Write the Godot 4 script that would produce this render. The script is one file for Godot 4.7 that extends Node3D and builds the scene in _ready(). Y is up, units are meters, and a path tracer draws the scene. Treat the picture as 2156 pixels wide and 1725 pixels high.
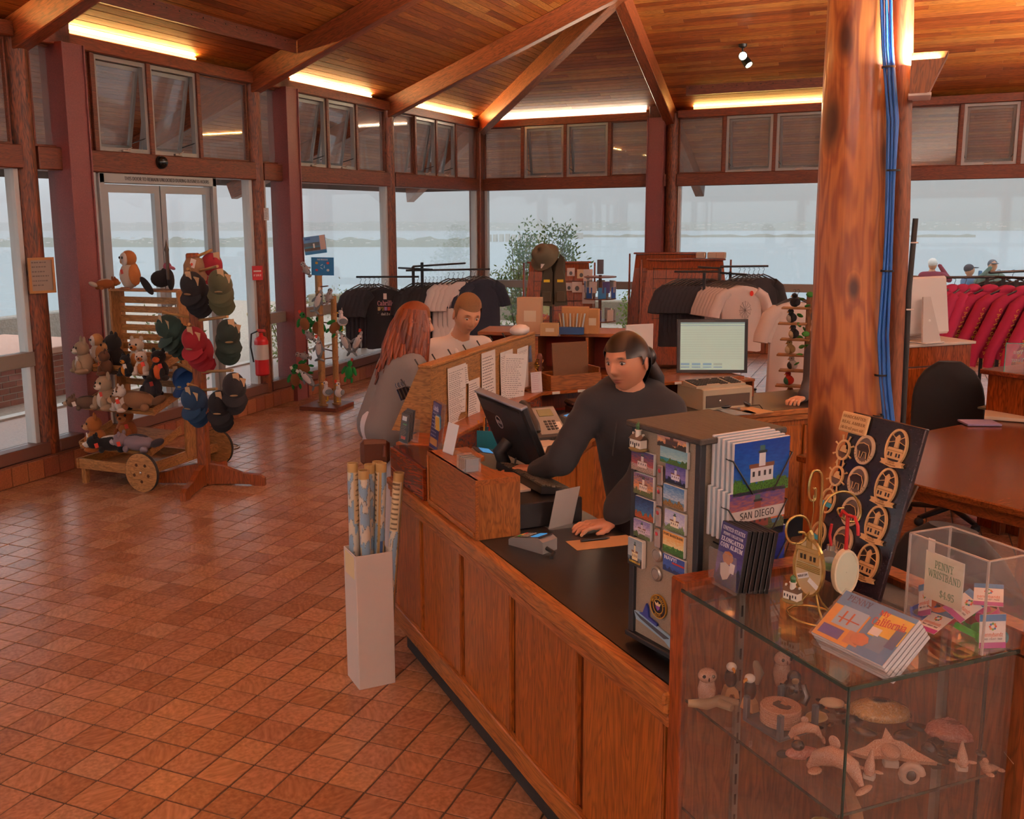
extends Node3D
# A visitor-centre gift shop: a long hipped-roof pavilion with a log pillar in its middle and an octagonal desk round it.
# x runs along the far wall, -z towards it, y is up, metres. The floor is tiled at 158 mm centres.
const TILE := 0.158
const XL := -6.3        # glass line of the left wall
const ZF := -15.25      # glass line of the far wall
const XR := 5.96
const ZB := 5.67
const EAVE := 3.565     # underside of the roof boards above the glass line
const SLOPE := 0.393
const S2 := 1.41421356
# ---- camera: focal length and principal point in pixels of the 2156 x 1725 photograph
const FOC := 2106.77
const PPX := 948.6
const PPY := 823.58
const EYE := Vector3(0, 2.028, 0)
var cam_r:=Vector3.ZERO
var cam_u:=Vector3.ZERO
var cam_f:=Vector3.ZERO
var names:={}
var mats:={}
var rng:=RandomNumberGenerator.new()
# ------------------------------------------------------------------ mesh builder
class B:
	var v := PackedVector3Array()
	var n := PackedVector3Array()
	var uv := PackedVector2Array()
	var col := PackedColorArray()
	var use_col := false
	var c := Color.WHITE
	var ix := PackedInt32Array()
	var t := Transform3D.IDENTITY
	func vert(p: Vector3, nn: Vector3, u := Vector2.ZERO) -> int:
		v.append(t * p)
		n.append((t.basis * nn).normalized())
		uv.append(u)
		if use_col:
			col.append(c)
		return v.size() - 1
	func tri(a: int, b: int, d: int) -> void:
		var g := (v[b] - v[a]).cross(v[d] - v[a])
		if g.dot(n[a] + n[b] + n[d]) > 0.0:
			ix.append(a); ix.append(d); ix.append(b)
		else:
			ix.append(a); ix.append(b); ix.append(d)
	func quad(p0: Vector3, p1: Vector3, p2: Vector3, p3: Vector3, nn: Vector3) -> void:
		var a := vert(p0, nn, Vector2(0, 1))
		var b := vert(p1, nn, Vector2(1, 1))
		var d := vert(p2, nn, Vector2(1, 0))
		var e := vert(p3, nn, Vector2(0, 0))
		tri(a, b, d)
		tri(a, d, e)
	func face(p: Array, nn: Vector3) -> void:
		var first := v.size()
		for q in p:
			vert(q, nn)
		for k in range(1, p.size() - 1):
			tri(first, first + k, first + k + 1)
	# a box, its edges chamfered by bv
	func box(m: Vector3, s: Vector3, bv := 0.0) -> B:
		var h := s * 0.5
		bv = minf(bv, minf(h.x, minf(h.y, h.z)) * 0.9)
		var i := h - Vector3(bv, bv, bv)
		for ax in 3:
			var u := (ax + 1) % 3
			var w := (ax + 2) % 3
			for sg in [-1.0, 1.0]:
				var nn := Vector3.ZERO
				nn[ax] = sg
				var q := []
				for k in [[-1, -1], [1, -1], [1, 1], [-1, 1]]:
					var p := Vector3.ZERO
					p[ax] = sg * h[ax]
					p[u] = k[0] * i[u]
					p[w] = k[1] * i[w]
					q.append(m + p)
				quad(q[0], q[1], q[2], q[3], nn)
		if bv > 0.0:
			for ax in 3:
				var u := (ax + 1) % 3
				var w := (ax + 2) % 3
				for su in [-1.0, 1.0]:
					for sw in [-1.0, 1.0]:
						var nn := Vector3.ZERO
						nn[u] = su
						nn[w] = sw
						var q := []
						for k in [[-1, 0], [1, 0], [1, 1], [-1, 1]]:
							var p := Vector3.ZERO
							p[ax] = k[0] * i[ax]
							p[u] = su * (h[u] if k[1] == 0 else i[u])
							p[w] = sw * (i[w] if k[1] == 0 else h[w])
							q.append(m + p)
						quad(q[0], q[1], q[2], q[3], nn.normalized())
			for sx in [-1.0, 1.0]:
				for sy in [-1.0, 1.0]:
					for sz in [-1.0, 1.0]:
						face([m + Vector3(sx * h.x, sy * i.y, sz * i.z), m + Vector3(sx * i.x, sy * h.y, sz * i.z), m + Vector3(sx * i.x, sy * i.y, sz * h.z)], Vector3(sx, sy, sz).normalized())
		return self
	# rings of points joined into a skin; each ring has the same count; closed round
	func skin(rings: Array, cap0 := true, cap1 := true, closed := true, flip := false) -> B:
		var nr := rings.size()
		var ns: int = rings[0].size()
		var first := v.size()
		var last := ns if closed else ns - 1
		for i in nr:
			var mid := Vector3.ZERO
			for p in rings[i]:
				mid += p
			mid /= ns
			for j in ns:
				var p: Vector3 = rings[i][j]
				var jn: int = (j + 1) % ns if closed else mini(j + 1, ns - 1)
				var jp: int = (j + ns - 1) % ns if closed else maxi(j - 1, 0)
				var du: Vector3 = rings[i][jn] - rings[i][jp]
				var i1: int = mini(i + 1, nr - 1)
				var i0: int = maxi(i - 1, 0)
				var dv: Vector3 = rings[i1][j] - rings[i0][j]
				var nn := du.cross(dv)
				if nn.length() < 1e-12:
					nn = p - mid
					if nn.length() < 1e-9:
						nn = dv
				nn = nn.normalized()
				if closed:
					if nn.dot(p - mid) < 0.0 and (p - mid).length() > 1e-7:
						nn = -nn
				elif flip:
					nn = -nn
				vert(p, nn, Vector2(float(j) / maxf(1.0, last), 1.0 - float(i) / maxf(1.0, nr - 1)))
		for i in nr - 1:
			for j in last:
				var a := first + i * ns + j
				var b := first + i * ns + (j + 1) % ns
				tri(a, b, b + ns)
				tri(a, b + ns, a + ns)
		if closed and cap0:
			cap(rings[0], rings[0][0] - rings[1][0] if nr > 1 else Vector3.UP, rings[1] if nr > 1 else rings[0])
		if closed and cap1:
			cap(rings[nr - 1], rings[nr - 1][0] - rings[nr - 2][0], rings[nr - 2])
		return self
	func cap(ring: Array, _along: Vector3, other: Array) -> void:
		var m := Vector3.ZERO
		var o := Vector3.ZERO
		for p in ring:
			m += p
		for p in other:
			o += p
		m /= ring.size()
		o /= other.size()
		var nn := Vector3.ZERO
		for k in ring.size():
			nn += (ring[k] - m).cross(ring[(k + 1) % ring.size()] - m)
		if nn.length() < 1e-12:
			return
		nn = nn.normalized()
		if nn.dot(m - o) < 0.0:
			nn = -nn
		var first := v.size()
		vert(m, nn)
		for p in ring:
			vert(p, nn)
		for k in ring.size():
			tri(first, first + 1 + k, first + 1 + (k + 1) % ring.size())
	# a tube through points; r is a number or an array
	func tube(pts: Array, r, sides := 8, caps := true) -> B:
		var rings := []
		var up := Vector3.UP
		var prev_x := Vector3.ZERO
		for i in pts.size():
			var d: Vector3 = (pts[mini(i + 1, pts.size() - 1)] - pts[maxi(i - 1, 0)]).normalized()
			if prev_x == Vector3.ZERO:
				up = Vector3.UP if absf(d.y) < 0.95 else Vector3.RIGHT
				prev_x = d.cross(up).normalized()
			else:
				prev_x = (prev_x - d * prev_x.dot(d)).normalized()
			var y := d.cross(prev_x)
			var rr: float = r[i] if r is Array else r
			var ring := []
			for k in sides:
				var a := TAU * k / sides
				ring.append(pts[i] + (prev_x * cos(a) + y * sin(a)) * rr)
			rings.append(ring)
		return skin(rings, caps, caps)
	func rod(a: Vector3, b: Vector3, r: float, sides := 8, r2 := -1.0) -> B:
		return tube([a, b], [r, r if r2 < 0.0 else r2], sides)
	# profile of (radius, height) turned round the y axis
	func lathe(prof: Array, sides := 20, at := Vector3.ZERO) -> B:
		var rings := []
		for q in prof:
			var ring := []
			for k in sides:
				var a := TAU * k / sides
				ring.append(at + Vector3(cos(a) * q.x, q.y, sin(a) * q.x))
			rings.append(ring)
		return skin(rings)
	# a lathe whose corners stay sharp: each band has its own normals
	func turned(prof: Array, sides := 20, at := Vector3.ZERO) -> B:
		for i in prof.size() - 1:
			var rings := []
			for q in [prof[i], prof[i + 1]]:
				var ring := []
				for k in sides:
					var a := TAU * k / sides
					ring.append(at + Vector3(cos(a) * q.x, q.y, sin(a) * q.x))
				rings.append(ring)
			var d: Vector2 = prof[i + 1] - prof[i]
			var first := v.size()
			for i2 in 2:
				for k in sides:
					var a := TAU * k / sides
					vert(rings[i2][k], Vector3(cos(a) * d.y, -d.x, sin(a) * d.y).normalized() if d.length() > 0 else Vector3.UP)
			for k in sides:
				var a0 := first + k
				var a1 := first + (k + 1) % sides
				tri(a0, a1, a1 + sides)
				tri(a0, a1 + sides, a0 + sides)
		return self
	func ell(m: Vector3, r: Vector3, bs := Basis.IDENTITY, seg := 14, rows := 9) -> B:
		var first := v.size()
		for i in rows + 1:
			var la := PI * i / rows
			for j in seg:
				var lo := TAU * j / seg
				var d := Vector3(sin(la) * cos(lo), cos(la), sin(la) * sin(lo))
				vert(m + bs * (d * r), bs * (d / r), Vector2(float(j) / seg, float(i) / rows))
		for i in rows:
			for j in seg:
				var a := first + i * seg + j
				var b := first + i * seg + (j + 1) % seg
				if i > 0:
					tri(a, b, b + seg)
				if i < rows - 1:
					tri(a, b + seg, a + seg)
		return self
	# a flat outline in x,y made d thick along z (z from z0 to z0 + d)
	func prism(poly, d: float, z0 := 0.0, holes := []) -> B:
		var pl := PackedVector2Array(poly)
		var tris := Geometry2D.triangulate_polygon(pl)
		for sd in [[z0 + d, 1.0], [z0, -1.0]]:
			var first := v.size()
			for q in pl:
				vert(Vector3(q.x, q.y, sd[0]), Vector3(0, 0, sd[1]), q)
			for k in range(0, tris.size(), 3):
				tri(first + tris[k], first + tris[k + 1], first + tris[k + 2])
		rim(pl, d, z0, false)
		return self
	func rim(pl: PackedVector2Array, d: float, z0: float, inward: bool) -> void:
		var area := 0.0
		for k in pl.size():
			var q := pl[(k + 1) % pl.size()]
			area += pl[k].x * q.y - q.x * pl[k].y
		var sg := 1.0 if area > 0.0 else -1.0
		if inward:
			sg = -sg
		for k in pl.size():
			var a := pl[k]
			var b := pl[(k + 1) % pl.size()]
			var e := b - a
			if e.length() < 1e-7:
				continue
			quad(Vector3(a.x, a.y, z0), Vector3(b.x, b.y, z0), Vector3(b.x, b.y, z0 + d), Vector3(a.x, a.y, z0 + d), Vector3(e.y, -e.x, 0).normalized() * sg)
	# a ring-shaped plate: outer and inner outlines with the same number of points
	func frame(outer, inner, d: float, z0 := 0.0) -> B:
		var m: int = outer.size()
		for sd in [[z0 + d, 1.0], [z0, -1.0]]:
			for k in m:
				var a: Vector2 = outer[k]
				var b: Vector2 = outer[(k + 1) % m]
				var e: Vector2 = inner[(k + 1) % m]
				var f: Vector2 = inner[k]
				quad(Vector3(a.x, a.y, sd[0]), Vector3(b.x, b.y, sd[0]), Vector3(e.x, e.y, sd[0]), Vector3(f.x, f.y, sd[0]), Vector3(0, 0, sd[1]))
		rim(PackedVector2Array(outer), d, z0, false)
		rim(PackedVector2Array(inner), d, z0, true)
		return self
	# grid of points (rows of equal length), drawn as one smooth sheet
	func sheet(rows: Array, flip := false) -> B:
		return skin(rows, false, false, false, flip)
	func mesh() -> ArrayMesh:
		var a := []
		a.resize(Mesh.ARRAY_MAX)
		a[Mesh.ARRAY_VERTEX] = v
		a[Mesh.ARRAY_NORMAL] = n
		a[Mesh.ARRAY_TEX_UV] = uv
		if use_col:
			a[Mesh.ARRAY_COLOR] = col
		a[Mesh.ARRAY_INDEX] = ix
		var m := ArrayMesh.new()
		m.add_surface_from_arrays(Mesh.PRIMITIVE_TRIANGLES, a)
		return m
# ------------------------------------------------------------------ nodes
func numbered(called: String) -> String:
	if not names.has(called):
		names[called] = 0
		return called
	names[called] += 1
	return "%s_%03d" % [called,names[called]]
func tag(o: Node,label:="",category:="",group:="",kind:="") -> Node:
	for p in [["label",label],["category",category],["group",group],["kind",kind]]:
		if p[1] != "":
			o.set_meta(p[0],p[1])
	return o
func thing(called: String,label: String,category: String,at:=Vector3.ZERO,turn:=0.0,group:="") -> Node3D:
	var o:=Node3D.new()
	o.name = numbered(called)
	add_child(o)
	o.position = at
	o.rotation.y = turn
	tag(o,label,category,group)
	return o
func structure(called: String) -> Node3D:
	var o:=Node3D.new()
	o.name = numbered(called)
	add_child(o)
	tag(o,"","","","structure")
	return o
# one mesh as a part of parent; under the root it is a thing of its own and gets a number if its name is taken
func put(called: String,shape,m: Material,parent: Node = null,xf:=Transform3D.IDENTITY) -> MeshInstance3D:
	var o:=MeshInstance3D.new()
	o.mesh = shape.mesh() if shape is B else shape
	o.material_override = m
	o.name = numbered(called) if parent == null else called
	(self if parent == null else parent).add_child(o,true)
	o.transform = xf
	return o
func copy(o: Node3D,at: Vector3,turn:=0.0,label:="",group:="") -> Node3D:
	var c: Node3D = o.duplicate()
	c.name = numbered(String(o.name).rstrip("0123456789").trim_suffix("_"))
	add_child(c)
	c.position = at
	c.rotation.y = turn
	if label != "":
		c.set_meta("label",label)
	if group != "":
		c.set_meta("group",group)
	return c
# a straight timber from a to b: local x runs along it, so the grain does too
func along(a: Vector3,b: Vector3,up:=Vector3.UP) -> Transform3D:
	var x:=(b-a).normalized()
	var z:=x.cross(up).normalized()
	return Transform3D(Basis(x,z.cross(x).normalized(),z),(a+b)*0.5)
func timber(called: String,a: Vector3,b: Vector3,w: float,h: float,m: Material,parent: Node,up:=Vector3.UP,bv:=0.008) -> MeshInstance3D:
	return put(called,N().box(Vector3.ZERO,V((b-a).length(),h,w),bv),m,parent,along(a,b,up))
func xf(p: Vector3,rx:=0.0,ry:=0.0,rz:=0.0) -> Transform3D:
	return Transform3D(Basis.from_euler(V(deg_to_rad(rx),deg_to_rad(ry),deg_to_rad(rz))),p)
# ------------------------------------------------------------------ pixels of the photograph to places
func ray(x: float,y: float) -> Vector3:
	return (cam_f+cam_r*(x-PPX)/FOC-cam_u*(y-PPY)/FOC).normalized()
func on_plane(x: float,y: float,p: Vector3,nn: Vector3) -> Vector3:
	var d:=ray(x,y)
	return EYE+d*((p-EYE).dot(nn)/d.dot(nn))
func at_h(x: float,y: float,h:=0.0) -> Vector3:
	return on_plane(x,y,V(0,h,0),Vector3.UP)
func at_z(x: float,y: float,z: float) -> Vector3:
	return on_plane(x,y,V(0,0,z),Vector3.BACK)
func at_x(x: float,y: float,xx: float) -> Vector3:
	return on_plane(x,y,V(xx,0,0),Vector3.RIGHT)
# the frame of the diagonal counter: s along it towards the camera, d inwards from its face
func desk(s: float,d: float,h: float) -> Vector3:
	return V((S2*s+S2*d+1.89)*0.5,h,(S2*s-S2*d-1.89)*0.5)
func at_d(x: float,y: float,d: float) -> Vector3:
	return on_plane(x,y,desk(0,d,0),V(1,0,-1).normalized())
func at_s(x: float,y: float,s: float) -> Vector3:
	return on_plane(x,y,desk(s,0,0),V(1,0,1).normalized())
func pixel(p: Vector3) -> Vector2:
	var d:=p-EYE
	var z:=d.dot(cam_f)
	return P(PPX+FOC*d.dot(cam_r)/z,PPY-FOC*d.dot(cam_u)/z) if z > 0.05 else P(-9999,-9999)
func in_frame(p: Vector3,margin:=30.0) -> bool:
	var q:=pixel(p)
	return q.x > -margin and q.x < 2156+margin and q.y > -margin and q.y < 1725+margin
# ------------------------------------------------------------------ materials
func mat(hex: String,rough:=0.7,metal:=0.0,opt:={}) -> StandardMaterial3D:
	var key:="%s|%s|%s|%s" % [hex,rough,metal,opt]
	if mats.has(key):
		return mats[key]
	var m:=StandardMaterial3D.new()
	m.albedo_color = Color(hex)
	m.roughness = rough
	m.metallic = metal
	for k in opt:
		match k:
			"tex":
				m.albedo_texture = opt[k]
			"tri":
				m.uv1_triplanar = true
				m.uv1_scale = opt[k]
			"world":
				m.uv1_world_triplanar = true
			"off":
				m.uv1_offset = opt[k]
			"bump":
				m.heightmap_enabled = true
				m.heightmap_texture = opt[k][0]
				m.heightmap_scale = opt[k][1]
			"sheen":
				m.rim_enabled = true
				m.rim = opt[k]
				m.rim_tint = 0.5
			"coat":
				m.clearcoat_enabled = true
				m.clearcoat = opt[k]
				m.clearcoat_roughness = 0.12
			"alpha":
				m.transparency = BaseMaterial3D.TRANSPARENCY_ALPHA
				m.albedo_color.a = opt[k]
			"sss":
				m.subsurf_scatter_enabled = true
				m.subsurf_scatter_strength = opt[k]
			"glow":
				m.emission_enabled = true
				m.emission = Color(opt[k][0])
				m.emission_energy_multiplier = opt[k][1]
			"back":
				m.backlight_enabled = true
				m.backlight = Color(opt[k])
			"vc":
				m.vertex_color_use_as_albedo = true
			"spec":
				m.metallic_specular = opt[k]
			"glass":
				m.transparency = BaseMaterial3D.TRANSPARENCY_ALPHA
				m.refraction_enabled = true
				m.refraction_scale = 0.05
				m.albedo_color.a = opt[k]
	mats[key] = m
	return m
var tx:={}
func picture(w: int,h: int,f: Callable) -> ImageTexture:
	var d:=PackedByteArray()
	d.resize(w*h*3)
	var k:=0
	for y in h:
		for x in w:
			var c: Color = f.call(x,y)
			d[k] = clampi(int(c.r*255.0),0,255)
			d[k+1] = clampi(int(c.g*255.0),0,255)
			d[k+2] = clampi(int(c.b*255.0),0,255)
			k += 3
	return ImageTexture.create_from_image(Image.create_from_data(w,h,false,Image.FORMAT_RGB8,d))
func noise(freq: float,sd:=1,oct:=3) -> FastNoiseLite:
	var n:=FastNoiseLite.new()
	n.seed = sd
	n.frequency = freq
	n.fractal_octaves = oct
	n.noise_type = FastNoiseLite.TYPE_SIMPLEX_SMOOTH
	return n
# wood: greys round 1 that tint a timber's own colour; grain runs along u when flat is true, else along v
func wood_tex(sd: int,w: int,h: int,contrast: float,lines: float,flat: bool) -> ImageTexture:
	var n1:=noise(1.0,sd,3)
	var n2:=noise(1.0,sd+7,2)
	return picture(w,h,func(x: int,y: int):
		var a:=float(x)/w
		var g:=float(y)/h
		if not flat:
			var k:=a
			a = g
			g = k
		# a runs with the grain, g across it
		var ca:=TAU*a
		var cg:=TAU*g
		var warp:=n1.get_noise_3d(cos(ca)*0.6+cos(cg)*0.8,sin(ca)*0.6,sin(cg)*0.8)
		var ring:=0.5+0.5*sin(TAU*(g*lines+warp*3.0))
		ring = pow(ring,2.2)
		var fine:=n2.get_noise_3d(cos(ca)*1.4,sin(ca)*1.4+cos(cg)*24.0,sin(cg)*24.0)
		var broad:=n1.get_noise_3d(cos(ca)*1.0+9.0,sin(ca)*1.0+cos(cg)*2.2,sin(cg)*2.2)
		var q:=0.86-contrast*ring*0.55+fine*contrast*0.45+broad*contrast*0.5
		return Color(q,q*(0.97+0.03*q),q*(0.93+0.07*q)))
func grey_noise(sd: int,w: int,fr: float,lo: float,hi: float) -> ImageTexture:
	var n1:=noise(1.0,sd,4)
	return picture(w,w,func(x: int,y: int):
		var ca:=TAU*x/w
		var cb:=TAU*y/w
		var q: float = n1.get_noise_3d(cos(ca)*fr+cos(cb)*fr*0.7,sin(ca)*fr+11.0,sin(cb)*fr)
		q = lerpf(lo,hi,clampf(0.5+q*0.8,0.0,1.0))
		return Color(q,q,q))
func lamp(l: Light3D,hex: String,energy: float,at: Vector3,size:=0.05) -> Light3D:
	l.light_color = Color(hex)
	l.light_energy = energy
	l.light_size = size
	l.shadow_enabled = true
	if l is OmniLight3D:
		l.omni_range = 40.0
		l.omni_attenuation = 2.0
	if l is SpotLight3D:
		l.spot_range = 40.0
		l.spot_attenuation = 2.0
	l.position = at
	return l
func V(x: float, y: float, z: float) -> Vector3:
	return Vector3(x, y, z)
func P(x: float, y: float) -> Vector2:
	return Vector2(x, y)
func N() -> B:
	return B.new()
func _ready() -> void:
	rng.seed = 20240
	set_camera()
	set_sky()
	set_textures()
	build_floor()
	build_roof()
	build_walls()
	build_lamps()
	build_outside()
	build_pillar()
	build_counter()
	furnish()
func set_camera() -> void:
	var pitch:=0.1717
	var roll:=-0.0128
	var yaw:=0.4226
	var r0:=V(cos(yaw),0,-sin(yaw))
	var u0:=V(-sin(pitch)*sin(yaw),cos(pitch),-sin(pitch)*cos(yaw))
	cam_f = V(-cos(pitch)*sin(yaw),-sin(pitch),-cos(pitch)*cos(yaw))
	cam_r = r0*cos(roll)+u0*sin(roll)
	cam_u = -r0*sin(roll)+u0*cos(roll)
	var cam:=Camera3D.new()
	cam.name = "camera"
	cam.near = 0.05
	cam.far = 40000.0
	cam.projection = Camera3D.PROJECTION_FRUSTUM
	cam.size = 0.05*1725.0/FOC
	cam.frustum_offset = P(1078.0-PPX,PPY-862.5)/FOC*0.05
	cam.transform = Transform3D(Basis(cam_r,cam_u,-cam_f),EYE)
	add_child(cam)
	cam.current = true
func set_sky() -> void:
	var sky := ProceduralSkyMaterial.new()      # an even, bright overcast over a hazy bay
	sky.sky_top_color = Color("#f2f5f8")
	sky.sky_horizon_color = Color("#c3d4d9")
	sky.sky_curve = 0.12
	sky.sky_energy_multiplier = 1.0
	sky.ground_horizon_color = Color("#b4c6cd")
	sky.ground_bottom_color = Color("#7d8a8e")
	sky.ground_curve = 0.1
	sky.ground_energy_multiplier = 1.0
	var e:=Environment.new()
	e.background_mode = Environment.BG_SKY
	e.sky = Sky.new()
	e.sky.sky_material = sky
	e.background_energy_multiplier = 1.4
	e.tonemap_mode = Environment.TONE_MAPPER_LINEAR
	e.tonemap_exposure = 1.2
	e.volumetric_fog_enabled = true
	e.volumetric_fog_density = 0.0
	e.sdfgi_enabled = true
	e.ssao_enabled = true
	e.ssil_enabled = true
	var w:=WorldEnvironment.new()
	w.name = "environment"
	w.environment = e
	add_child(w)
func set_textures() -> void:
	tx.wx = wood_tex(3, 512, 256, 0.30, 5.0, true)       # grain along u
	tx.wy = wood_tex(5, 256, 512, 0.30, 5.0, false)      # grain along v
	tx.bold = wood_tex(11, 256, 512, 0.75, 4.0, false)   # bold flat-sawn fir
	tx.oak = wood_tex(17,256,512,0.26,9.0,false)
	tx.oakx = wood_tex(19,512,256,0.26,9.0,true)
	tx.fine = grey_noise(23,256,9.0,0.82,1.0)
	tx.rough = grey_noise(29,256,4.0,0.8,1.0)
	tx.fleck = grey_noise(31,256,26.0,0.4,1.0)
	tx.cloth = picture(64,64,func(x: int,y: int):
		var q:=0.82+0.1*sin(TAU*x/4.0)*sin(TAU*y/4.0)+(0.08 if (x*7+y*13) % 5 == 0 else 0.0)
		return Color(q,q,q))
# timber in its own axes: "x" grain along local x, "y" along local y
func wood(hex: String,way:="x",rough:=0.45,off:=0.0,bold:=false) -> StandardMaterial3D:
	if way == "x":
		return mat(hex,rough,0.0,{"tex": tx.wx,"tri": V(0.7,3.2,3.2),"off": V(off,off*1.7,off*2.3)})
	return mat(hex,rough,0.0,{"tex": tx.bold if bold else tx.wy,"tri": V(3.2,0.7,3.2),"off": V(off*1.7,off,off*2.3)})
func oak(hex: String,way:="x",rough:=0.4,off:=0.0) -> StandardMaterial3D:
	if way == "x":
		return mat(hex,rough,0.0,{"tex": tx.oakx,"tri": V(1.2,4.0,4.0),"off": V(off,off*1.7,off*2.3)})
	return mat(hex,rough,0.0,{"tex": tx.oak,"tri": V(4.0,1.2,4.0),"off": V(off*1.7,off,off*2.3)})
# ------------------------------------------------------------------ floor
func build_floor() -> void:
	var f:=structure("floor")
	put("bed",N().box(V((XL+XR)/2,-0.104,(ZF+ZB)/2),V(XR-XL+0.5,0.2,ZB-ZF+0.5)),mat("#5a4c40",0.9,0.0,{"tex": tx.rough,"tri": V(2,2,2)}),f)
	var g:=0.1512
	var shape:=N().box(V(0,-0.006,0),V(g,0.012,g),0.0018).mesh()
	var tones:=["#bd8a68","#c3906e","#b4815e","#c6946c","#b88566","#c08c66","#ae7b58","#c49674"]
	var skins:=[]
	for h in tones:
		skins.append(mat(h,0.27,0.0,{"tex": tx.rough,"tri": V(1.7,1.7,1.7),"world": true,"bump": [tx.fine,0.018]}))
	var seen:=[]
	var rest:=[]
	for i in range(int(floor((XL-0.1)/TILE)),int(ceil(XR/TILE))+1):
		for k in range(int(floor(-ZB/TILE))-1,int(ceil(-ZF/TILE))+1):
			var p:=V(TILE*(i-0.4277+0.5),0,-TILE*(k+0.15+0.5))
			if p.x < XL+0.02 or p.x > XR-0.05 or p.z < ZF+0.02 or p.z > ZB-0.05:
				continue
			if p.z-p.x > -1.9 and in_frame(p,20) and not (p.x < -1.9 and p.x > -2.2 and p.z < -3.5 and p.z > -3.75):
				seen.append([(p-EYE).length(),p])
			else:
				rest.append(p)
	seen.sort_custom(func(a,b): return a[0] < b[0])
	for k in seen.size():
		if k < 300:
			var o:=put("tile",shape,skins[rng.randi() % skins.size()],f,Transform3D(Basis.IDENTITY.rotated(Vector3.UP,(rng.randi() % 4)*PI/2),seen[k][1]+V(0,rng.randf_range(-0.0006,0.0006),0)))
			o.name = "tile" if k == 0 else "tile_%03d" % k
		else:
			rest.append(seen[k][1])
	var mm:=MultiMesh.new()
	mm.transform_format = MultiMesh.TRANSFORM_3D
	mm.use_colors = true
	mm.mesh = shape
	mm.instance_count = rest.size()
	for k in rest.size():
		mm.set_instance_transform(k,Transform3D(Basis.IDENTITY,rest[k]))
		mm.set_instance_color(k,Color(tones[rng.randi() % tones.size()]).srgb_to_linear())
	var o:=MultiMeshInstance3D.new()
	o.name = "tiling"
	o.multimesh = mm
	o.material_override = mat("#ffffff",0.27,0.0,{"tex": tx.rough,"tri": V(1.7,1.7,1.7),"world": true,"vc": true,"bump": [tx.fine,0.018]})
	o.set_meta("kind","stuff")
	f.add_child(o)
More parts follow.
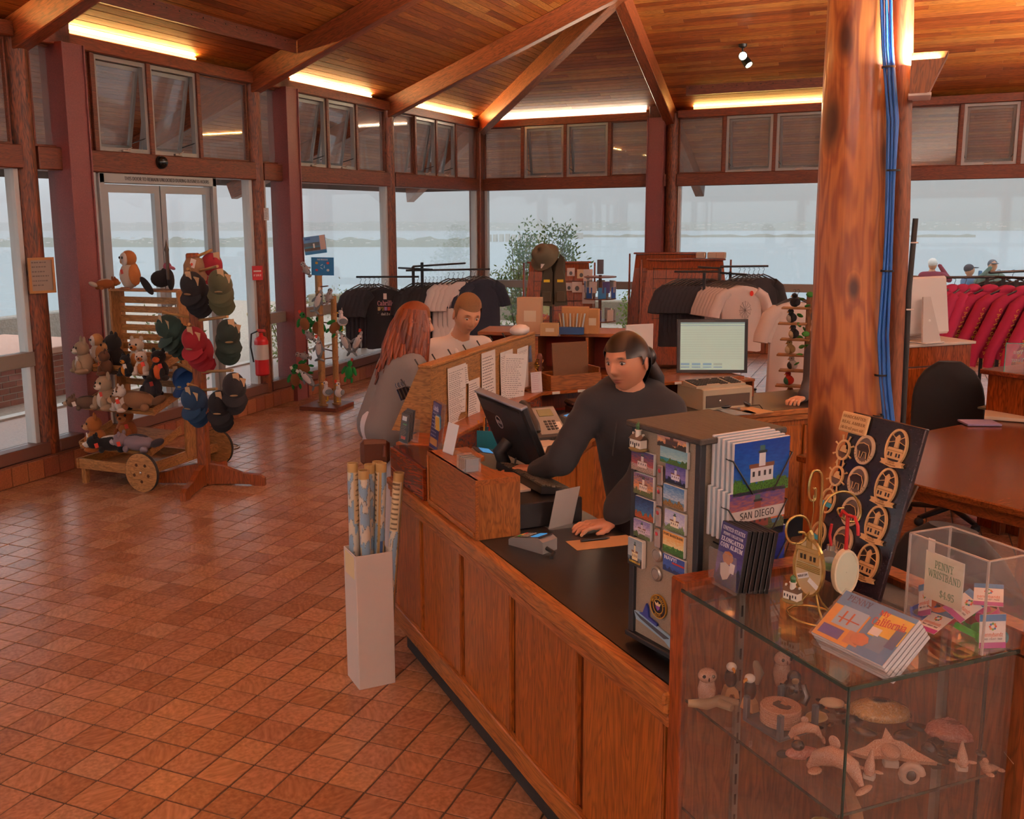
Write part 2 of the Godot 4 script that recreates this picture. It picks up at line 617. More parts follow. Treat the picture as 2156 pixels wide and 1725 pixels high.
# ------------------------------------------------------------------ roof
func roof_y(x: float,z: float) -> float:
	var d:=minf(minf(x-XL,XR-x),minf(z-ZF,ZB-z))
	return EAVE+SLOPE*d
func build_roof() -> void:
	var c:=structure("ceiling")
	var xm:=(XL+XR)/2
	var ov:=2.7
	var half:=(XR-XL)/2
	var zr0:=ZF+half
	var zr1:=ZB-half
	var th:=0.022
	# the deck above the boards, one slab for each slope
	var dark:=mat("#2a1509",0.9)
	var e0:=EAVE-SLOPE*ov
	var rt:=roof_y(xm,zr0+0.01)
	var cor:=[V(XL-ov,e0,ZF-ov),V(XR+ov,e0,ZF-ov),V(XR+ov,e0,ZB+ov),V(XL-ov,e0,ZB+ov)]
	var r0:=V(xm,rt,zr0)
	var r1:=V(xm,rt,zr1)
	for q in [[cor[0],cor[1],r0,r0],[cor[1],cor[2],r1,r0],[cor[2],cor[3],r1,r1],[cor[3],cor[0],r0,r1]]:
		var b:=N()
		var nn: Vector3 = (q[1]-q[0]).cross(q[2]-q[0]).normalized()
		if nn.y < 0:
			nn = -nn
		var lo:=[]
		var hi:=[]
		for p in q:
			lo.append(p+V(0,th,0))
			hi.append(p+V(0,th+0.16,0))
		b.face([lo[0],lo[1],lo[2],lo[3]] if q[2] != q[3] else [lo[0],lo[1],lo[2]],-nn)
		b.face([hi[0],hi[1],hi[2],hi[3]] if q[2] != q[3] else [hi[0],hi[1],hi[2]],nn)
		var out: Vector3 = V(nn.x,0,nn.z).normalized()
		b.quad(lo[0],lo[1],hi[1],hi[0],out)
		put("roof_deck",b,dark,c)
	# narrow tongued boards, laid along each slope
	var tones:=["#a9531d","#b4601f","#9c4a19","#bf6d28","#a14e1c","#c47834","#8f4216","#b8662a"]
	var pitch:=0.086
	var cs:=1.0/sqrt(1.0+SLOPE*SLOPE)
	var pieces := []     # each: place, basis, length
	var soffit:=[]
	for side in 2:
		for row in range(-31,76):
			var d := (row + 0.5) * pitch * cs         # inwards from the glass line, measured level
			if d > half-0.02:
				break
			var y:=EAVE+SLOPE*d+0.011
			var lo:=d
			var hi:=(ZB-ZF)-d if side == 0 else (XR-XL)-d
			if side == 1:
				hi = minf(hi,9.6)
			if side == 0:
				hi = minf(hi,14.8)
			var at:=lo-rng.randf()*1.5
			while at < hi:
				var ln:=rng.randf_range(1.1,3.0)
				var a:=maxf(at,lo)
				var b:=minf(at+ln,hi)
				at += ln
				if b-a < 0.05:
					continue
				var m:=(a+b)/2
				var p:=V(XL+d,y,ZF+m) if side == 0 else V(XL+m,y,ZF+d)
				var bs: Basis
				if side == 0:
					bs = Basis(Vector3.BACK,V(-SLOPE,1,0).normalized(),V(1,SLOPE,0).normalized()*-1.0)
				else:
					bs = Basis(Vector3.RIGHT,V(0,1,-SLOPE).normalized(),V(0,SLOPE,1).normalized())
				var e:=[p,bs,b-a-0.002]
				if row < 0:
					soffit.append(e)
				else:
					pieces.append(e)
	var shown:=[]
	var rest:=[]
	for e in pieces:
		if in_frame(e[0],0) and e[0].z < -4.0:
			shown.append(e)
		else:
			rest.append(e)
	shown.sort_custom(func(a,b): return a[2]/(a[0]-EYE).length() > b[2]/(b[0]-EYE).length())
	var unit:=N().box(Vector3.ZERO,V(1,0.02,pitch-0.006),0.0).mesh()
	var skins:=[]
	for k in tones.size():
		skins.append(wood(tones[k],"x",0.5,k*0.31))
	for k in shown.size():
		var e = shown[k]
		if k >= 300:
			rest.append(e)
			continue
		var o:=put("plank",unit,skins[rng.randi() % skins.size()],c,Transform3D(e[1].scaled_local(V(e[2],1,1)),e[0]))
		o.name = "plank" if k == 0 else "plank_%03d" % k
	for set in [["boarding",rest],["soffit_boarding",soffit]]:
		var mm:=MultiMesh.new()
		mm.transform_format = MultiMesh.TRANSFORM_3D
		mm.use_colors = true
		mm.mesh = unit
		mm.instance_count = set[1].size()
		for k in set[1].size():
			var e = set[1][k]
			mm.set_instance_transform(k,Transform3D(e[1].scaled_local(V(e[2],1,1)),e[0]))
			mm.set_instance_color(k,Color(tones[rng.randi() % tones.size()]).srgb_to_linear())
		var o:=MultiMeshInstance3D.new()
		o.name = set[0]
		o.multimesh = mm
		o.material_override = mat("#ffffff",0.5,0.0,{"tex": tx.wx,"tri": V(0.7,3.2,3.2),"vc": true})
		o.set_meta("kind","stuff")
		c.add_child(o)
	# rafters, hips and the ridge: their tops lie on the boards
	var dp:=0.235
	var wd:=0.15
	var fir:=wood("#a04f26","x",0.45)
	var fir2:=wood("#94451f","x",0.45,0.4)
	var drop:=V(0,-dp*0.5*sqrt(1+SLOPE*SLOPE)+0.0,0)
	for z in [-12.1,-9.05,-5.96,-2.9,0.15,3.2]:
		var top:=minf(half,minf(z-ZF,ZB-z))
		timber("rafter",V(XL-ov+0.15,EAVE-SLOPE*(ov-0.15),z)+drop,V(XL+top,EAVE+SLOPE*top,z)+drop,wd,dp,fir,c)
		timber("rafter",V(XR+ov-0.15,EAVE-SLOPE*(ov-0.15),z)+drop,V(XR-top,EAVE+SLOPE*top,z)+drop,wd,dp,fir2,c)
	for x in [-3.24,-0.17,2.9]:
		var top:=minf(half,minf(x-XL,XR-x))
		timber("rafter",V(x,EAVE-SLOPE*(ov-0.15),ZF-ov+0.15)+drop,V(x,EAVE+SLOPE*top,ZF+top)+drop,wd,dp,fir2 if x < -3 else fir,c)
		timber("rafter",V(x,EAVE-SLOPE*(ov-0.15),ZB+ov-0.15)+drop,V(x,EAVE+SLOPE*top,ZB-top)+drop,wd,dp,fir,c)
	for q in [[cor[0],r0],[cor[1],r0],[cor[2],r1],[cor[3],r1]]:
		timber("hip_rafter",q[0]+drop*1.0+(q[1]-q[0]).normalized()*0.3,q[1]+drop,wd,dp+0.03,wood("#a9582c","x",0.45,0.8),c)
	timber("ridge_beam",r0+drop,r1+drop,0.2,0.3,fir,c)
	# flat valance strips screwed under the boards beside two of the coves
	for q in [[V(XL+0.62,0,-6.15),V(XL+0.62,0,-8.95)],[V(-2.9,0,ZF+0.62),V(-0.4,0,ZF+0.62)]]:
		var a: Vector3 = q[0]
		var b: Vector3 = q[1]
		a.y = roof_y(a.x,a.z)-0.07
		b.y = roof_y(b.x,b.z)-0.07
		var s:=timber("valance",a,b,0.016,0.13,wood("#7b3a22","x",0.5,0.2),c,Vector3.UP,0.002)
		for k in 16:
			put("screw",N().lathe([P(0.0,0.004),P(0.007,0.002),P(0.008,0.0)],6),mat("#2a1a12",0.5,0.4),s,Transform3D(Basis(Vector3.RIGHT,Vector3.BACK,Vector3.DOWN),V(-1.2+k*0.16,0.03,0.009)))
# ------------------------------------------------------------------ walls
var win_no:=0
func build_walls() -> void:
	var walls:={}
	for nm in ["wall_left","wall_far","wall_right","wall_back"]:
		walls[nm] = structure(nm)
	var zs:=[3.2,0.15,-2.9,-5.96,-9.05,-12.1,-15.2]
	var zl:=[ZB]+zs
	for k in zl.size()-1:
		bay(walls.wall_left,V(XL,0,zl[k]),V(XL,0,zl[k+1]),"door" if k == 4 else "glass",k >= 3)
		bay(walls.wall_right,V(XR,0,zl[k+1]),V(XR,0,zl[k]),"glass",false)
	var xs:=[XL,-3.2,-0.14,2.9,XR]
	for k in 4:
		bay(walls.wall_far,V(xs[k],0,ZF),V(xs[k+1],0,ZF),"glass",k < 3)
		bay(walls.wall_back,V(xs[4-k],0,ZB),V(xs[3-k],0,ZB),"glass",false)
	# posts: round fir poles at the glass line, square at the corner
	for z in zs:
		post(walls.wall_left,V(XL-0.02,0,z),z < -15)
		post(walls.wall_right,V(XR+0.02,0,z),false)
	for x in [-3.2,-0.14,2.9]:
		post(walls.wall_far,V(x,0,ZF-0.02),false)
		post(walls.wall_back,V(x,0,ZB+0.02),false)
	# oxide-red steel columns, channel shaped, with a timber block above each
	for q in [[walls.wall_left,V(XL+0.03,0,-6.4),0.0],[walls.wall_left,V(XL+0.03,0,-9.58),0.0],[walls.wall_far,V(-3.42,0,ZF+0.06),-90.0],[walls.wall_left,V(XL+0.03,0,-3.3),0.0]]:
		var red:=mat("#8a4a48",0.42,0.0,{"tex": tx.fine,"tri": V(2,2,2)})
		var b:=N()
		b.box(V(0,1.72,0.118),V(0.25,3.44,0.014),0.003)
		b.box(V(0,1.72,-0.118),V(0.25,3.44,0.014),0.003)
		b.box(V(0.03,1.72,0),V(0.16,3.44,0.222),0.003)
		var s:=put("steel_column",b,red,q[0],xf(q[1],0,q[2],0))
		put("head_block",N().box(V(0,3.6,0.03),V(0.1,0.34,0.16),0.005),wood("#6d3019","y",0.5),s)
func post(wall: Node3D,p: Vector3,square: bool) -> void:
	if square:
		put("post",N().box(V(0,1.72,0),V(0.2,3.44,0.2),0.01),wood("#8a4522","y",0.45,0.5),wall,Transform3D(Basis.IDENTITY,p))
	else:
		put("post",N().turned([P(0,0),P(0.1,0),P(0.097,3.5),P(0,3.5)],24),wood("#8d4824","y",0.5,p.z*0.13+p.x*0.07,true),wall,Transform3D(Basis.IDENTITY,p))
# one structural bay between two posts; in its own axes x runs from a to b and z points into the room
func bay(wall: Node3D,a: Vector3,b: Vector3,kind: String,fine: bool) -> void:
	var xa:=(b-a).normalized()
	var f:=Transform3D(Basis(xa,Vector3.UP,xa.cross(Vector3.UP)),a)
	var L:=(b-a).length()
	var M:=L/2
	var fir:=wood("#8f4520","x",0.45,a.x+a.z)
	var dk:=wood("#7d3c1e","x",0.5,a.x-a.z)
	var alu:=mat("#9a9c9c",0.4,0.55)
	var lite:=mat("#cfd2d0",0.5,0.2)
	var glass:=mat("#dfe8ea",0.02,0.0,{"alpha": 0.05})
	var dusty_haze:=mat("#dde3e6",0.02,0.0,{"alpha": 0.16})  # whitish tint stands for dirt and for reflected light hazing the panes
	var kerb:=mat("#7a4a34",0.8,0.0,{"tex": tx.rough,"tri": V(3,3,3)})
	put("kerb",N().box(V(M,0.085,-0.01),V(L,0.17,0.2)),kerb,wall,f)
	if fine:
		var n:=int(L/0.16)
		var shape:=N().box(Vector3.ZERO,V(L/n-0.007,0.15,0.014),0.002).mesh()
		for k in n:
			var o:=put("kerb_tile",shape,mat(["#a5613c","#9d5936","#ae6a42","#96543a"][rng.randi() % 4],0.45,0.0,{"tex": tx.rough,"tri": V(3,3,3)}),wall,f*Transform3D(Basis.IDENTITY,V((k+0.5)*L/n,0.082,0.096)))
	put("sill",N().box(V(M,0.225,0.0),V(L-0.1,0.1,0.16),0.006),mat("#6a463a",0.5),wall,f)
	put("top_beam",N().box(V(M,3.475,0.0),V(L-0.16,0.11,0.16),0.006),fir,wall,f)
	put("light_stop",N().box(V(M,3.52,-0.09),V(L-0.02,0.16,0.02)),dk,wall,f)  # board added behind the beam so the tube light cannot leak outside
	put("transom_beam",N().box(V(M,2.534,0.0),V(L-0.16,0.181,0.14),0.008),dk,wall,f)
	# the clerestory: fixed lights at the ends, two top-hung vents between
	var cuts:=[0.1,0.755,1.45,2.15,L-0.1]
	for k in [1,2,3]:
		put("mullion",N().box(V(cuts[k],3.022,0.0),V(0.05,0.8,0.09),0.003),dk,wall,f)
	for k in 4:
		win_no += 1
		var x0: float = cuts[k]+(0.025 if k > 0 else 0.0)
		var x1: float = cuts[k+1]-0.025
		var w:=structure("window_%d" % win_no)
		w.transform = f*Transform3D(Basis.IDENTITY,V((x0+x1)/2,3.022,0))
		var ww:=x1-x0
		var hh:=0.79
		if k == 0 or k == 3:
			put("pane",N().box(V(0,0,-0.02),V(ww,hh,0.006)),dusty_haze,w)
			put("frame",rect_frame(ww,hh,0.016,0.03),dk,w)
		else:
			put("frame",rect_frame(ww,hh,0.036,0.05),alu,w)
			var sash:=Node3D.new()
			sash.name = "sash"
			w.add_child(sash)
			sash.transform = Transform3D(Basis(Vector3.RIGHT,deg_to_rad(11.0)),V(0,hh/2-0.04,-0.03))
			put("sash_frame",rect_frame(ww-0.075,hh-0.07,0.034,0.026),alu,sash,xf(V(0,-(hh-0.07)/2,0)))
			put("pane",N().box(V(0,-(hh-0.07)/2,0),V(ww-0.14,hh-0.14,0.005)),dusty_haze,sash)
			if fine:
				for s in [-1,1]:
					put("stay",N().rod(V(s*(ww/2-0.03),-hh/2+0.14,0.02),V(s*(ww/2-0.05),-hh/2+0.1,-0.13),0.006,6),mat("#4a4644",0.5,0.5),w)
				put("crank",N().box(V(0,-hh/2+0.012,0.035),V(0.1,0.02,0.03),0.004).rod(V(0.0,-hh/2+0.02,0.05),V(0.05,-hh/2+0.045,0.06),0.005,6),mat("#b5aca0",0.5,0.5),w)
	win_no += 1
	if kind == "glass":
		var w:=structure("window_%d" % win_no)
		w.transform = f
		put("pane",N().box(V(M,1.732,-0.02),V(L-0.2,1.424,0.008)),glass,w)
		put("pane",N().box(V(M,0.59,-0.02),V(L-0.2,0.62,0.008)),glass,w)
		put("mid_rail",N().box(V(M,0.96,-0.01),V(L-0.2,0.115,0.1),0.004),mat("#8d857c",0.5,0.2),w)
		for s in [0.12,L-0.12]:
			put("jamb",N().box(V(s,1.36,-0.03),V(0.045,2.17,0.1),0.003),lite,w)
	else:
		build_door(f,L)
func rect_frame(w: float,h: float,bar: float,d: float) -> B:
	var o:=[P(-w/2,-h/2),P(w/2,-h/2),P(w/2,h/2),P(-w/2,h/2)]
	var i:=[P(-w/2+bar,-h/2+bar),P(w/2-bar,-h/2+bar),P(w/2-bar,h/2-bar),P(-w/2+bar,h/2-bar)]
	return B.new().frame(o, i, d, -d / 2)
func build_door(f: Transform3D,L: float) -> void:
	var alu:=mat("#a9adae",0.38,0.6)
	var glass:=mat("#dfe8ea",0.02,0.0,{"alpha": 0.05})
	var w:=structure("window_%d" % win_no)
	w.transform = f
	# side lights, then the frame and a pair of leaves
	for q in [[0.12,0.72],[2.33,L-0.12]]:
		put("pane",N().box(V((q[0]+q[1])/2,1.36,-0.02),V(q[1]-q[0],2.16,0.008)),glass,w)
	put("jamb",N().box(V(L-0.13,1.36,-0.03),V(0.05,2.17,0.1),0.003),mat("#cfd2d0",0.5,0.2),w)
	put("jamb",N().box(V(0.7,1.36,-0.02),V(0.05,2.17,0.1),0.003),mat("#cfd2d0",0.5,0.2),w)
	var d:=structure("door_1")
	d.transform = f
	put("door_frame",N().box(V(0.755,1.22,0),V(0.06,2.44,0.12),0.004).box(V(2.3,1.22,0),V(0.06,2.44,0.12),0.004).box(V(1.527,2.4,0),V(1.6,0.085,0.12),0.004),alu,d)
	for q in [[0.79,1.52],[1.535,2.265]]:
		var m: float = (q[0]+q[1])/2
		var ww: float = q[1]-q[0]
		put("door_leaf",rect_frame(ww,2.32,0.07,0.045),alu,d,xf(V(m,1.19,0)))
		put("pane",N().box(V(m,1.19,0),V(ww-0.12,2.2,0.008)),glass,d)
	for x in [1.47,1.6]:
		put("pull_handle",N().tube([V(x,0.95,0.025),V(x,0.95,0.07),V(x,1.25,0.07),V(x,1.25,0.025)],0.011,8),mat("#8e9294",0.3,0.9),d)
	text("lettering","THIS DOOR TO REMAIN UNLOCKED DURING BUSINESS HOURS",0.042,mat("#26282a",0.6),d,xf(V(1.62,2.4,0.062)))
# raised or printed lettering, w or h fixes its size; centred
func text(called: String,words: String,h: float,m: Material,parent: Node,at: Transform3D,font:="Droid Sans",bold:=false,width:=0.0,depth:=0.0012) -> MeshInstance3D:
	var t:=TextMesh.new()
	var f:=SystemFont.new()
	f.font_names = PackedStringArray([font])
	if bold:
		f.font_weight = 700
	t.font = f
	t.text = words
	t.font_size = 32
	t.pixel_size = h/32.0
	t.depth = depth
	t.curve_step = 4.0
	t.horizontal_alignment = HORIZONTAL_ALIGNMENT_CENTER
	t.vertical_alignment = VERTICAL_ALIGNMENT_CENTER
	var o:=MeshInstance3D.new()
	o.name = called
	o.mesh = t
	o.material_override = m
	parent.add_child(o,true)
	if width > 0.0:
		var s:=t.get_aabb().size.x
		at = at*Transform3D(Basis.from_scale(V(width/maxf(s,0.001),1,1)),Vector3.ZERO)
	o.transform = at
	return o
# ------------------------------------------------------------------ lamps of the room, and unseen fill lamps added to it
func build_lamps() -> void:
	# fluorescent tubes lying on the wall beams, washing the boards
	var coves:=[]
	for q in [[-6.1,-8.1,"#ffd27a"],[-9.75,-11.6,"#ffd890"],[-12.5,-14.9,"#ffd68a"],[-3.1,-5.6,"#ffd27a"]]:
		coves.append([V(XL+0.03,3.552,q[0]),V(XL+0.03,3.552,q[1]),V(0.35,1,0).normalized(),q[2],"left"])
	for q in [[-6.0,-3.6,"#fff0cf"],[-2.9,-0.5,"#ffcf70"]]:
		coves.append([V(q[0],3.552,ZF+0.03),V(q[1],3.552,ZF+0.03),V(0,1,0.35).normalized(),q[2],"far"])
	var k:=0
	for q in coves:
		var a: Vector3 = q[0]
		var b: Vector3 = q[1]
		k += 1
		var t:=thing("cove_light","slim fluorescent tube lying on the timber beam above the %s windows" % (["door side","second bay","corner bay","near bay","far corner","far middle"][k-1]),"light",(a+b)/2)
		put("tube",N().rod(a-t.position,b-t.position,0.013,10),mat("#ffffff",0.5,0.0,{"glow": [q[3],3.0]}),t)
		put("batten",N().rod(a-t.position+V(0,-0.018,0),b-t.position+V(0,-0.018,0),0.008,6),mat("#d8d8d4",0.5),t)
		var l:=AreaLight3D.new()
		l.name = "tube_glow"
		t.add_child(l)
		lamp(l,q[3],6.0,V(0,0.016,0))
		var xx:=(b-a).normalized()
		var nn: Vector3 = q[2]
		l.area_size = P((b-a).length(),0.026)
		l.basis = Basis(xx,-nn.cross(xx),-nn)
# two adjustable spot heads on one ceiling rose
func twin_spot(p: Vector3,nn: Vector3,aims: Array,energy: float,label: String) -> void:
	var t:=thing("twin_spotlight",label,"light",p)
	var black:=mat("#1c1815",0.45,0.5)
	var up:=nn
	var side:=up.cross(Vector3.BACK).normalized() if absf(up.z) < 0.9 else Vector3.RIGHT
	put("ceiling_rose",N().turned([P(0,0.0),P(0.055,0.0),P(0.05,-0.035),P(0.02,-0.05),P(0,-0.05)],16),black,t)
	put("stem",N().rod(V(0,-0.045,0),V(0,-0.13,0),0.011,8),black,t)
	for k in 2:
		var aim: Vector3 = aims[k].normalized()
		var root:=V(0,-0.13,0)+side*(0.03 if k == 0 else -0.03)*0.5
		var bs:=along(Vector3.ZERO,-aim,Vector3.UP if absf(aim.y) < 0.95 else Vector3.RIGHT).basis
		var q:=Transform3D(Basis(bs.z,bs.x,bs.y.cross(bs.x).cross(bs.x) if false else bs.x.cross(bs.z)*-1.0).orthonormalized(),root)
		# local y runs back from the beam
		var yb:=-aim
		var xb:=yb.cross(Vector3.UP if absf(yb.y) < 0.95 else Vector3.RIGHT).normalized()
		q = Transform3D(Basis(xb,yb,xb.cross(yb)),root+aim*0.03)
		var head:=put("spot_head",N().turned([P(0.0,0.0),P(0.03,0.0),P(0.05,-0.05),P(0.056,-0.16),P(0.05,-0.16),P(0.046,-0.13),P(0.0,-0.13)],18),black,t,q)
		put("spot_lens_light",N().turned([P(0,-0.134),P(0.045,-0.134),P(0.045,-0.14),P(0,-0.14)],18),mat("#fff4dc",0.4,0.0,{"glow": ["#ffe9c4",3.0 if energy > 0 else 0.0]}),head)
		var l:=SpotLight3D.new()
		l.name = "spot_beam"
		t.add_child(l)
		lamp(l,"#fffaf2",energy,root+aim*0.175,0.045)
		l.spot_angle = 62.0
		l.spot_angle_attenuation = 0.5
		l.basis = Basis(xb,xb.cross(aim)*-1.0,-aim).orthonormalized()
		l.look_at_from_position(t.position+l.position,t.position+l.position+aim,Vector3.UP if absf(aim.y) < 0.95 else Vector3.RIGHT)
# a timber uplighter: a tapering box on a post, open above
func sconce(p: Vector3,turn: float,label: String,energy: float,tilt:=Vector3.UP) -> void:
	var t:=thing("uplight_sconce",label,"light",p,turn)
	var face:=wood("#a8642c","y",0.45,0.3)
	# tapering side boards, a front, a floor; local z points away from the post
	put("side_panel",N().prism([P(0,0),P(0.1,0),P(0.2,0.24),P(0,0.24)],0.012,-0.006),face,t,Transform3D(Basis(Vector3.BACK,Vector3.UP,Vector3.LEFT),V(-0.15,0,0)))
	put("side_panel",N().prism([P(0,0),P(0.1,0),P(0.2,0.24),P(0,0.24)],0.012,-0.006),face,t,Transform3D(Basis(Vector3.BACK,Vector3.UP,Vector3.LEFT),V(0.15,0,0)))
	put("front_panel",N().box(Vector3.ZERO,V(0.3,0.26,0.012),0.002),face,t,Transform3D(Basis(Vector3.RIGHT,atan2(0.1,0.24)),V(0,0.12,0.152)))
	put("floor_panel",N().box(V(0,0.006,0.05),V(0.29,0.012,0.1)),mat("#d9d4c8",0.5),t)
	put("edge_trim",N().box(V(0,-0.006,0.06),V(0.31,0.018,0.13),0.003),mat("#e2dfd6",0.5),t)
	put("lamp_tube",N().rod(V(-0.12,0.1,0.08),V(0.12,0.1,0.08),0.02,10),mat("#fff2d8",0.5,0.0,{"glow": ["#ffe2b0",3.0]}),t)
	var l:=AreaLight3D.new()
	l.name = "uplight"
	t.add_child(l)
	lamp(l,"#fff3e2",energy,V(0,0.2,0.08))
	l.area_size = P(0.24,0.1)
	l.basis = Basis(Vector3.RIGHT,-tilt.cross(Vector3.RIGHT),-tilt).orthonormalized()
func build_spots() -> void:
	var nf:=V(0,1,-SLOPE).normalized()
	var p:=on_plane(1564,92,V(0,EAVE,ZF),nf)
	twin_spot(p+V(0,-0.005,0),nf,[(EYE+V(-0.9,-0.6,-2.0)-p),V(0.7,-0.9,0.35)],9.0,"black twin spotlight on the boarded ceiling above the white shirts")
	var k:=0
	for q in [[-3.0,-3.6],[-2.2,-6.6],[2.4,-6.0],[3.2,-2.6],[-0.6,-1.6],[-3.6,-0.4],[-0.9,2.4],[3.0,2.0],[2.6,-9.4]]:  # fill spots added out of view to brighten the interior
		k += 1
		var y:=roof_y(q[0],q[1])
		twin_spot(V(q[0],y-0.03,q[1]),Vector3.UP,[V(-0.5,-1,0.2),V(0.45,-1,-0.35)],200.0,"black twin spotlight added out of view on the roof boards as room fill, fixture %s of the row over the desk" % ["one","two","three","four","five","six","seven","eight","nine"][k-1])
	k = 0
	for q in [[XR-0.1,-12.1],[XR-0.1,-9.05],[XR-0.1,-5.96],[XR-0.1,-2.9],[XR-0.1,0.15]]:  # unseen uplighters added along the right wall to light the ceiling
		k += 1
		sconce(V(q[0],3.0,q[1]),-PI/2,"timber box uplighter added out of view as ceiling fill on a right-hand wall post, %s along" % ["first","second","third","fourth","fifth"][k-1],520.0,V(0,0.75,0.66).normalized())
	for x in [-3.2,-0.14,2.9]:  # more unseen uplighters, added behind the camera as ceiling fill
		k += 1
		sconce(V(x,3.0,ZB-0.1),PI,"timber box uplighter added out of view as ceiling fill on a post of the back wall, at %s" % ["the left","the middle","the right"][k-6],520.0,V(0,0.75,0.66).normalized())
# ------------------------------------------------------------------ what lies outside
# a far shore or range of hills: its foot stands on the bay (or at a set distance), its top follows the outline seen
func far_land(called: String,foot_y,outline: Array,hex: String,deep:=0.12) -> Node3D:
	var o:=structure(called)
	var front:=[]
	var back:=[]
	for q in outline:
		var fy: float = foot_y if not foot_y is Callable else foot_y.call(q[0])
		var p:=at_h(q[0],fy,-120.0)
		var r:=P(p.x,p.z).length()
		var d:=ray(q[0],q[1])
		var top:=EYE.y+d.y/P(d.x,d.z).length()*r
		var lean:=1.0+deep*0.7
		top = EYE.y+(top-EYE.y)*lean
		front.append([p+V(0,-6,0),V(p.x*lean,top,p.z*lean)])
		back.append([V(p.x*(1+deep),top,p.z*(1+deep)),V(p.x*(1+deep),-126,p.z*(1+deep))])
	var rows:=[]
	for k in outline.size():
		rows.append([front[k][0],front[k][1],back[k][0],back[k][1]])
	var b:=N()
	for k in outline.size()-1:
		for j in 3:
			var a: Vector3 = rows[k][j]
			var nn: Vector3 = (rows[k+1][j]-a).cross(rows[k][j+1]-a).normalized()
			if j == 1 and nn.y < 0 or j == 0 and nn.dot(a) > 0 or j == 2 and nn.dot(a) < 0:
				nn = -nn
			b.quad(a,rows[k+1][j],rows[k+1][j+1],rows[k][j+1],nn)
	put("slopes",b,mat(hex,0.95,0.0,{"tex": tx.fine,"tri": V(0.002,0.004,0.002)}),o)
	return o
func jag(x0: float,x1: float,y: float,amp: float,step: float,sd: int) -> Array:
	var n:=noise(0.02,sd,4)
	var out:=[]
	var x:=x0
	while x <= x1:
		out.append([x,y+n.get_noise_1d(x)*amp])
		x += step
	return out
func build_outside() -> void:
	build_spots()
	var hz := FogVolume.new()          # sea haze lying over the bay
	hz.name = "bay_haze"
	hz.size = V(44000,700,26000)
	hz.position = V(-3000,229,-13300)
	var fm:=FogMaterial.new()
	fm.density = 0.0001
	fm.albedo = Color("#fafcff")
	hz.material = fm
	hz.set_meta("kind","stuff")
	add_child(hz)
	var sea:=structure("bay_water")
	put("water",N().box(V(-3000,-121,-12000),V(42000,2,26000)),mat("#9db3bb",0.5,0.0,{"tex": tx.fine,"tri": V(0.004,0.004,0.004)}),sea)
	far_land("mountains",472.0,[[-300,446],[0,450],[200,447],[420,451],[640,450],[760,446],[860,438],[940,430],[1000,436],[1100,447],[1180,446],[1252,441],[1330,446],[1420,436],[1488,427],[1548,420],[1593,415],[1650,409],[1697,416],[1760,417],[1830,420],[1900,424],[2000,421],[2100,428],[2300,430]],"#8c9080",0.3)
	var c:=far_land("city_shore",486.0,jag(-300,2400,468,5,22,4),"#8f9484",0.05)
	speckle(c,486.0,469,484,420,51)
	far_land("sand_spit",500.0,jag(1130,2060,494.5,4,7,9),"#8a8a74",0.01)
	var isl:=far_land("naval_island",521.0,jag(-300,1010,503,9,9,14),"#7f8672",0.08)
	speckle(isl,521.0,500,512,160,52)
	# towers on the near shore
	var tw:=structure("shore_towers")
	for k in 9:
		var x:=1030.0+k*13.0
		var p:=at_h(x,509,-120)
		var s:=P(p.x,p.z).length()/FOC
		put("tower",N().box(p+V(0,7.0*s,0),V(8*s,(15+(k*5) % 4)*s,8*s)),mat("#b9b4a6",0.9),tw)
	var p2:=at_h(1217,503,-120)
	var s2:=P(p2.x,p2.z).length()/FOC
	put("tower",N().box(p2+V(0,6*s2,0),V(18*s2,12*s2,12*s2)),mat("#b4aea0",0.9),tw)
	# paving round the building, the brick planter beside the door, low garden walls
	var g:=structure("terrace")
	var pave:=mat("#c3b6a6",0.8,0.0,{"tex": tx.rough,"tri": V(0.8,0.8,0.8)})
	put("paving",N().box(V(-0.2,-0.35,-4.8),V(38,0.26,37.5)),pave,g)
	put("walk",N().box(V(-7.45,-0.13,-4.8),V(2.1,0.24,26)),mat("#b98e78",0.35,0.0,{"tex": tx.rough,"tri": V(2,2,2)}),g)
	put("walk_edge",N().box(V(-8.55,-0.12,-4.8),V(0.14,0.26,26)),mat("#dcd8d0",0.7),g)
	var bw:=structure("brick_planter")
	var brick_m:=[]
	for h in ["#a5604c","#b06a55","#985444","#a9665a"]:
		brick_m.append(mat(h,0.85,0.0,{"tex": tx.rough,"tri": V(5,5,5)}))
	put("mortar",N().box(V(-10.2,0.06,-8.0),V(0.36,0.6,5.0)),mat("#c4b2a4",0.9),bw)
	var bs:=N().box(Vector3.ZERO,V(0.012,0.066,0.205),0.002).mesh()
	for r in 8:
		for k in 16:
			put("brick",bs,brick_m[rng.randi() % 4],bw,Transform3D(Basis.IDENTITY,V(-10.015,-0.18+r*0.078,-9.9+k*0.217+(r % 2)*0.108)))
	put("coping",N().box(V(-10.9,0.4,-8.0),V(1.9,0.08,5.1),0.01),mat("#c99f8d",0.8),bw)
	put("rear_wall",N().box(V(-12.6,0.1,-8.6),V(0.3,1.0,9.0),0.02),mat("#aca79d",0.9,0.0,{"tex": tx.rough,"tri": V(1,1,1)}),g)
	put("low_wall",N().box(V(0,0.0,-20.8),V(26,0.5,0.4),0.02),mat("#c9b79c",0.9,0.0,{"tex": tx.fleck,"tri": V(1,1,1)}),g)
	build_shrubs()
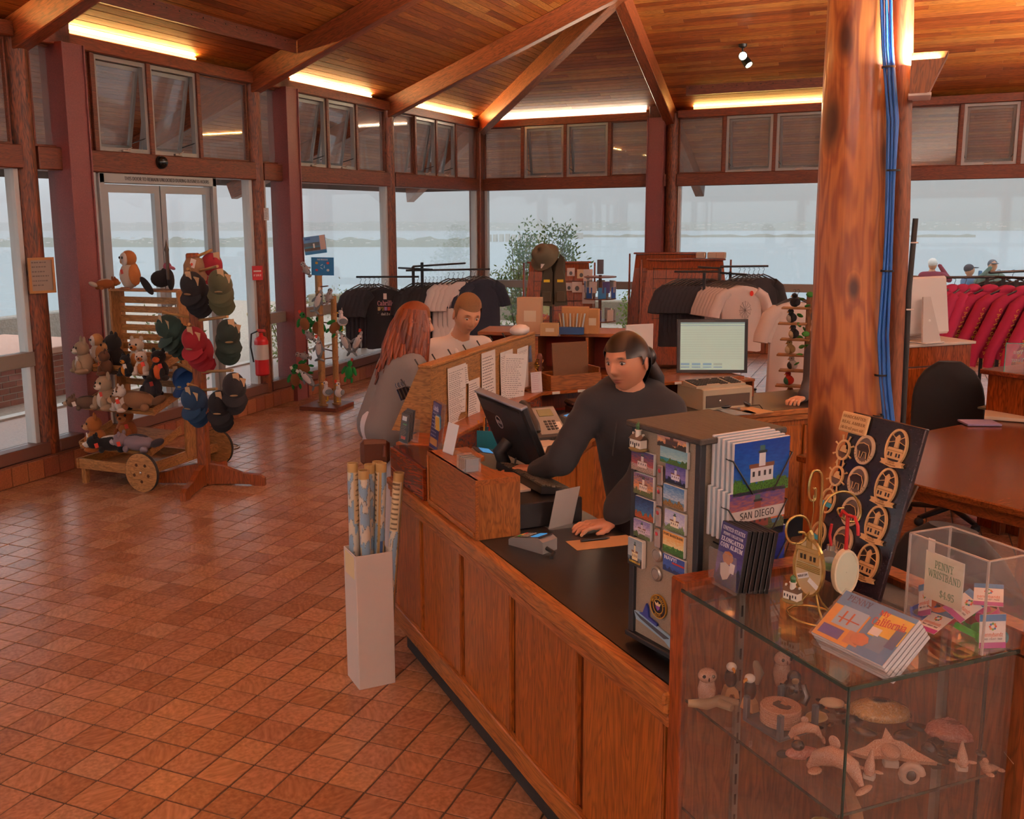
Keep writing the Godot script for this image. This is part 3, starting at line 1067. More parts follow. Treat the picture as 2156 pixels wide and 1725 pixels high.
func speckle(o: Node3D,foot: float,y0: float,y1: float,count: int,sd: int) -> void:
	var r:=RandomNumberGenerator.new()
	r.seed = sd
	var mm:=MultiMesh.new()
	mm.transform_format = MultiMesh.TRANSFORM_3D
	mm.mesh = N().box(Vector3.ZERO,Vector3.ONE).mesh()
	mm.instance_count = count
	for k in count:
		var x:=r.randf_range(-100,2300) if foot < 500 else r.randf_range(-100,1000)
		var p:=at_h(x,foot,-120.0)*0.995
		var q:=r.randf_range(y0,y1)
		var d:=ray(x,q)
		var dist:=P(p.x,p.z).length()
		var y:=EYE.y+d.y/P(d.x,d.z).length()*dist
		var s:=dist/FOC
		mm.set_instance_transform(k,Transform3D(Basis.from_scale(V(s*r.randf_range(2,9),s*r.randf_range(1,2.5),s*2)),V(p.x,y,p.z)))
	var i:=MultiMeshInstance3D.new()
	i.name = "buildings"
	i.multimesh = mm
	i.material_override = mat("#c9c4b8",0.9)
	i.set_meta("kind","stuff")
	o.add_child(i)
# a leafy shrub: woody stems, and leaves that are small folded blades
func shrub(label: String,at: Vector3,h: float,w: float,leaves: int,tones: Array,sd: int,blade:=0.045,called:="shrub") -> void:
	var r:=RandomNumberGenerator.new()
	r.seed = sd
	var t:=thing(called,label,"shrub",at,0.0,"shrubs outside the windows")
	var st:=N()
	var tips:=[]
	for k in 9:
		var a:=TAU*k/9.0+r.randf()
		var e:=V(cos(a)*w*r.randf_range(0.15,0.8),h*r.randf_range(0.6,1.0),sin(a)*w*r.randf_range(0.15,0.8))
		var m:=e*0.5+V(r.randf_range(-0.1,0.1),0,r.randf_range(-0.1,0.1))
		st.tube([V(cos(a)*0.06,0,sin(a)*0.06),m,e],[0.018,0.011,0.004],5)
		for j in 9:
			var f:=0.3+0.7*j/8.0
			tips.append((m*(2*f*(1-f))+e*f*f)+V(r.randfn(),r.randfn()*0.8,r.randfn())*w*0.16)
	put("stems",st,mat("#6b5844",0.9),t)
	for s in tones.size():
		var b:=N()
		for k in leaves/tones.size():
			var p: Vector3 = tips[r.randi() % tips.size()]+V(r.randfn(),r.randfn(),r.randfn())*0.085
			if p.y < 0.02:
				continue
			var d:=V(r.randfn(),absf(r.randfn())*0.8+0.3,r.randfn()).normalized()
			var x:=d.cross(V(r.randfn(),r.randfn(),r.randfn())).normalized()*blade*0.22
			var n1:=x.cross(d).normalized()
			var l:=blade*r.randf_range(0.7,1.4)
			var a:=b.vert(p,n1)
			var b1:=b.vert(p+d*l*0.5+x,n1)
			var c1:=b.vert(p+d*l,n1)
			var d1:=b.vert(p+d*l*0.5-x,n1)
			b.tri(a,b1,c1)
			b.tri(a,c1,d1)
		var o:=put("foliage",b,mat(tones[s],0.55,0.0,{"back": "#5a7a30"}),t)
		o.set_meta("kind","stuff")
func build_shrubs() -> void:
	var green:=["#5c7a34","#6f8c3e","#87984c","#46602c"]
	shrub("tall glossy shrub outside the far corner window, behind the shirt rack",V(-6.15,-0.22,-16.8),2.0,0.5,2600,green,3,0.075)
	shrub("tall leafy shrub outside the far window, left of the orange display stand",V(-5.35,-0.22,-16.6),2.15,0.55,2600,green,5,0.075)
	shrub("low bright green shrub outside the far window, behind the card spinner",V(-4.0,-0.22,-17.0),1.1,0.7,1800,["#8aa83c","#9db84c","#76933a"],7,0.07)
	shrub("pale dry shrub outside the left windows, behind the bamboo toy tree",V(-8.0,-0.1,-12.2),0.95,0.7,1500,["#a9a888","#bcbb98","#8f9a68"],9,0.06)
	shrub("grey-green shrub outside the door, behind the cap rack",V(-7.6,-0.1,-9.0),1.0,0.5,1300,["#8fa07a","#a6b08c","#7a8c5e"],11,0.06)
	shrub("silvery low shrub outside the left windows, behind the shirt rack",V(-7.9,-0.1,-14.0),0.9,0.7,1300,["#b0b49c","#9aa57c"],13,0.06)
const DT := -PI / 4      # turn of things that stand square on the diagonal counter: local x along it, z towards the customers
func log_tex() -> ImageTexture:
	var n1:=noise(1.0,77,3)
	var n2:=noise(1.0,78,2)
	var knots:=[[0.30,0.30,0.035],[0.36,0.385,0.05],[0.30,0.155,0.03],[0.62,0.62,0.03],[0.22,0.56,0.022],[0.34,0.73,0.055],[0.75,0.25,0.04],[0.55,0.9,0.03],[0.86,0.5,0.035],[0.05,0.42,0.03]]
	return picture(384,1024,func(x: int,y: int):
		var u:=x/384.0
		var w:=y/1024.0
		var ca:=TAU*u
		var warp: float = n1.get_noise_3d(cos(ca)*1.2,sin(ca)*1.2,w*5.0)
		var ph: float = 9.0*sin(ca*1.0+0.6)+5.0*sin(ca*2.0+2.0)+warp*6.5
		var dark:=0.0
		for k in knots:
			var du: float = absf(u-k[0])
			du = minf(du,1.0-du)*1.0
			var dv: float = (w-k[1])*2.6*1.0
			var r: float = sqrt(du*du+dv*dv*0.55)/k[2]
			ph += 3.2*exp(-r*r*0.22)*(1.0 if k[0] < 0.5 else -1.0)*1.4
			dark = maxf(dark,clampf(1.5-r,0.0,1.0))
			if r < 2.2 and r > 0.7:
				dark = maxf(dark,0.28*(0.5+0.5*cos(r*14.0))*(2.2-r)/1.5)
		var ring:=pow(0.5+0.5*sin(ph*1.7),1.6)
		var fine: float = n2.get_noise_3d(cos(ca)*14.0,sin(ca)*14.0,w*9.0)
		var q: float = clampf(0.15+0.62*ring+fine*0.25,0.0,1.0)
		var c:=Color("#c37a3c").lerp(Color("#8a4522"),q)
		return c.lerp(Color("#3a1c10"),dark*0.85))
func build_pillar() -> void:
	var p:=structure("trim_1")
	var axis:=[[0.0,-0.16,0.187],[0.5,-0.172,0.18],[0.95,-0.183,0.172],[1.45,-0.2,0.158],[1.95,-0.217,0.144],[2.45,-0.227,0.131],[2.95,-0.235,0.12],[4.0,-0.245,0.11],[5.75,-0.25,0.105]]
	var rings:=[]
	for q in axis:
		var ring:=[]
		for k in 49:
			var a:=TAU*k/48.0
			var r: float = q[2]*(1.0+0.018*sin(3*a+q[0]*2.0)+0.012*sin(7*a+q[0]))
			ring.append(V(q[1]+cos(a)*r,q[0],-4.79+sin(a)*r))
		rings.append(ring)
	put("log_pillar",N().sheet(rings,false),mat("#ffffff",0.42,0.0,{"tex": log_tex(),"coat": 0.25}),p)
	# the surface of the pillar turned outwards
	put("side_timber",N().tube([V(0.022,0,-4.8),V(0.0,1.0,-4.8),V(-0.02,2.0,-4.8),V(-0.058,2.9,-4.8),V(-0.07,5.7,-4.8)],0.042,4),wood("#a8623a","y",0.5,0.4),p)
	var blue:=mat("#2f6fc4",0.45)
	var t:=thing("network_cables","bundle of blue network cables tied along the log pillar","cable",V(-0.075,0,-4.66))
	for k in 6:
		var ox:=(k % 3-1)*0.011
		var oz:=(k/3)*0.012-0.03
		var pts:=[]
		for q in [[1.0,0.085],[1.15,0.06],[1.3,0.038],[1.5,0.022],[1.8,0.02],[2.1,0.014],[2.4,0.006],[2.7,-0.03],[2.95,-0.052],[3.6,-0.06],[5.6,-0.07]]:
			var sp: float = 1.5 if q[0] < 1.6 or q[0] > 2.2 else 1.0
			pts.append(V(q[1]+ox*sp+0.003*sin(q[0]*5+k),q[0],oz-0.0+0.004*cos(q[0]*4+k*2)))
		put("cable",N().tube(pts,0.0058,8),blue,t)
	for h in [1.15,1.33,1.78,2.2,2.62]:
		put("cable_tie",N().turned([P(0.026,-0.004),P(0.027,-0.004),P(0.027,0.004),P(0.026,0.004)],12),mat("#1a1a1c",0.5),t,xf(V(0.02 if h < 2.3 else (0.005 if h < 2.5 else -0.022),h,-0.026)))
	var c:=thing("power_conduit","black power cable running down beside the blue network cables","cable",V(0.03,0,-4.66))
	put("cable",N().tube([V(0.02,0.6,0),V(0.015,1.2,0),V(0.005,1.7,0),V(0.012,2.0,0)],0.0115,10),mat("#161412",0.5),c)
	for h in [1.05,1.62,1.9]:
		put("clip",N().box(V(0.014,h,0.006),V(0.03,0.006,0.024),0.001),mat("#d8d4cc",0.5),c)
	sconce(at_z(1914,203,-4.72),PI/2,"timber box uplighter fixed beside the log pillar",3.0)
	get_node("uplight_sconce_008").scale = Vector3.ONE*0.66
func build_counter() -> void:
	var cherry:=wood("#c4702c","y",0.3,0.2)
	var cherry2:=wood("#bd6a2a","y",0.3,0.9)
	var dark:=wood("#7c3313","y",0.35,0.5)
	var edge:=wood("#c47c3c","x",0.35,0.3)
	var red:=wood("#8f3d18","x",0.25,0.6)
	var black:=mat("#211c19",0.28,0.0,{"tex": tx.fine,"tri": V(2,2,2)})
	# ---- the diagonal front: plinth, boards, mouldings
	var t:=thing("reception_counter","cherry-panelled diagonal counter front with black kick strip","counter",desk(-3.15,0,0),DT)
	var L:=2.32
	put("kick_strip",N().box(V(0,0.07,-0.09),V(L,0.14,0.06),0.002),mat("#2c3034",0.6,0.0,{"tex": tx.rough,"tri": V(2,2,2)}),t)
	put("carcass",N().box(V(0,0.47,-0.3),V(L,0.66,0.54)),dark,t)
	put("plinth_board",N().box(V(0,0.185,-0.012),V(L,0.09,0.03),0.004),edge,t)
	var cut:=[-1.16,-0.785,-0.31,0.165,0.655,1.13]
	for k in 5:
		var a: float = cut[k]+(0.02 if k > 0 else 0.0)
		var b: float = cut[k+1]-0.02
		var o:=put("panel",N().box(Vector3.ZERO,V(b-a,0.56,0.018),0.003),cherry if k % 2 == 0 else cherry2,t,xf(V((a+b)/2,0.505,-0.024)))
		put("edge_strip",N().box(V((b-a)/2-0.014,0,0.0105),V(0.024,0.556,0.004),0.001),wood("#bf6e35","y",0.35,0.1),o)
	put("lower_moulding",N().box(V(0,0.77,-0.008),V(L,0.036,0.034),0.006),wood("#c5763c","x",0.35,0.7),t)
	put("upper_moulding",N().box(V(0,0.812,-0.006),V(L,0.05,0.048),0.008),edge,t)
	# ---- side towards the left, and the return behind
	var s2:=thing("counter_side_base","cherry counter side running back from the panelled front","counter",V(-1.81,0,-4.79))
	put("carcass",N().box(V(0,0.47,0),V(0.53,0.66,1.5),0.004),cherry2,s2)
	put("kick_strip",N().box(V(0.02,0.07,0),V(0.45,0.14,1.5)),mat("#2c3034",0.6),s2)
	put("apron",N().box(V(0.282,0.8,-0.05),V(0.02,0.04,1.3),0.002),edge,s2)
	for k in 3:
		put("cupboard_door",N().box(V(0.272,0.45,-0.5+k*0.5),V(0.016,0.58,0.47),0.004),cherry,s2)
	var s3:=thing("counter_back_base","cherry counter side with dark top behind the cashier","counter",V(-1.26,0,-6.04),PI/4)
	put("carcass",N().box(V(0.32,0.47,0),V(2.1,0.66,0.52),0.004),cherry2,s3)
	put("kick_strip",N().box(V(0.32,0.07,0),V(2.1,0.14,0.44)),mat("#2c3034",0.6),s3)
	for k in 4:
		put("cupboard_door",N().box(V(-0.45+k*0.5,0.45,0.268),V(0.47,0.58,0.016),0.004),cherry,s3)
	put("apron",N().box(V(0.32,0.8,0.285),V(2.1,0.045,0.02),0.003),edge,s3)
	# ---- one black worktop over all three, edged with fir
	var w:=thing("worktop","black laminate worktop with timber nosing over the angled counter","worktop",Vector3.ZERO)
	var pl:=[desk(-2.0,0.02,0),V(-2.075,0,-3.99),V(-2.075,0,-5.585),V(-0.5,0,-7.16),V(-0.1,0,-6.78),V(-1.5,0,-5.39),V(-1.5,0,-4.168),desk(-2.0,0.55,0)]
	var flat:=[]
	for p in pl:
		flat.append(P(p.x,-p.z))
	put("slab",N().prism(flat,0.03),black,w,Transform3D(Basis(Vector3.RIGHT,-PI/2),V(0,0.82,0)))
	for q in [[desk(-1.99,-0.002,0.833),desk(-4.31,-0.002,0.833),0.044],[desk(-2.0,0.557,0.832),V(-1.497,0.832,-4.155),0.016],[V(-1.493,0.832,-4.16),V(-1.493,0.832,-5.39),0.016],[V(-1.5,0.832,-5.38),V(-0.1,0.832,-6.77),0.016]]:
		timber("nosing",q[0],q[1],q[2],0.035,edge,w,Vector3.UP,0.006)
	# ---- raised ledge: a red-brown riser carried round the outer edge
	var r:=thing("ledge_riser","glossy red-brown raised ledge on the counter corner","ledge",desk(-4.08,0.1,0.85),DT)
	put("front_board",N().box(V(0,0.07,0.094),V(0.45,0.14,0.02),0.003),red,r)
	put("top_board",N().box(V(0,0.137,-0.01),V(0.45,0.018,0.2),0.003),wood("#5e2512","x",0.15,0.4),r)
	put("end_board",N().box(V(0.218,0.066,-0.01),V(0.014,0.125,0.19),0.002),red,r)
	var r2:=thing("side_ledge","red-brown raised ledge carrying the slatted notice board","ledge",V(-2.0,0.85,-4.79))
	put("front_board",N().box(V(-0.075,0.07,0),V(0.02,0.14,1.5),0.003),red,r2)
	put("top_board",N().box(V(0.0,0.142,0),V(0.2,0.02,1.5),0.003),wood("#b5622c","x",0.3,0.4),r2)
	put("back_board",N().box(V(0.09,0.066,0),V(0.016,0.13,1.48),0.003),red,r2)
	var r3:=thing("back_ledge","timber shelf raised behind the cash box, with paper labels on its edge","shelf",V(-1.55,0.85,-6.03),PI/4)
	put("shelf_board",N().box(V(0.1,0.142,-0.02),V(1.5,0.022,0.24),0.003),wood("#b0602a","x",0.25,0.8),r3)
	put("back_board",N().box(V(0.1,0.066,-0.13),V(1.5,0.13,0.016),0.002),dark,r3)
	for k in [-0.6,0.8]:
		put("support",N().box(V(k,0.066,-0.02),V(0.02,0.13,0.22),0.002),red,r3)
	for k in 6:
		put("label",N().box(V(-0.5+k*0.17,0.142,0.102),V(0.05,0.016,0.001)),mat("#d8d2c4",0.7),r3)
	# ---- the fir box set over the monitor cables
	var bx:=thing("cable_box","honey-coloured oak box standing on the counter edge, card rack on top","box",desk(-3.54,0.09,0.85),DT)
	put("front_panel",N().box(V(0,0.115,0.082),V(0.52,0.23,0.014),0.002),oak("#b3672a","x",0.35,0.2),bx)
	put("end_panel",N().box(V(0.253,0.106,-0.008),V(0.014,0.212,0.168),0.002),oak("#b06a30","y",0.4,0.5),bx)
	put("end_panel",N().box(V(-0.253,0.106,-0.008),V(0.014,0.212,0.168),0.002),oak("#b06a30","y",0.4,0.7),bx)
	var top:=[P(-0.262,0.09),P(0.262,0.09),P(0.262,-0.09),P(0.2,-0.09)]
	for k in 9:
		var a:=PI*k/8.0
		top.append(P(0.06+cos(a)*0.14,-0.09+sin(a)*0.06))
	top.append(P(-0.262,-0.09))
	put("top_panel",N().prism(top,0.02),oak("#b0642b","x",0.35,0.9),bx,Transform3D(Basis(Vector3.RIGHT,V(0,0,1),V(0,1,0)) if false else Basis(Vector3.RIGHT,PI/2),V(0,0.23,0)))
	for q in [[V(-0.25,0.115,0.092),V(0.014,0.2,0.006)],[V(0,0.018,0.092),V(0.5,0.02,0.006)]]:
		put("bead",N().box(q[0],q[1],0.002),oak("#bd7236","x",0.35,0.1),bx)
func band_tex(sd: int,cols: Array,fr: float) -> ImageTexture:
	var n:=noise(1.0,sd,3)
	return picture(128,128,func(x: int,y: int):
		var ca:=TAU*x/128.0
		var cb:=TAU*y/128.0
		var q: float = n.get_noise_3d(cos(ca)*0.9+cos(cb)*0.7,sin(ca)*0.9,sin(cb)*0.7)*fr+0.5+0.5*sin(cb*2.0)
		q = fposmod(q,1.0)*cols.size()
		var i:=int(q) % cols.size()
		return Color(cols[i]).lerp(Color(cols[(i+1) % cols.size()]),q-floor(q)))
# a carved or moulded figure: parts are [name, shape, material]
func figure(called: String,label: String,category: String,at: Vector3,turn: float,parts: Array,group:="") -> Node3D:
	var t:=thing(called,label,category,at,turn,group)
	for p in parts:
		put(p[0],p[1],p[2],t)
	return t
func build_case() -> void:
	tx.marble = band_tex(61,["#b98a70","#c9a48c","#94604a","#d8bfa8","#a87660"],2.2)
	tx.onyx = band_tex(62,["#a87a3c","#c79f62","#7a5a34","#d9bd8c","#8a7a58"],2.4)
	tx.rose = band_tex(63,["#9a5a4c","#b3776a","#864a40","#c08c80"],2.0)
	var frame_w:=wood("#a85424","y",0.3,0.3)
	var cherry:=wood("#8a4a1e","y",0.35,0.6)
	var glass:=mat("#e6f2ee",0.01,0.0,{"alpha": 0.03})
	var rimg:=mat("#1f3a36",0.15,0.0,{"spec": 0.6})
	var t:=thing("display_case","glass-fronted timber display case at the end of the counter","display case",desk(-1.695,0.0,0),DT)
	# local x along the counter, -z inwards
	put("side_panel",N().box(V(-0.277,0.578,-0.225),V(0.055,1.156,0.46),0.004),frame_w,t)
	put("side_lining",N().box(V(-0.243,0.55,-0.225),V(0.012,1.1,0.43)),wood("#9c5a2c","y",0.4,0.1),t)
	put("back_panel",N().box(V(0.03,0.56,-0.452),V(0.6,1.12,0.018)),cherry,t)
	put("groove_strip",N().box(V(0.225,0.56,-0.441),V(0.006,1.1,0.006)),mat("#1c0f08",0.8),t)
	put("back_rail",N().box(V(0.03,1.15,-0.47),V(0.6,0.05,0.06),0.004),frame_w,t)
	put("base",N().box(V(0.01,0.14,-0.22),V(0.6,0.28,0.44),0.003),cherry,t)
	put("shelf_upright",N().box(V(-0.232,0.7,-0.15),V(0.012,0.86,0.018)),mat("#8d8880",0.4,0.7),t)
	for k in 14:
		put("slot",N().box(V(-0.2255,0.34+k*0.056,-0.15),V(0.002,0.028,0.005)),mat("#1a1613",0.8),t)
	put("shelf_upright",N().box(V(0.12,0.7,-0.436),V(0.018,0.86,0.012)),mat("#8d8880",0.4,0.7),t)
	put("glass_top",N().box(V(0.026,1.139,-0.21),V(0.54,0.008,0.44)),glass,t)
	put("glass_front",N().box(V(0.026,0.71,0.004),V(0.54,0.85,0.006)),glass,t)
	put("glass_end",N().box(V(0.299,0.71,-0.21),V(0.006,0.85,0.43)),glass,t)
	put("glass_edge",N().box(V(0.028,1.138,0.011),V(0.552,0.008,0.004)).box(V(0.306,1.138,-0.21),V(0.004,0.008,0.44)).box(V(0.303,0.71,0.006),V(0.004,0.85,0.004)),rimg,t)
	for h in [0.858,0.57]:
		var sh:=put("glass_shelf",N().box(V(0.02,h-0.003,-0.215),V(0.52,0.006,0.42)),glass,t)
		put("shelf_edge",N().box(V(0.02,h-0.003,-0.003),V(0.52,0.006,0.002)).box(V(0.281,h-0.003,-0.215),V(0.002,0.006,0.42)),rimg,sh)
	# ---- carved stone animals on the upper shelf
	var ston:=mat("#ffffff",0.25,0.0,{"tex": tx.marble,"tri": V(14,14,14),"coat": 0.4})
	var onyx:=mat("#ffffff",0.15,0.0,{"tex": tx.onyx,"tri": V(9,9,9),"coat": 0.6})
	var rose:=mat("#ffffff",0.15,0.0,{"tex": tx.rose,"tri": V(9,9,9),"coat": 0.6})
	var blk:=mat("#2a2622",0.15,0.0,{"coat": 0.6})
	var cream:=mat("#d8c4a4",0.4)
	var eye:=mat("#3a2c1c",0.2)
	var S:=0.861
	for q in [[1487,1482,"small carved stone owl at the near end of the glass shelf",0.0],[1645,1445,"small carved stone owl behind the stack of coasters",0.3]]:
		var o:=figure("stone_owl",q[2],"figurine",at_h(q[0],q[1],S),0.4+q[3],[
			["body",N().lathe([P(0,0),P(0.016,0.002),P(0.02,0.02),P(0.022,0.04),P(0.018,0.058),P(0.012,0.064),P(0,0.066)],14),ston],
			["head",N().ell(V(0,0.074,0.002),V(0.023,0.019,0.019)),ston]],"stone owls")
		for s in [-1,1]:
			put("eye",N().ell(V(s*0.011,0.078,0.018),V(0.0045,0.0045,0.003),Basis.IDENTITY,8,6),eye,o)
		put("beak",N().ell(V(0,0.071,0.021),V(0.002,0.005,0.003),Basis.IDENTITY,6,5),eye,o)
	var br:=figure("stone_branch","pale carved stone branch lying under the small owl","figurine",at_h(1500,1488,S),0.5,[["body",N().tube([V(-0.06,0.012,0),V(-0.02,0.012,0.01),V(0.02,0.014,-0.004),V(0.06,0.012,0.012)],[0.009,0.014,0.013,0.008],8).tube([V(0.01,0.012,0),V(0.035,0.012,0.035)],[0.012,0.009],8),mat("#9a8468",0.5)]])
	for q in [[1537,1468,0.5,"painted bald eagle figurine perched on pale rock, head turned to the counter"],[1578,1494,-0.6,"painted bald eagle figurine perched on pale rock, beak towards the frame"]]:
		var o:=figure("eagle_figurine",q[3],"figurine",at_h(q[0],q[1],S),q[2],[
			["rock",N().prism([P(-0.02,0),P(-0.008,0),P(-0.004,0.012),P(0.006,0.012),P(0.009,0),P(0.02,0),P(0.016,0.02),P(0.004,0.032),P(-0.012,0.028)],0.022,-0.011),mat("#c79a6a",0.7)],
			["body",N().ell(V(0,0.05,0),V(0.015,0.026,0.014)),mat("#2c211a",0.5)],
			["head",N().ell(V(0,0.08,0.003),V(0.0125,0.011,0.013)),mat("#e6e0d4",0.5)],
			["beak",N().tube([V(0,0.08,0.013),V(0,0.078,0.022),V(0,0.073,0.023)],[0.005,0.0035,0.001],6),mat("#d08a2c",0.4)]])
	var feather:=figure("stone_fish","pale carved stone fish standing on its tail at the back of the shelf","figurine",at_h(1588,1440,S),0.2,[["body",N().tube([V(-0.012,0.07,0),V(0.0,0.055,0),V(0.01,0.03,0),V(0.006,0.0,0)],[0.002,0.01,0.013,0.006],8),mat("#9c8a74",0.4)]])
	var g:=figure("gorilla_figurine","glossy black carved gorilla sitting behind the coasters","figurine",at_h(1668,1478,S),0.3,[["body",N().ell(V(0,0.03,0),V(0.026,0.03,0.022)).ell(V(0,0.066,0.008),V(0.017,0.018,0.016)).tube([V(0.022,0.045,0),V(0.03,0.02,0.012),V(0.02,0.004,0.02)],0.009,8).tube([V(-0.022,0.045,0),V(-0.03,0.02,0.012),V(-0.02,0.004,0.02)],0.009,8),blk],["face",N().ell(V(0,0.064,0.022),V(0.009,0.008,0.004)),mat("#8a7048",0.4)]])
	# coasters in a slate stand
	var co:=at_h(1642,1528,S)
	var rack:=thing("coaster_stand","slate grey stand with four posts holding striped coasters","stand",co,DT+0.1)
	put("tray",N().box(V(0,0.005,0),V(0.12,0.01,0.12),0.003),mat("#4a5258",0.4),rack)
	for q in [[-1,-1],[1,-1],[1,1],[-1,1]]:
		put("post",N().box(V(q[0]*0.053,0.034,q[1]*0.053),V(0.013,0.058,0.013),0.002),mat("#525a60",0.4),rack)
	for k in 4:
		var o:=put("stone_coaster",N().turned([P(0,0),P(0.044,0),P(0.046,0.002),P(0.046,0.008),P(0.044,0.01),P(0,0.01)],24),ston,null,xf(co+V(0,0.0105+k*0.0102,0),0,k*50.0,0))
		tag(o,"round striped stone coaster in the slate stand" if k < 3 else "round striped stone coaster with a dark bear, topmost in the slate stand","coaster","stone coasters")
		if k == 3:
			put("bear_print",N().prism([P(-0.02,-0.012),P(-0.012,-0.012),P(-0.01,-0.004),P(0.006,-0.004),P(0.008,-0.014),P(0.016,-0.014),P(0.018,0.004),P(0.012,0.014),P(-0.01,0.016),P(-0.024,0.008),P(-0.026,0.0)],0.0006),mat("#2c241e",0.4),o,Transform3D(Basis(Vector3.RIGHT,-PI/2),V(0,0.0101,0)))
	# turtles
	for q in [[1850,1520,onyx,1.0,"striped amber onyx turtle on dark stone flippers",0.3],[2008,1560,rose,0.92,"rose-brown stone turtle on dark stone flippers",0.5],[1752,1490,cream,0.42,"small cream stone turtle at the back of the shelf",0.2],[1718,1520,mat("#b39a6c",0.3),0.42,"small tan stone turtle beside the slate stand",0.9]]:
		var k: float = q[3]
		var o:=figure("stone_turtle",q[4],"figurine",at_h(q[0],q[1],S),q[5],[
			["shell",N().lathe([P(0.0,0.012*k),P(0.05*k,0.016*k),P(0.062*k,0.024*k),P(0.055*k,0.038*k),P(0.03*k,0.05*k),P(0,0.054*k)],24),q[2]],
			["head",N().tube([V(-0.05,0.012,0.02)*k,V(-0.075,0.016,0.035)*k,V(-0.09,0.016,0.04)*k],[0.013*k,0.014*k,0.006*k],10),blk]])
		o.get_node("shell").scale = V(1.15,1,0.85)
		for f in [[-0.04,0.05],[0.03,0.055],[-0.045,-0.045],[0.045,-0.045]]:
			put("flipper",N().ell(V(f[0]*1.25,0.008,f[1]*1.25)*k,V(0.03,0.008,0.017)*k,Basis(Vector3.UP,f[0]*14)),blk,o)
	var mant:=figure("stone_manta","mottled pink stone manta ray on a rough block","figurine",at_h(1872,1608,S),0.25,[["block",N().box(V(0,0.008,0.01),V(0.03,0.016,0.022),0.002),mat("#b8a89a",0.8)],
		["body",N().prism([P(-0.085,-0.012),P(-0.05,0.004),P(-0.028,0.022),P(-0.012,0.026),P(0,0.055),P(0.012,0.026),P(0.03,0.022),P(0.055,0.0),P(0.09,-0.022),P(0.05,-0.022),P(0.016,-0.016),P(0,-0.022),P(-0.016,-0.016),P(-0.05,-0.02)],0.012,-0.006),ston]])
	mant.get_node("body").transform = Transform3D(Basis(Vector3.RIGHT,deg_to_rad(-62)),V(0,0.028,0))
	put("spine",N().ell(V(0,0.032,0.004),V(0.02,0.011,0.03)),ston,mant)
	for q in [[2024,1622,0.2,"carved stone whale diving nose-down on a pale block, beside the seal"],[1830,1640,-0.2,"carved stone whale diving nose-down on a pale block, beside the glass corner"]]:
		figure("stone_whale",q[3],"figurine",at_h(q[0],q[1],S),q[2],[["block",N().box(V(0,0.007,0),V(0.022,0.014,0.018),0.002),mat("#b8a89a",0.8)],["body",N().tube([V(0,0.012,0.012),V(0,0.02,0.006),V(0,0.035,0.0),V(0,0.052,-0.006),V(0,0.062,-0.008)],[0.006,0.012,0.01,0.005,0.002],10),ston],["fins",N().ell(V(0.017,0.022,0.004),V(0.011,0.003,0.006)).ell(V(-0.017,0.022,0.004),V(0.011,0.003,0.006)),ston]])
	figure("stone_seal","little carved stone seal with raised head","figurine",at_h(2078,1627,S),0.6,[["body",N().tube([V(0.028,0.006,0),V(0.01,0.01,0),V(-0.006,0.012,0.002),V(-0.012,0.024,0.004),V(-0.012,0.034,0.008)],[0.003,0.009,0.011,0.009,0.006],10),ston],["fins",N().ell(V(-0.004,0.004,0.014),V(0.008,0.003,0.01)).ell(V(0.03,0.004,0.004),V(0.008,0.003,0.008)),ston]])
	for q in [[2118,1612,2.2,0.9,"pale stone dolphin standing on tail and nose at the end of the shelf","#c9b49c"],[1765,1648,-0.5,1.35,"large mottled stone dolphin arching by the glass corner",""],[1700,1560,0.2,0.8,"mottled stone dolphin lying beside the coasters",""]]:
		var k: float = q[3]
		figure("stone_dolphin",q[4],"figurine",at_h(q[0],q[1],S),q[2],[["body",N().tube([V(-0.05,0.004,0)*k,V(-0.035,0.026,0)*k,V(-0.008,0.042,0)*k,V(0.022,0.036,0)*k,V(0.038,0.012,0)*k],[0.006*k,0.013*k,0.017*k,0.012*k,0.004*k],12),ston if q[5] == "" else mat(q[5],0.35)],["fins",N().ell(V(-0.01,0.062,0)*k,V(0.01,0.011,0.003)*k,Basis(Vector3.BACK,0.5)).ell(V(0.042,0.007,0)*k,V(0.006,0.004,0.022)*k).ell(V(-0.03,0.012,0.017)*k,V(0.009,0.004,0.014)*k),ston if q[5] == "" else mat(q[5],0.35)]])
	var sn:=figure("stone_snail","curled stone ammonite with dark centre on the glass shelf","figurine",at_h(1915,1655,S),0.3,[])
	var pts:=[]
	var rs:=[]
	for k in 26:
		var a:=TAU*k/12.0
		var r:=0.022*(1.0-k/30.0)
		pts.append(V(cos(a)*r,0.026+sin(a)*r,0.004*k/26.0))
		rs.append(0.009*(1.0-k/34.0))
	put("shell",N().tube(pts,rs,8),mat("#b59a88",0.3),sn)
	put("centre",N().ell(V(0,0.026,0.006),V(0.01,0.012,0.007)),mat("#2c302e",0.2),sn)
	figure("stone_otter","black and pink carved stone otter floating on its back","figurine",at_h(1640+50,1600,S),0.5,[["body",N().ell(V(0,0.016,0),V(0.04,0.014,0.02)),rose],["head",N().ell(V(-0.012,0.034,0),V(0.014,0.012,0.013)),blk],["limbs",N().ell(V(0.04,0.012,0.01),V(0.018,0.008,0.008)).ell(V(-0.04,0.01,-0.01),V(0.015,0.009,0.009)).ell(V(0.012,0.012,0.022),V(0.014,0.008,0.008)),blk]])
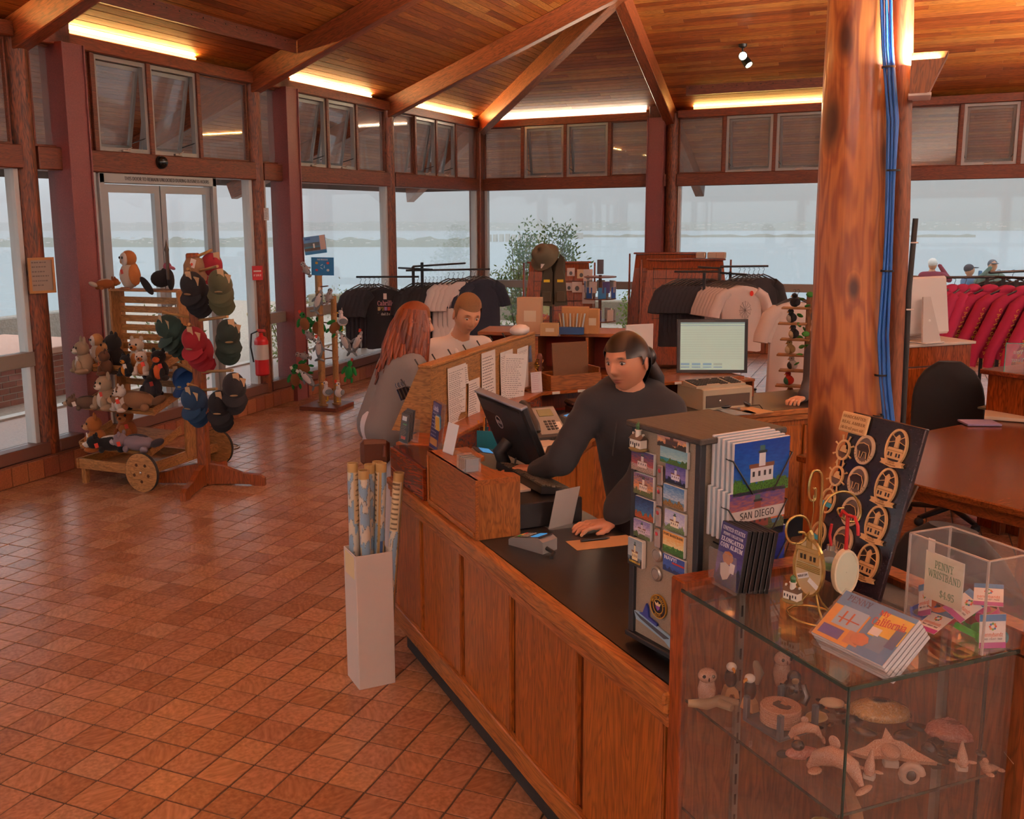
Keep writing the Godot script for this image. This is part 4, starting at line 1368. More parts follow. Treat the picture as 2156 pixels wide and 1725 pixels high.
	figure("stone_octopus","glossy black stone octopus with curled arms","figurine",at_h(1955,1600,S),0.0,[["body",N().ell(V(0,0.022,0),V(0.017,0.02,0.016)).tube([V(0.01,0.008,0),V(0.035,0.01,0.01),V(0.042,0.026,0.014),V(0.03,0.03,0.016)],[0.009,0.008,0.006,0.003],8).tube([V(-0.01,0.008,0),V(-0.035,0.012,0.006),V(-0.045,0.03,0.004)],[0.009,0.008,0.004],8).tube([V(0,0.006,0.012),V(0.01,0.006,0.036),V(0.03,0.01,0.04)],[0.008,0.007,0.003],8),blk]])
	# ---- lower shelf: larger carved fish and rays
	var S2h:=0.573
	for q in [[1640,1600,0.2,1.0,"#a88f64","green-brown carved stone fish on the lower glass shelf"],[1500,1640,0.9,1.2,"#5c4030","dark brown carved stone fish deep in the case"]]:
		pass
	figure("stone_swordfish","long pale stone ray with raised wing on the lower shelf","figurine",desk(-1.6,0.09,S2h),DT,[["body",N().prism([P(-0.1,0.0),P(-0.07,0.012),P(-0.03,0.05),P(-0.02,0.02),P(0.05,0.03),P(0.11,0.09),P(0.08,0.02),P(0.03,0.0)],0.03,-0.015),mat("#cbb694",0.35)]])
	figure("stone_fish_figure","olive stone fish with spread fins on the lower shelf","figurine",desk(-1.62,0.2,S2h),DT+0.3,[["body",N().ell(V(0,0.07,0),V(0.065,0.026,0.018)),mat("#94824c",0.3)],["fins",N().ell(V(0.075,0.075,0),V(0.02,0.024,0.004)).ell(V(-0.02,0.045,0.015),V(0.016,0.02,0.004)),mat("#94824c",0.3)],["stand",N().rod(V(0,0,0),V(0,0.05,0),0.012,8),mat("#5c4430",0.6)]])
	figure("stone_geode","broken tan geode on the lower shelf of the case","figurine",desk(-1.45,0.22,S2h),0.3,[["body",N().ell(V(0,0.035,0),V(0.045,0.035,0.04),Basis(Vector3.RIGHT,0.5),9,6),mat("#a8905c",0.6,0.0,{"tex": tx.rough,"tri": V(20,20,20)})]])
	figure("dried_stem","brown dried kelp stem leaning behind the lower shelf","ornament",desk(-1.5,0.12,S2h),DT,[["stem",N().tube([V(0.1,0.0,0),V(0.03,0.12,-0.02),V(-0.02,0.2,-0.03),V(-0.06,0.27,-0.03)],[0.004,0.01,0.016,0.003],8),mat("#8a5a2c",0.5)]])
# ---- printed pictures: a shore, a house with a lantern tower, lines of type
func fill(im: Image,x: float,y: float,w: float,h: float,hex: String) -> void:
	var W:=im.get_width()
	var H:=im.get_height()
	im.fill_rect(Rect2i(int(x*W),int(y*H),maxi(1,int(w*W)),maxi(1,int(h*H))),Color(hex))
func shore_pic(top: String,low: String,land: String,sea: String,house: String,sd: int,w:=96,h:=72) -> ImageTexture:
	var im:=Image.create(w,h,false,Image.FORMAT_RGB8)
	var n:=noise(0.05,sd,3)
	for y in h:
		for x in w:
			var f:=float(y)/h
			var c:=Color(top).lerp(Color(low),clampf(f*1.5+n.get_noise_2d(x*1.0,y*3.0)*0.5,0,1))
			if f > 0.66:
				c = Color(sea).lerp(Color(top),clampf(n.get_noise_2d(x*2.0,y*7.0)*0.5+0.1,0,1))
			if f > 0.74+n.get_noise_1d(x*0.9)*0.25:
				c = Color(land).lerp(Color("#20301a"),clampf(n.get_noise_2d(x*5.0,y*5.0)+0.2,0,1))
			im.set_pixel(x,y,c)
	if house != "":
		fill(im,0.3,0.5,0.42,0.28,house)
		fill(im,0.28,0.44,0.46,0.08,"#7a5240")
		fill(im,0.45,0.24,0.12,0.26,house)
		fill(im,0.43,0.2,0.16,0.05,"#2a3034")
		fill(im,0.46,0.1,0.1,0.1,"#3f6a64")
		for k in 4:
			fill(im,0.34+k*0.1,0.58,0.04,0.1,"#3a3a44")
	return ImageTexture.create_from_image(im)
func type_pic(bg: String,ink: String,lines: int,sd: int,w:=64,h:=80,blocks:=[]) -> ImageTexture:
	var im:=Image.create(w,h,false,Image.FORMAT_RGB8)
	im.fill(Color(bg))
	var r:=RandomNumberGenerator.new()
	r.seed = sd
	for k in lines:
		var y:=0.08+0.86*k/lines
		var x:=0.08
		while x < 0.9-r.randf()*0.35:
			var l:=r.randf_range(0.04,0.12)
			fill(im,x,y,l,maxf(0.012,0.3/lines),ink)
			x += l+0.025
	for b in blocks:
		fill(im,b[0],b[1],b[2],b[3],b[4])
	return ImageTexture.create_from_image(im)
func printed(t: Texture2D,rough:=0.3) -> StandardMaterial3D:
	return mat("#ffffff",rough,0.0,{"tex": t})
func quad_shape(w: float,h: float) -> B:
	var b:=N()
	b.quad(V(-w/2,-h/2,0),V(w/2,-h/2,0),V(w/2,h/2,0),V(-w/2,h/2,0),Vector3.BACK)
	return b
# a card, book or magnet: a slab with its print on the +z face, centred
func card(called: String,label: String,category: String,at: Transform3D,w: float,h: float,d: float,pr: Material,edge:="#e8e6e0",group:="",parent: Node = null) -> Node3D:
	var t: Node3D = put(called,N().box(V(0,0,-d/2),V(w,h,d),minf(0.0015,d*0.3)),mat(edge,0.5),parent,at)
	if parent == null:
		tag(t,label,category,group)
	put("print",quad_shape(w-0.002,h-0.002),pr,t,xf(V(0,0,0.0006)))
	return t
func build_tower() -> void:
	var turn:=DT+0.127
	var base:=desk(-2.19,0.215,0.85)
	var f:=Transform3D(Basis(Vector3.UP,turn),base)
	var t:=thing("souvenir_tower","square grey souvenir tower on a turntable covered with magnets","display stand",base,turn)
	var blk:=mat("#20242a",0.5)
	put("turntable",N().turned([P(0,0.001),P(0.115,0.001),P(0.12,0.008),P(0.11,0.016),P(0,0.016)],28),mat("#b9b6ae",0.4,0.4),t)
	put("bottom_board",N().box(V(0,0.024,0),V(0.285,0.016,0.285),0.003),blk,t)
	put("top_board",N().box(V(0,0.624,0),V(0.295,0.016,0.295),0.003),mat("#4c4640",0.55,0.0,{"tex": tx.oakx,"tri": V(2,9,9)}),t)
	put("core",N().box(V(0,0.324,0),V(0.25,0.584,0.25)),mat("#a39684",0.55,0.0,{"tex": tx.fine,"tri": V(8,8,8)}),t)
	for q in [[-1,-1],[1,-1],[1,1],[-1,1]]:
		put("corner_post",N().box(V(q[0]*0.126,0.324,q[1]*0.126),V(0.02,0.584,0.02),0.002),blk,t)
	var inv:=f.affine_inverse()
	var nz:=f.basis.z
	# spots on the two faces in view, from where they show
	var left:=func(x: float,y: float) -> Vector3: return inv*on_plane(x,y,f*V(0,0,0.127),nz)
	var magnets:=[
		[1358,972,55,52,"magnet with a flag over a white house",["#3a3f78","#b4524a","#c9b0a4","#c8a09a","#e6dcd6"]],
		[1360,1021,48,54,"magnet with a white house at sunset",["#6a5e8c","#e39a5c","#6b7a4a","#c9a27c","#efe6da"]],
		[1362,1071,46,54,"magnet with a night sky over orange rocks",["#16305c","#3c6aa0","#c0582c","#1d8fb4",""]],
		[1357,1114,42,46,"magnet with a grey house under violet sky",["#7c78b0","#d9c9dc","#5c7444","#a8a4b4","#c9c4cc"]],
		[1420,928,66,40,"wide magnet with a dark lighthouse at dusk",["#8a6e9c","#f0b474","#3a2c2c","#d09060","#4a3430"]],
		[1424,962,62,40,"wide magnet with a green headland and turquoise bay",["#7ab4cc","#a8d0d4","#4c7434","#1f8296",""]],
		[1428,1000,46,46,"magnet with a white lighthouse on violet night",["#4a4a9c","#8c84c4","#23284c","#5c64a8","#d8dce6"]],
		[1424,1046,48,52,"magnet with a curved blue bridge",["#4c84c0","#b8d0e0","#a8804c","#5a90b4",""]],
		[1426,1098,46,50,"magnet with a pale painted lighthouse",["#a8b4e0","#dde0f0","#7a9c6c","#b0bce0","#f0ecd8"]],
		[1423,1145,48,52,"magnet lettered for a cemetery on green lawn",["#f0a850","#f6e6b0","#3f7a38","#4c8a44",""]],
		[1424,1190,50,42,"blue magnet lettered for the navy with red stripe",["#2c4c9c","#3c64b4","#1f3a80","#2a58a8",""]]]
	for k in magnets.size():
		var q = magnets[k]
		var c: Vector3 = left.call(q[0],q[1])
		var w: float = q[2]*0.00172
		var h: float = q[3]*0.00112
		var p = q[5]
		var m:=card("fridge_magnet",q[4]+" on the souvenir tower","magnet",f*xf(V(c.x,c.y,0.136)),w,h,0.009,printed(shore_pic(p[0],p[1],p[2],p[3],p[4],200+k)),"#d8dcdc","magnets on the souvenir tower")
		if k == 9:
			text("lettering","FORT ROSECRANS",0.008,mat("#1c2030",0.5),m,xf(V(0,h*0.36,0.001)),"Droid Serif",true,w*0.9,0.0004)
		if k == 10:
			text("lettering","NAVY!",0.014,mat("#e6e8f0",0.5),m,xf(V(-w*0.15,h*0.32,0.001)),"Droid Sans",true,w*0.55,0.0004)
			put("stripe",N().box(V(w*0.2,h*0.12,0.0006),V(w*0.55,h*0.1,0.0004)),mat("#b8342c",0.5),m)
		if k == 1:
			text("lettering","CABRILLO",0.008,mat("#3a2420",0.5),m,xf(V(0,h*0.36,0.001)),"Droid Serif",true,w*0.6,0.0004)
	var cb: Vector3 = left.call(1346,1162)
	var po:=card("poster_magnet","tall cream magnet of a lighthouse lettered in yellow, lowest of its column","magnet",f*xf(V(cb.x,cb.y,0.142)),0.062,0.078,0.014,printed(shore_pic("#8fa6b4","#a8bcc4","#2a3038","#5c7684","#e8dcae",240,64,84)),"#f0ece0")
	text("lettering","CABRILLO",0.008,mat("#e6c84c",0.5),po,xf(V(0,-0.027,0.001)),"Droid Sans",true,0.046,0.0004)
	var fp: Vector3 = left.call(1395,0+1065)
	for k in 4:
		var c: Vector3 = left.call(1395-k*2.0,1000+k*44.0)
		var o:=put("foil_sachet",N().box(Vector3.ZERO,V(0.022,0.054,0.008),0.003),mat("#d9d6d2",0.18,0.85,{"tex": tx.rough,"tri": V(30,30,30)}),null,f*xf(V(c.x,c.y,0.134),0,0,2.0))
		tag(o,"crinkled silver sachet with a red mark, in the middle row of the tower","sachet","silver sachets on the tower")
		put("red_mark",N().ell(V(0.0,0.012,0.0042),V(0.006,0.006,0.0008),Basis.IDENTITY,8,4),mat("#b03038",0.4),o)
	for q in [[1386,1168,"upper"],[1384,1208,"lower"]]:
		var c: Vector3 = left.call(q[0],q[1])
		var o:=put("round_tin",N().turned([P(0,0.01),P(0.017,0.009),P(0.0205,0.006),P(0.021,0.0),P(0,0.0)],24),mat("#a9a8a2",0.3,0.75),null,f*Transform3D(Basis(Vector3.RIGHT,PI/2),V(c.x,c.y,0.126)))
		tag(o,"%s round silver medal on the souvenir tower" % q[2],"medal","silver medals on the tower")
		put("ring",N().turned([P(0.013,0.0094),P(0.0145,0.0103),P(0.016,0.0094)],24),mat("#8c8a84",0.4,0.7),o)
	var ec: Vector3 = left.call(1388,1277)
	var em:=thing("navy_emblem","round black and gold navy seal near the foot of the souvenir tower","emblem",f*V(ec.x,ec.y,0.127),turn)
	put("disc",N().turned([P(0,0.004),P(0.031,0.004),P(0.032,0),P(0,0)],30),mat("#1c1c22",0.4),em,xf(Vector3.ZERO,90))
	put("rim",N().turned([P(0.03,0.0045),P(0.033,0.005),P(0.033,0),P(0.03,0)],30),mat("#c79a3c",0.35,0.6),em,xf(Vector3.ZERO,90))
	put("inner_ring",N().turned([P(0.018,0.0046),P(0.02,0.005),P(0.0215,0.0046)],30),mat("#c79a3c",0.35,0.6),em,xf(Vector3.ZERO,90))
	put("shield",N().prism([P(-0.008,0.006),P(0.008,0.006),P(0.008,-0.004),P(0,-0.012),P(-0.008,-0.004)],0.001,0.0045),mat("#7a4a9c",0.5),em)
	put("eagle",N().prism([P(-0.013,0.012),P(-0.004,0.008),P(0,0.014),P(0.004,0.008),P(0.013,0.012),P(0.008,0.002),P(-0.008,0.002)],0.001,0.0048),mat("#e6d9b0",0.5),em)
	arc_text(em,"UNITED STATES",0.0255,150.0,0.0085,mat("#d9ae4c",0.4,0.5),0.005,false)
	arc_text(em,"NAVY",0.0255,60.0,0.0085,mat("#d9ae4c",0.4,0.5),0.005,true)
	var sc: Vector3 = left.call(1365,1308)
	var sh:=thing("ship_magnet","blue and grey cut-out battleship magnet below the round navy seal","magnet",f*V(sc.x+0.012,sc.y,0.127),turn)
	put("hull",N().prism([P(-0.07,0.012),P(-0.05,0.016),P(0.1,-0.012),P(0.09,-0.045),P(0.06,-0.03),P(-0.04,-0.012),P(-0.06,-0.01)],0.004),mat("#8fb4cc",0.5),sh)
	put("side",N().prism([P(-0.066,0.011),P(0.08,-0.016),P(0.06,-0.024),P(-0.04,-0.002)],0.0055),mat("#454c58",0.5),sh)
	put("superstructure",N().prism([P(-0.045,0.014),P(0.03,0.0),P(0.03,0.008),P(-0.005,0.016),P(-0.01,0.04),P(-0.016,0.05),P(-0.022,0.038),P(-0.03,0.02)],0.006),mat("#2f3f94",0.5),sh)
	# a little model house in the top corner
	var hc: Vector3 = left.call(1355,935)
	model_lighthouse("white model lighthouse with green lantern at the top of the souvenir tower",f*V(hc.x,hc.y-0.012,0.145),turn,0.9)
	# postcards held by black wires on the right-hand face
	var right:=func(x: float,y: float) -> Vector3: return inv*on_plane(x,y,f*V(0.127,0,0),f.basis.x)
	var ry:=Basis(Vector3.UP,PI/2)
	var pics:=[shore_pic("#0a3c96","#1c5cb8","#4c8a34","#2060b0","#e9ecf2",301,128,104),shore_pic("#5a4a8c","#e07a4c","#5c6a44","#4c8ac0","#8a4a44",302,128,104),shore_pic("#1c2470","#2a3c9c","#1a2860","#223a90","",303)]
	var lab:=["thick stack of blue lighthouse books held by wires on the tower","stack of colourful city books below the lighthouse books","dark blue book behind the coin albums, lowest on the tower"]
	for k in 3:
		var a: Vector3 = right.call([1568,1558,1560][k],[972,1070,1150][k])
		for j in 5:
			if k == 2 and j < 4:
				continue
			var o:=card("postcard_book",lab[k] if j == 4 else lab[k].replace("stack","under-sheets in stack") ,"book",f*Transform3D(ry,V(0.131+0.011*(j+1),a.y+0.004*(4-j),a.z+0.006*(4-j))),0.19,[0.138,0.128,0.12][k],0.009,printed(pics[k]) if j == 4 else mat("#9fb0bc",0.4),"#dfe2e6",lab[k])
			if j == 4 and k == 1:
				put("title_band",N().box(V(0,0.0,0.001),V(0.19,0.03,0.0004)),mat("#e8e2e0",0.4),o)
				text("lettering","SAN DIEGO",0.024,mat("#16161a",0.5),o,xf(V(0,0,0.0016)),"Droid Sans",false,0.115,0.0004)
		for s in [-1,1]:
			put("wire",N().tube([V(0.132,a.y+0.03,a.z+s*0.1),V(0.19,a.y+0.025,a.z+s*0.1),V(0.194,a.y-0.065,a.z+s*0.035)],0.0022,6),mat("#17171a",0.4),t)
func arc_text(parent: Node,words: String,r: float,span: float,h: float,m: Material,z: float,below: bool) -> void:
	for k in words.length():
		if words[k] == " ":
			continue
		var a:=deg_to_rad(90.0+span/2-span*(k+0.5)/words.length())
		if below:
			a = deg_to_rad(-90.0-span/2+span*(k+0.5)/words.length())
		text("letter",words[k],h,m,parent,Transform3D(Basis(Vector3.BACK,a-PI/2+(PI if below else 0.0)),V(cos(a)*r,sin(a)*r,z)),"Droid Sans",true,0.0,0.0005)
func model_lighthouse(label: String,at: Vector3,turn: float,k: float,called:="model_lighthouse") -> Node3D:
	var t:=thing(called,label,"model",at,turn)
	var wh:=mat("#eae6da",0.6)
	put("ground",N().ell(V(0,0,0)*k,V(0.036,0.008,0.024)*k,Basis.IDENTITY,10,6),mat("#7a6c44",0.8),t)
	put("house",N().box(V(0,0.018,0)*k,V(0.05,0.026,0.026)*k,0.001),wh,t)
	put("roof",N().prism([P(-0.016,0),P(0.016,0),P(0,0.014)],0.054*k,-0.027*k),mat("#5c4a3c",0.7),t,Transform3D(Basis(Vector3.UP,PI/2)*Basis.from_scale(V(k,k,1)),V(0,0.031,0)*k))
	for s in [-1,1]:
		put("chimney",N().box(V(s*0.023,0.042,0)*k,V(0.005,0.014,0.006)*k),wh,t)
		for j in [0.009,0.019]:
			put("window",N().box(V(s*j,0.018,0.0132)*k,V(0.004,0.009,0.001)*k),mat("#2a2a30",0.3),t)
	put("door",N().box(V(0,0.013,0.0132)*k,V(0.006,0.014,0.001)*k),mat("#4a3a30",0.4),t)
	put("tower",N().turned([P(0,0.03),P(0.0095,0.03),P(0.0085,0.056),P(0.011,0.057),P(0.011,0.06),P(0,0.06)],14),wh,t,Transform3D(Basis.from_scale(Vector3.ONE*k),Vector3.ZERO))
	put("lantern",N().turned([P(0,0.06),P(0.008,0.06),P(0.008,0.07),P(0.01,0.071),P(0.006,0.079),P(0.0015,0.082),P(0,0.086)],12),mat("#2f5a34",0.4),t,Transform3D(Basis.from_scale(Vector3.ONE*k),Vector3.ZERO))
	return t
func build_case_top() -> void:
	var H:=1.1435
	# ---- coin albums in a clear bin
	var ab:=desk(-1.905,0.075,H)
	var ac:=mat("#eef2f2",0.03,0.0,{"alpha": 0.08})
	var t:=thing("album_bin","clear acrylic bin of coin albums on the glass case","bin",ab,DT)
	put("front_pane",N().box(V(0,0.045,0.0),V(0.105,0.09,0.003)),ac,t)
	put("base_pane",N().box(V(0,0.0015,-0.05),V(0.105,0.003,0.1)),ac,t)
	put("back_pane",N().box(V(0,0.04,-0.1),V(0.105,0.08,0.003)),ac,t)
	var pic:=shore_pic("#34306c","#4c4488","#2a2450","#5a5494","",410,64,96)
	for k in 6:
		var o:=card("coin_album","black coin album in the clear bin, purple cover with eagle and copper coin" if k == 0 else "black coin album in plastic wrap, stacked in the clear bin","album",Transform3D(Basis(Vector3.UP,DT)*Basis(Vector3.RIGHT,deg_to_rad(-9)),ab)*xf(V(0.002,0.08,-0.008-k*0.0155)),0.098,0.152,0.012,printed(pic) if k == 0 else mat("#1b1a1e",0.25),"#17161a","coin albums in the bin")
		if k == 0:
			text("lettering","UNITED STATES",0.0125,mat("#d9dce6",0.5),o,xf(V(0,0.062,0.001)),"Droid Serif",true,0.084,0.0004)
			text("lettering","PENNY COLLECTOR",0.009,mat("#d9dce6",0.5),o,xf(V(0,0.049,0.001)),"Droid Serif",true,0.075,0.0004)
			text("lettering","ELONGATED",0.014,mat("#e9ecf2",0.5),o,xf(V(0,0.035,0.001)),"Droid Serif",true,0.084,0.0004)
			text("lettering","COIN ALBUM",0.014,mat("#e9ecf2",0.5),o,xf(V(0,0.021,0.001)),"Droid Serif",true,0.084,0.0004)
			put("coin",N().ell(V(-0.006,-0.006,0.001),V(0.021,0.017,0.0006),Basis.IDENTITY,20,4),mat("#b8794a",0.35,0.3),o)
			put("eagle_head",N().prism([P(-0.03,-0.025),P(-0.012,-0.018),P(0.008,-0.024),P(0.014,-0.035),P(0.004,-0.055),P(-0.012,-0.062),P(-0.024,-0.05)],0.0006,0.0012),mat("#d9d4cc",0.6),o)
			put("price_sticker",N().box(V(0.016,-0.026,0.0022),V(0.018,0.024,0.0004)),mat("#e6e8ec",0.5),o)
	# ---- penny books in a low stand
	var pb:=on_plane(1785,1375,V(0,H,0),Vector3.UP)
	var bs:=Basis(Vector3.UP,DT+0.09)*Basis(Vector3.RIGHT,deg_to_rad(-52))
	var pst:=thing("penny_book_stand","low clear stand tilting the penny passport books","stand",pb+V(0.0,0,0),DT+0.09)
	put("rest",N().prism([P(0,0),P(0.09,0),P(0.09,0.055)],0.15,-0.075),ac,pst,Transform3D(Basis(Vector3.FORWARD,Vector3.UP,Vector3.RIGHT),V(0,0.0005,0.0)))
	var cover:=Image.create(128,96,false,Image.FORMAT_RGB8)
	cover.fill(Color("#3f86b8"))
	for q in [[0.0,0.3,0.5,0.7,"#e0a04c"],[0.12,0.28,0.36,0.4,"#9cc0dc"],[0.2,0.36,0.03,0.26,"#b4522c"],[0.3,0.36,0.03,0.26,"#b4522c"],[0.15,0.5,0.3,0.03,"#a8482c"],[0.6,0.1,0.4,0.5,"#f0c84c"],[0.68,0.55,0.2,0.3,"#5c90b4"],[0.05,0.72,0.3,0.2,"#4c4a9c"],[0.4,0.66,0.2,0.26,"#c98a64"],[0.86,0.3,0.12,0.4,"#2f5c8c"]]:
		fill(cover,q[0],q[1],q[2],q[3],q[4])
	for k in 5:
		var o:=card("penny_book","bright yellow and blue penny passport book, front of the tilted row" if k == 0 else "penny passport book in clear wrap, behind the front one in the tilted row","book",Transform3D(bs,pb)*xf(V(0,0.062,0.013-k*0.012)),0.185,0.125,0.009,printed(ImageTexture.create_from_image(cover)) if k == 0 else mat("#c9ced2",0.15,0.4),"#d6d9dc","penny passport books")
		if k == 0:
			text("lettering","PENNY",0.02,mat("#23486c",0.5),o,xf(V(-0.045,0.048,0.001)),"Droid Serif",true,0.06,0.0004)
			text("lettering","My",0.016,mat("#c03a2c",0.5),o,xf(V(0.022,0.045,0.0012),0,0,8),"Droid Serif",true,0.0,0.0004)
			text("lettering","California",0.024,mat("#c03a2c",0.5),o,xf(V(0.045,0.026,0.0012),0,0,8),"Droid Serif",true,0.075,0.0004)
			put("coin",N().ell(V(0.012,-0.03,0.001),V(0.022,0.016,0.0006),Basis.IDENTITY,18,4),mat("#c98a6a",0.3,0.4),o)
			put("price_sticker",N().box(V(0.03,0.0,0.0015),V(0.024,0.018,0.0004)),mat("#f0f0ee",0.5),o)
			put("wrap",N().box(V(0,0,0.003),V(0.19,0.13,0.0015),0.0006),mat("#ffffff",0.06,0.0,{"alpha": 0.05}),o)
	# ---- leaning board of laser-cut ornaments
	var o0:=desk(-1.797,0.34,H)
	var lean:=atan2(0.11,0.4)
	var f:=Transform3D(Basis(Vector3.UP,DT)*Basis(Vector3.RIGHT,-lean),o0)
	var bd:=put("ornament_board",N().box(V(0,0.208,-0.006),V(0.226,0.416,0.012),0.002),mat("#2a2026",0.22,0.0,{"tex": tx.rough,"tri": V(6,6,6)}),null,f)
	tag(bd,"dark leaning board hung with laser-cut wooden ornaments","display board")
	put("prop",N().box(V(0,0.15,-0.05),V(0.05,0.3,0.006)),mat("#3a2c20",0.6),bd,xf(V(0,0,0),-14))
	var inv:=f.affine_inverse()
	var spot:=func(x: float,y: float) -> Vector3: return inv*on_plane(x,y,f.origin,f.basis.z)
	var ply:=mat("#d9b27c",0.6)
	var dk:=mat("#4a3026",0.4,0.0,{"tex": tx.fleck,"tri": V(60,60,60)})
	for q in [[1890,944,"top"],[1868,1026,"second"],[1847,1105,"third"],[1829,1185,"lowest"]]:
		var c: Vector3 = spot.call(q[0],q[1])
		lighthouse_ornament(f*xf(c+V(0,0,0.001)),ply,dk,"oval laser-cut lighthouse ornament, %s in its column on the dark board" % q[2])
	for q in [[1823,948,"top"],[1808,1013,"second"],[1794,1078,"third"],[1777,1140,"lowest"]]:
		var c: Vector3 = spot.call(q[0],q[1])
		var b:=thing("bear_ornament","round laser-cut bear ornament, %s in the middle column of the dark board" % q[2],"ornament",f*(c+V(0,0,0.001)),0.0,"bear ornaments")
		b.transform = f*xf(c+V(0,0,0.001))
		put("ring",ring_plate(0.03,0.036,0.023,0.029,0.005),mat("#cdb391",0.6),b)
		put("disc",ring_plate(0.0235,0.0295,0.001,0.001,0.002),mat("#6b5a50",0.4),b)
		put("bear",N().prism([P(-0.024,0.004),P(-0.018,0.012),P(-0.004,0.016),P(0.012,0.013),P(0.02,0.0),P(0.02,-0.02),P(0.013,-0.02),P(0.01,-0.006),P(0.0,-0.006),P(-0.002,-0.02),P(-0.009,-0.02),P(-0.012,-0.004),P(-0.02,-0.004)],0.003,0.003),dk,b)
		put("bear_line",N().tube([V(-0.024,0.004,0.0065),V(-0.018,0.012,0.0065),V(-0.004,0.016,0.0065),V(0.012,0.013,0.0065),V(0.02,0,0.0065),V(0.02,-0.02,0.0065)],0.0011,5).tube([V(-0.01,-0.005,0.0065),V(-0.009,-0.02,0.0065),V(-0.002,-0.02,0.0065),V(0.0,-0.006,0.0065),V(0.01,-0.006,0.0065),V(0.013,-0.02,0.0065)],0.0011,5),ply,b)
		arc_text(b,"CALIFORNIA",0.0285,150.0,0.0055,mat("#7a5a3c",0.6),0.0056,true)
	for q in [[1778,948,"upper"],[1764,1003,"lower"]]:
		var c: Vector3 = spot.call(q[0],q[1])
		var w:=thing("wheel_ornament","%s laser-cut ship's wheel ornament on the dark board" % q[2],"ornament",Vector3.ZERO)
		w.transform = f*xf(c+V(0,0,0.001))
		put("rim",ring_plate(0.022,0.026,0.017,0.021,0.005),ply,w)
		for k in 8:
			var a:=TAU*(k+0.5)/8
			put("spoke_handle",N().tube([V(cos(a)*0.022,sin(a)*0.026,0.0025),V(cos(a)*0.03,sin(a)*0.036,0.0025),V(cos(a)*0.032,sin(a)*0.039,0.0025)],[0.0018,0.0022,0.003],6),ply,w)
		put("sea",N().prism([P(-0.016,-0.004),P(0.016,-0.008),P(0.009,-0.019),P(-0.01,-0.018)],0.003),mat("#5a4434",0.25),w)
		put("ship",N().prism([P(-0.01,-0.004),P(0.012,-0.006),P(0.012,0.003),P(0.006,0.004),P(0.004,0.013),P(-0.003,0.012),P(-0.008,0.004)],0.003,0.001),ply,w)
	for q in [[1745,1055,"upper"],[1725,1125,"lower"]]:
		var c: Vector3 = spot.call(q[0],q[1])
		var w:=thing("ship_ornament","%s round ornament of a sailing ship on blue, behind the wire stand" % q[2],"ornament",Vector3.ZERO)
		w.transform = f*xf(c+V(0,0,0.001))
		put("rim",ring_plate(0.024,0.032,0.02,0.028,0.005),ply,w)
		put("sea",N().prism([P(-0.02,-0.002),P(0.02,-0.006),P(0.016,-0.016),P(-0.016,-0.014)],0.003),mat("#3fa0b8",0.3),w)
		put("ship",N().prism([P(-0.012,0.0),P(0.014,-0.004),P(0.012,0.006),P(0.004,0.018),P(-0.006,0.014)],0.003,0.001),ply,w)
	var sg: Vector3 = spot.call(1802,893)
	var pl:=thing("amber_sign","small plywood sign about real amber at the top of the dark board","sign",Vector3.ZERO)
	pl.transform = f*xf(sg+V(0,0,0.001))
	put("plate",N().box(V(0,0,0.0035),V(0.092,0.05,0.007),0.003),ply,pl)
	for k in 3:
		text("lettering",["HANDCRAFTED:","REAL AMBER","(40-50 mil years old)"][k],0.0105,mat("#8a6436",0.7),pl,xf(V(0,0.014-k*0.014,0.0072)),"Droid Sans",true,0.076,0.0004)
	put("grey_wedge",N().box(Vector3.ZERO,V(0.16,0.012,0.12),0.002),mat("#8c8880",0.8,0.0,{"tex": tx.fleck,"tri": V(14,14,14)}),null,Transform3D(Basis(Vector3.UP,DT),desk(-1.68,0.415,H+0.007)))
	tag(get_node("grey_wedge"),"flat grey granite slab on the case behind the dark board","slab")
	build_wire_stand(H)
	build_wristbands(H)
func ring_plate(rx: float,ry: float,ix: float,iy: float,d: float) -> B:
	var o:=[]
	var i:=[]
	for k in 28:
		var a:=TAU*k/28
		o.append(P(cos(a)*rx,sin(a)*ry))
		i.append(P(cos(a)*ix,sin(a)*iy))
	return B.new().frame(o, i, d)
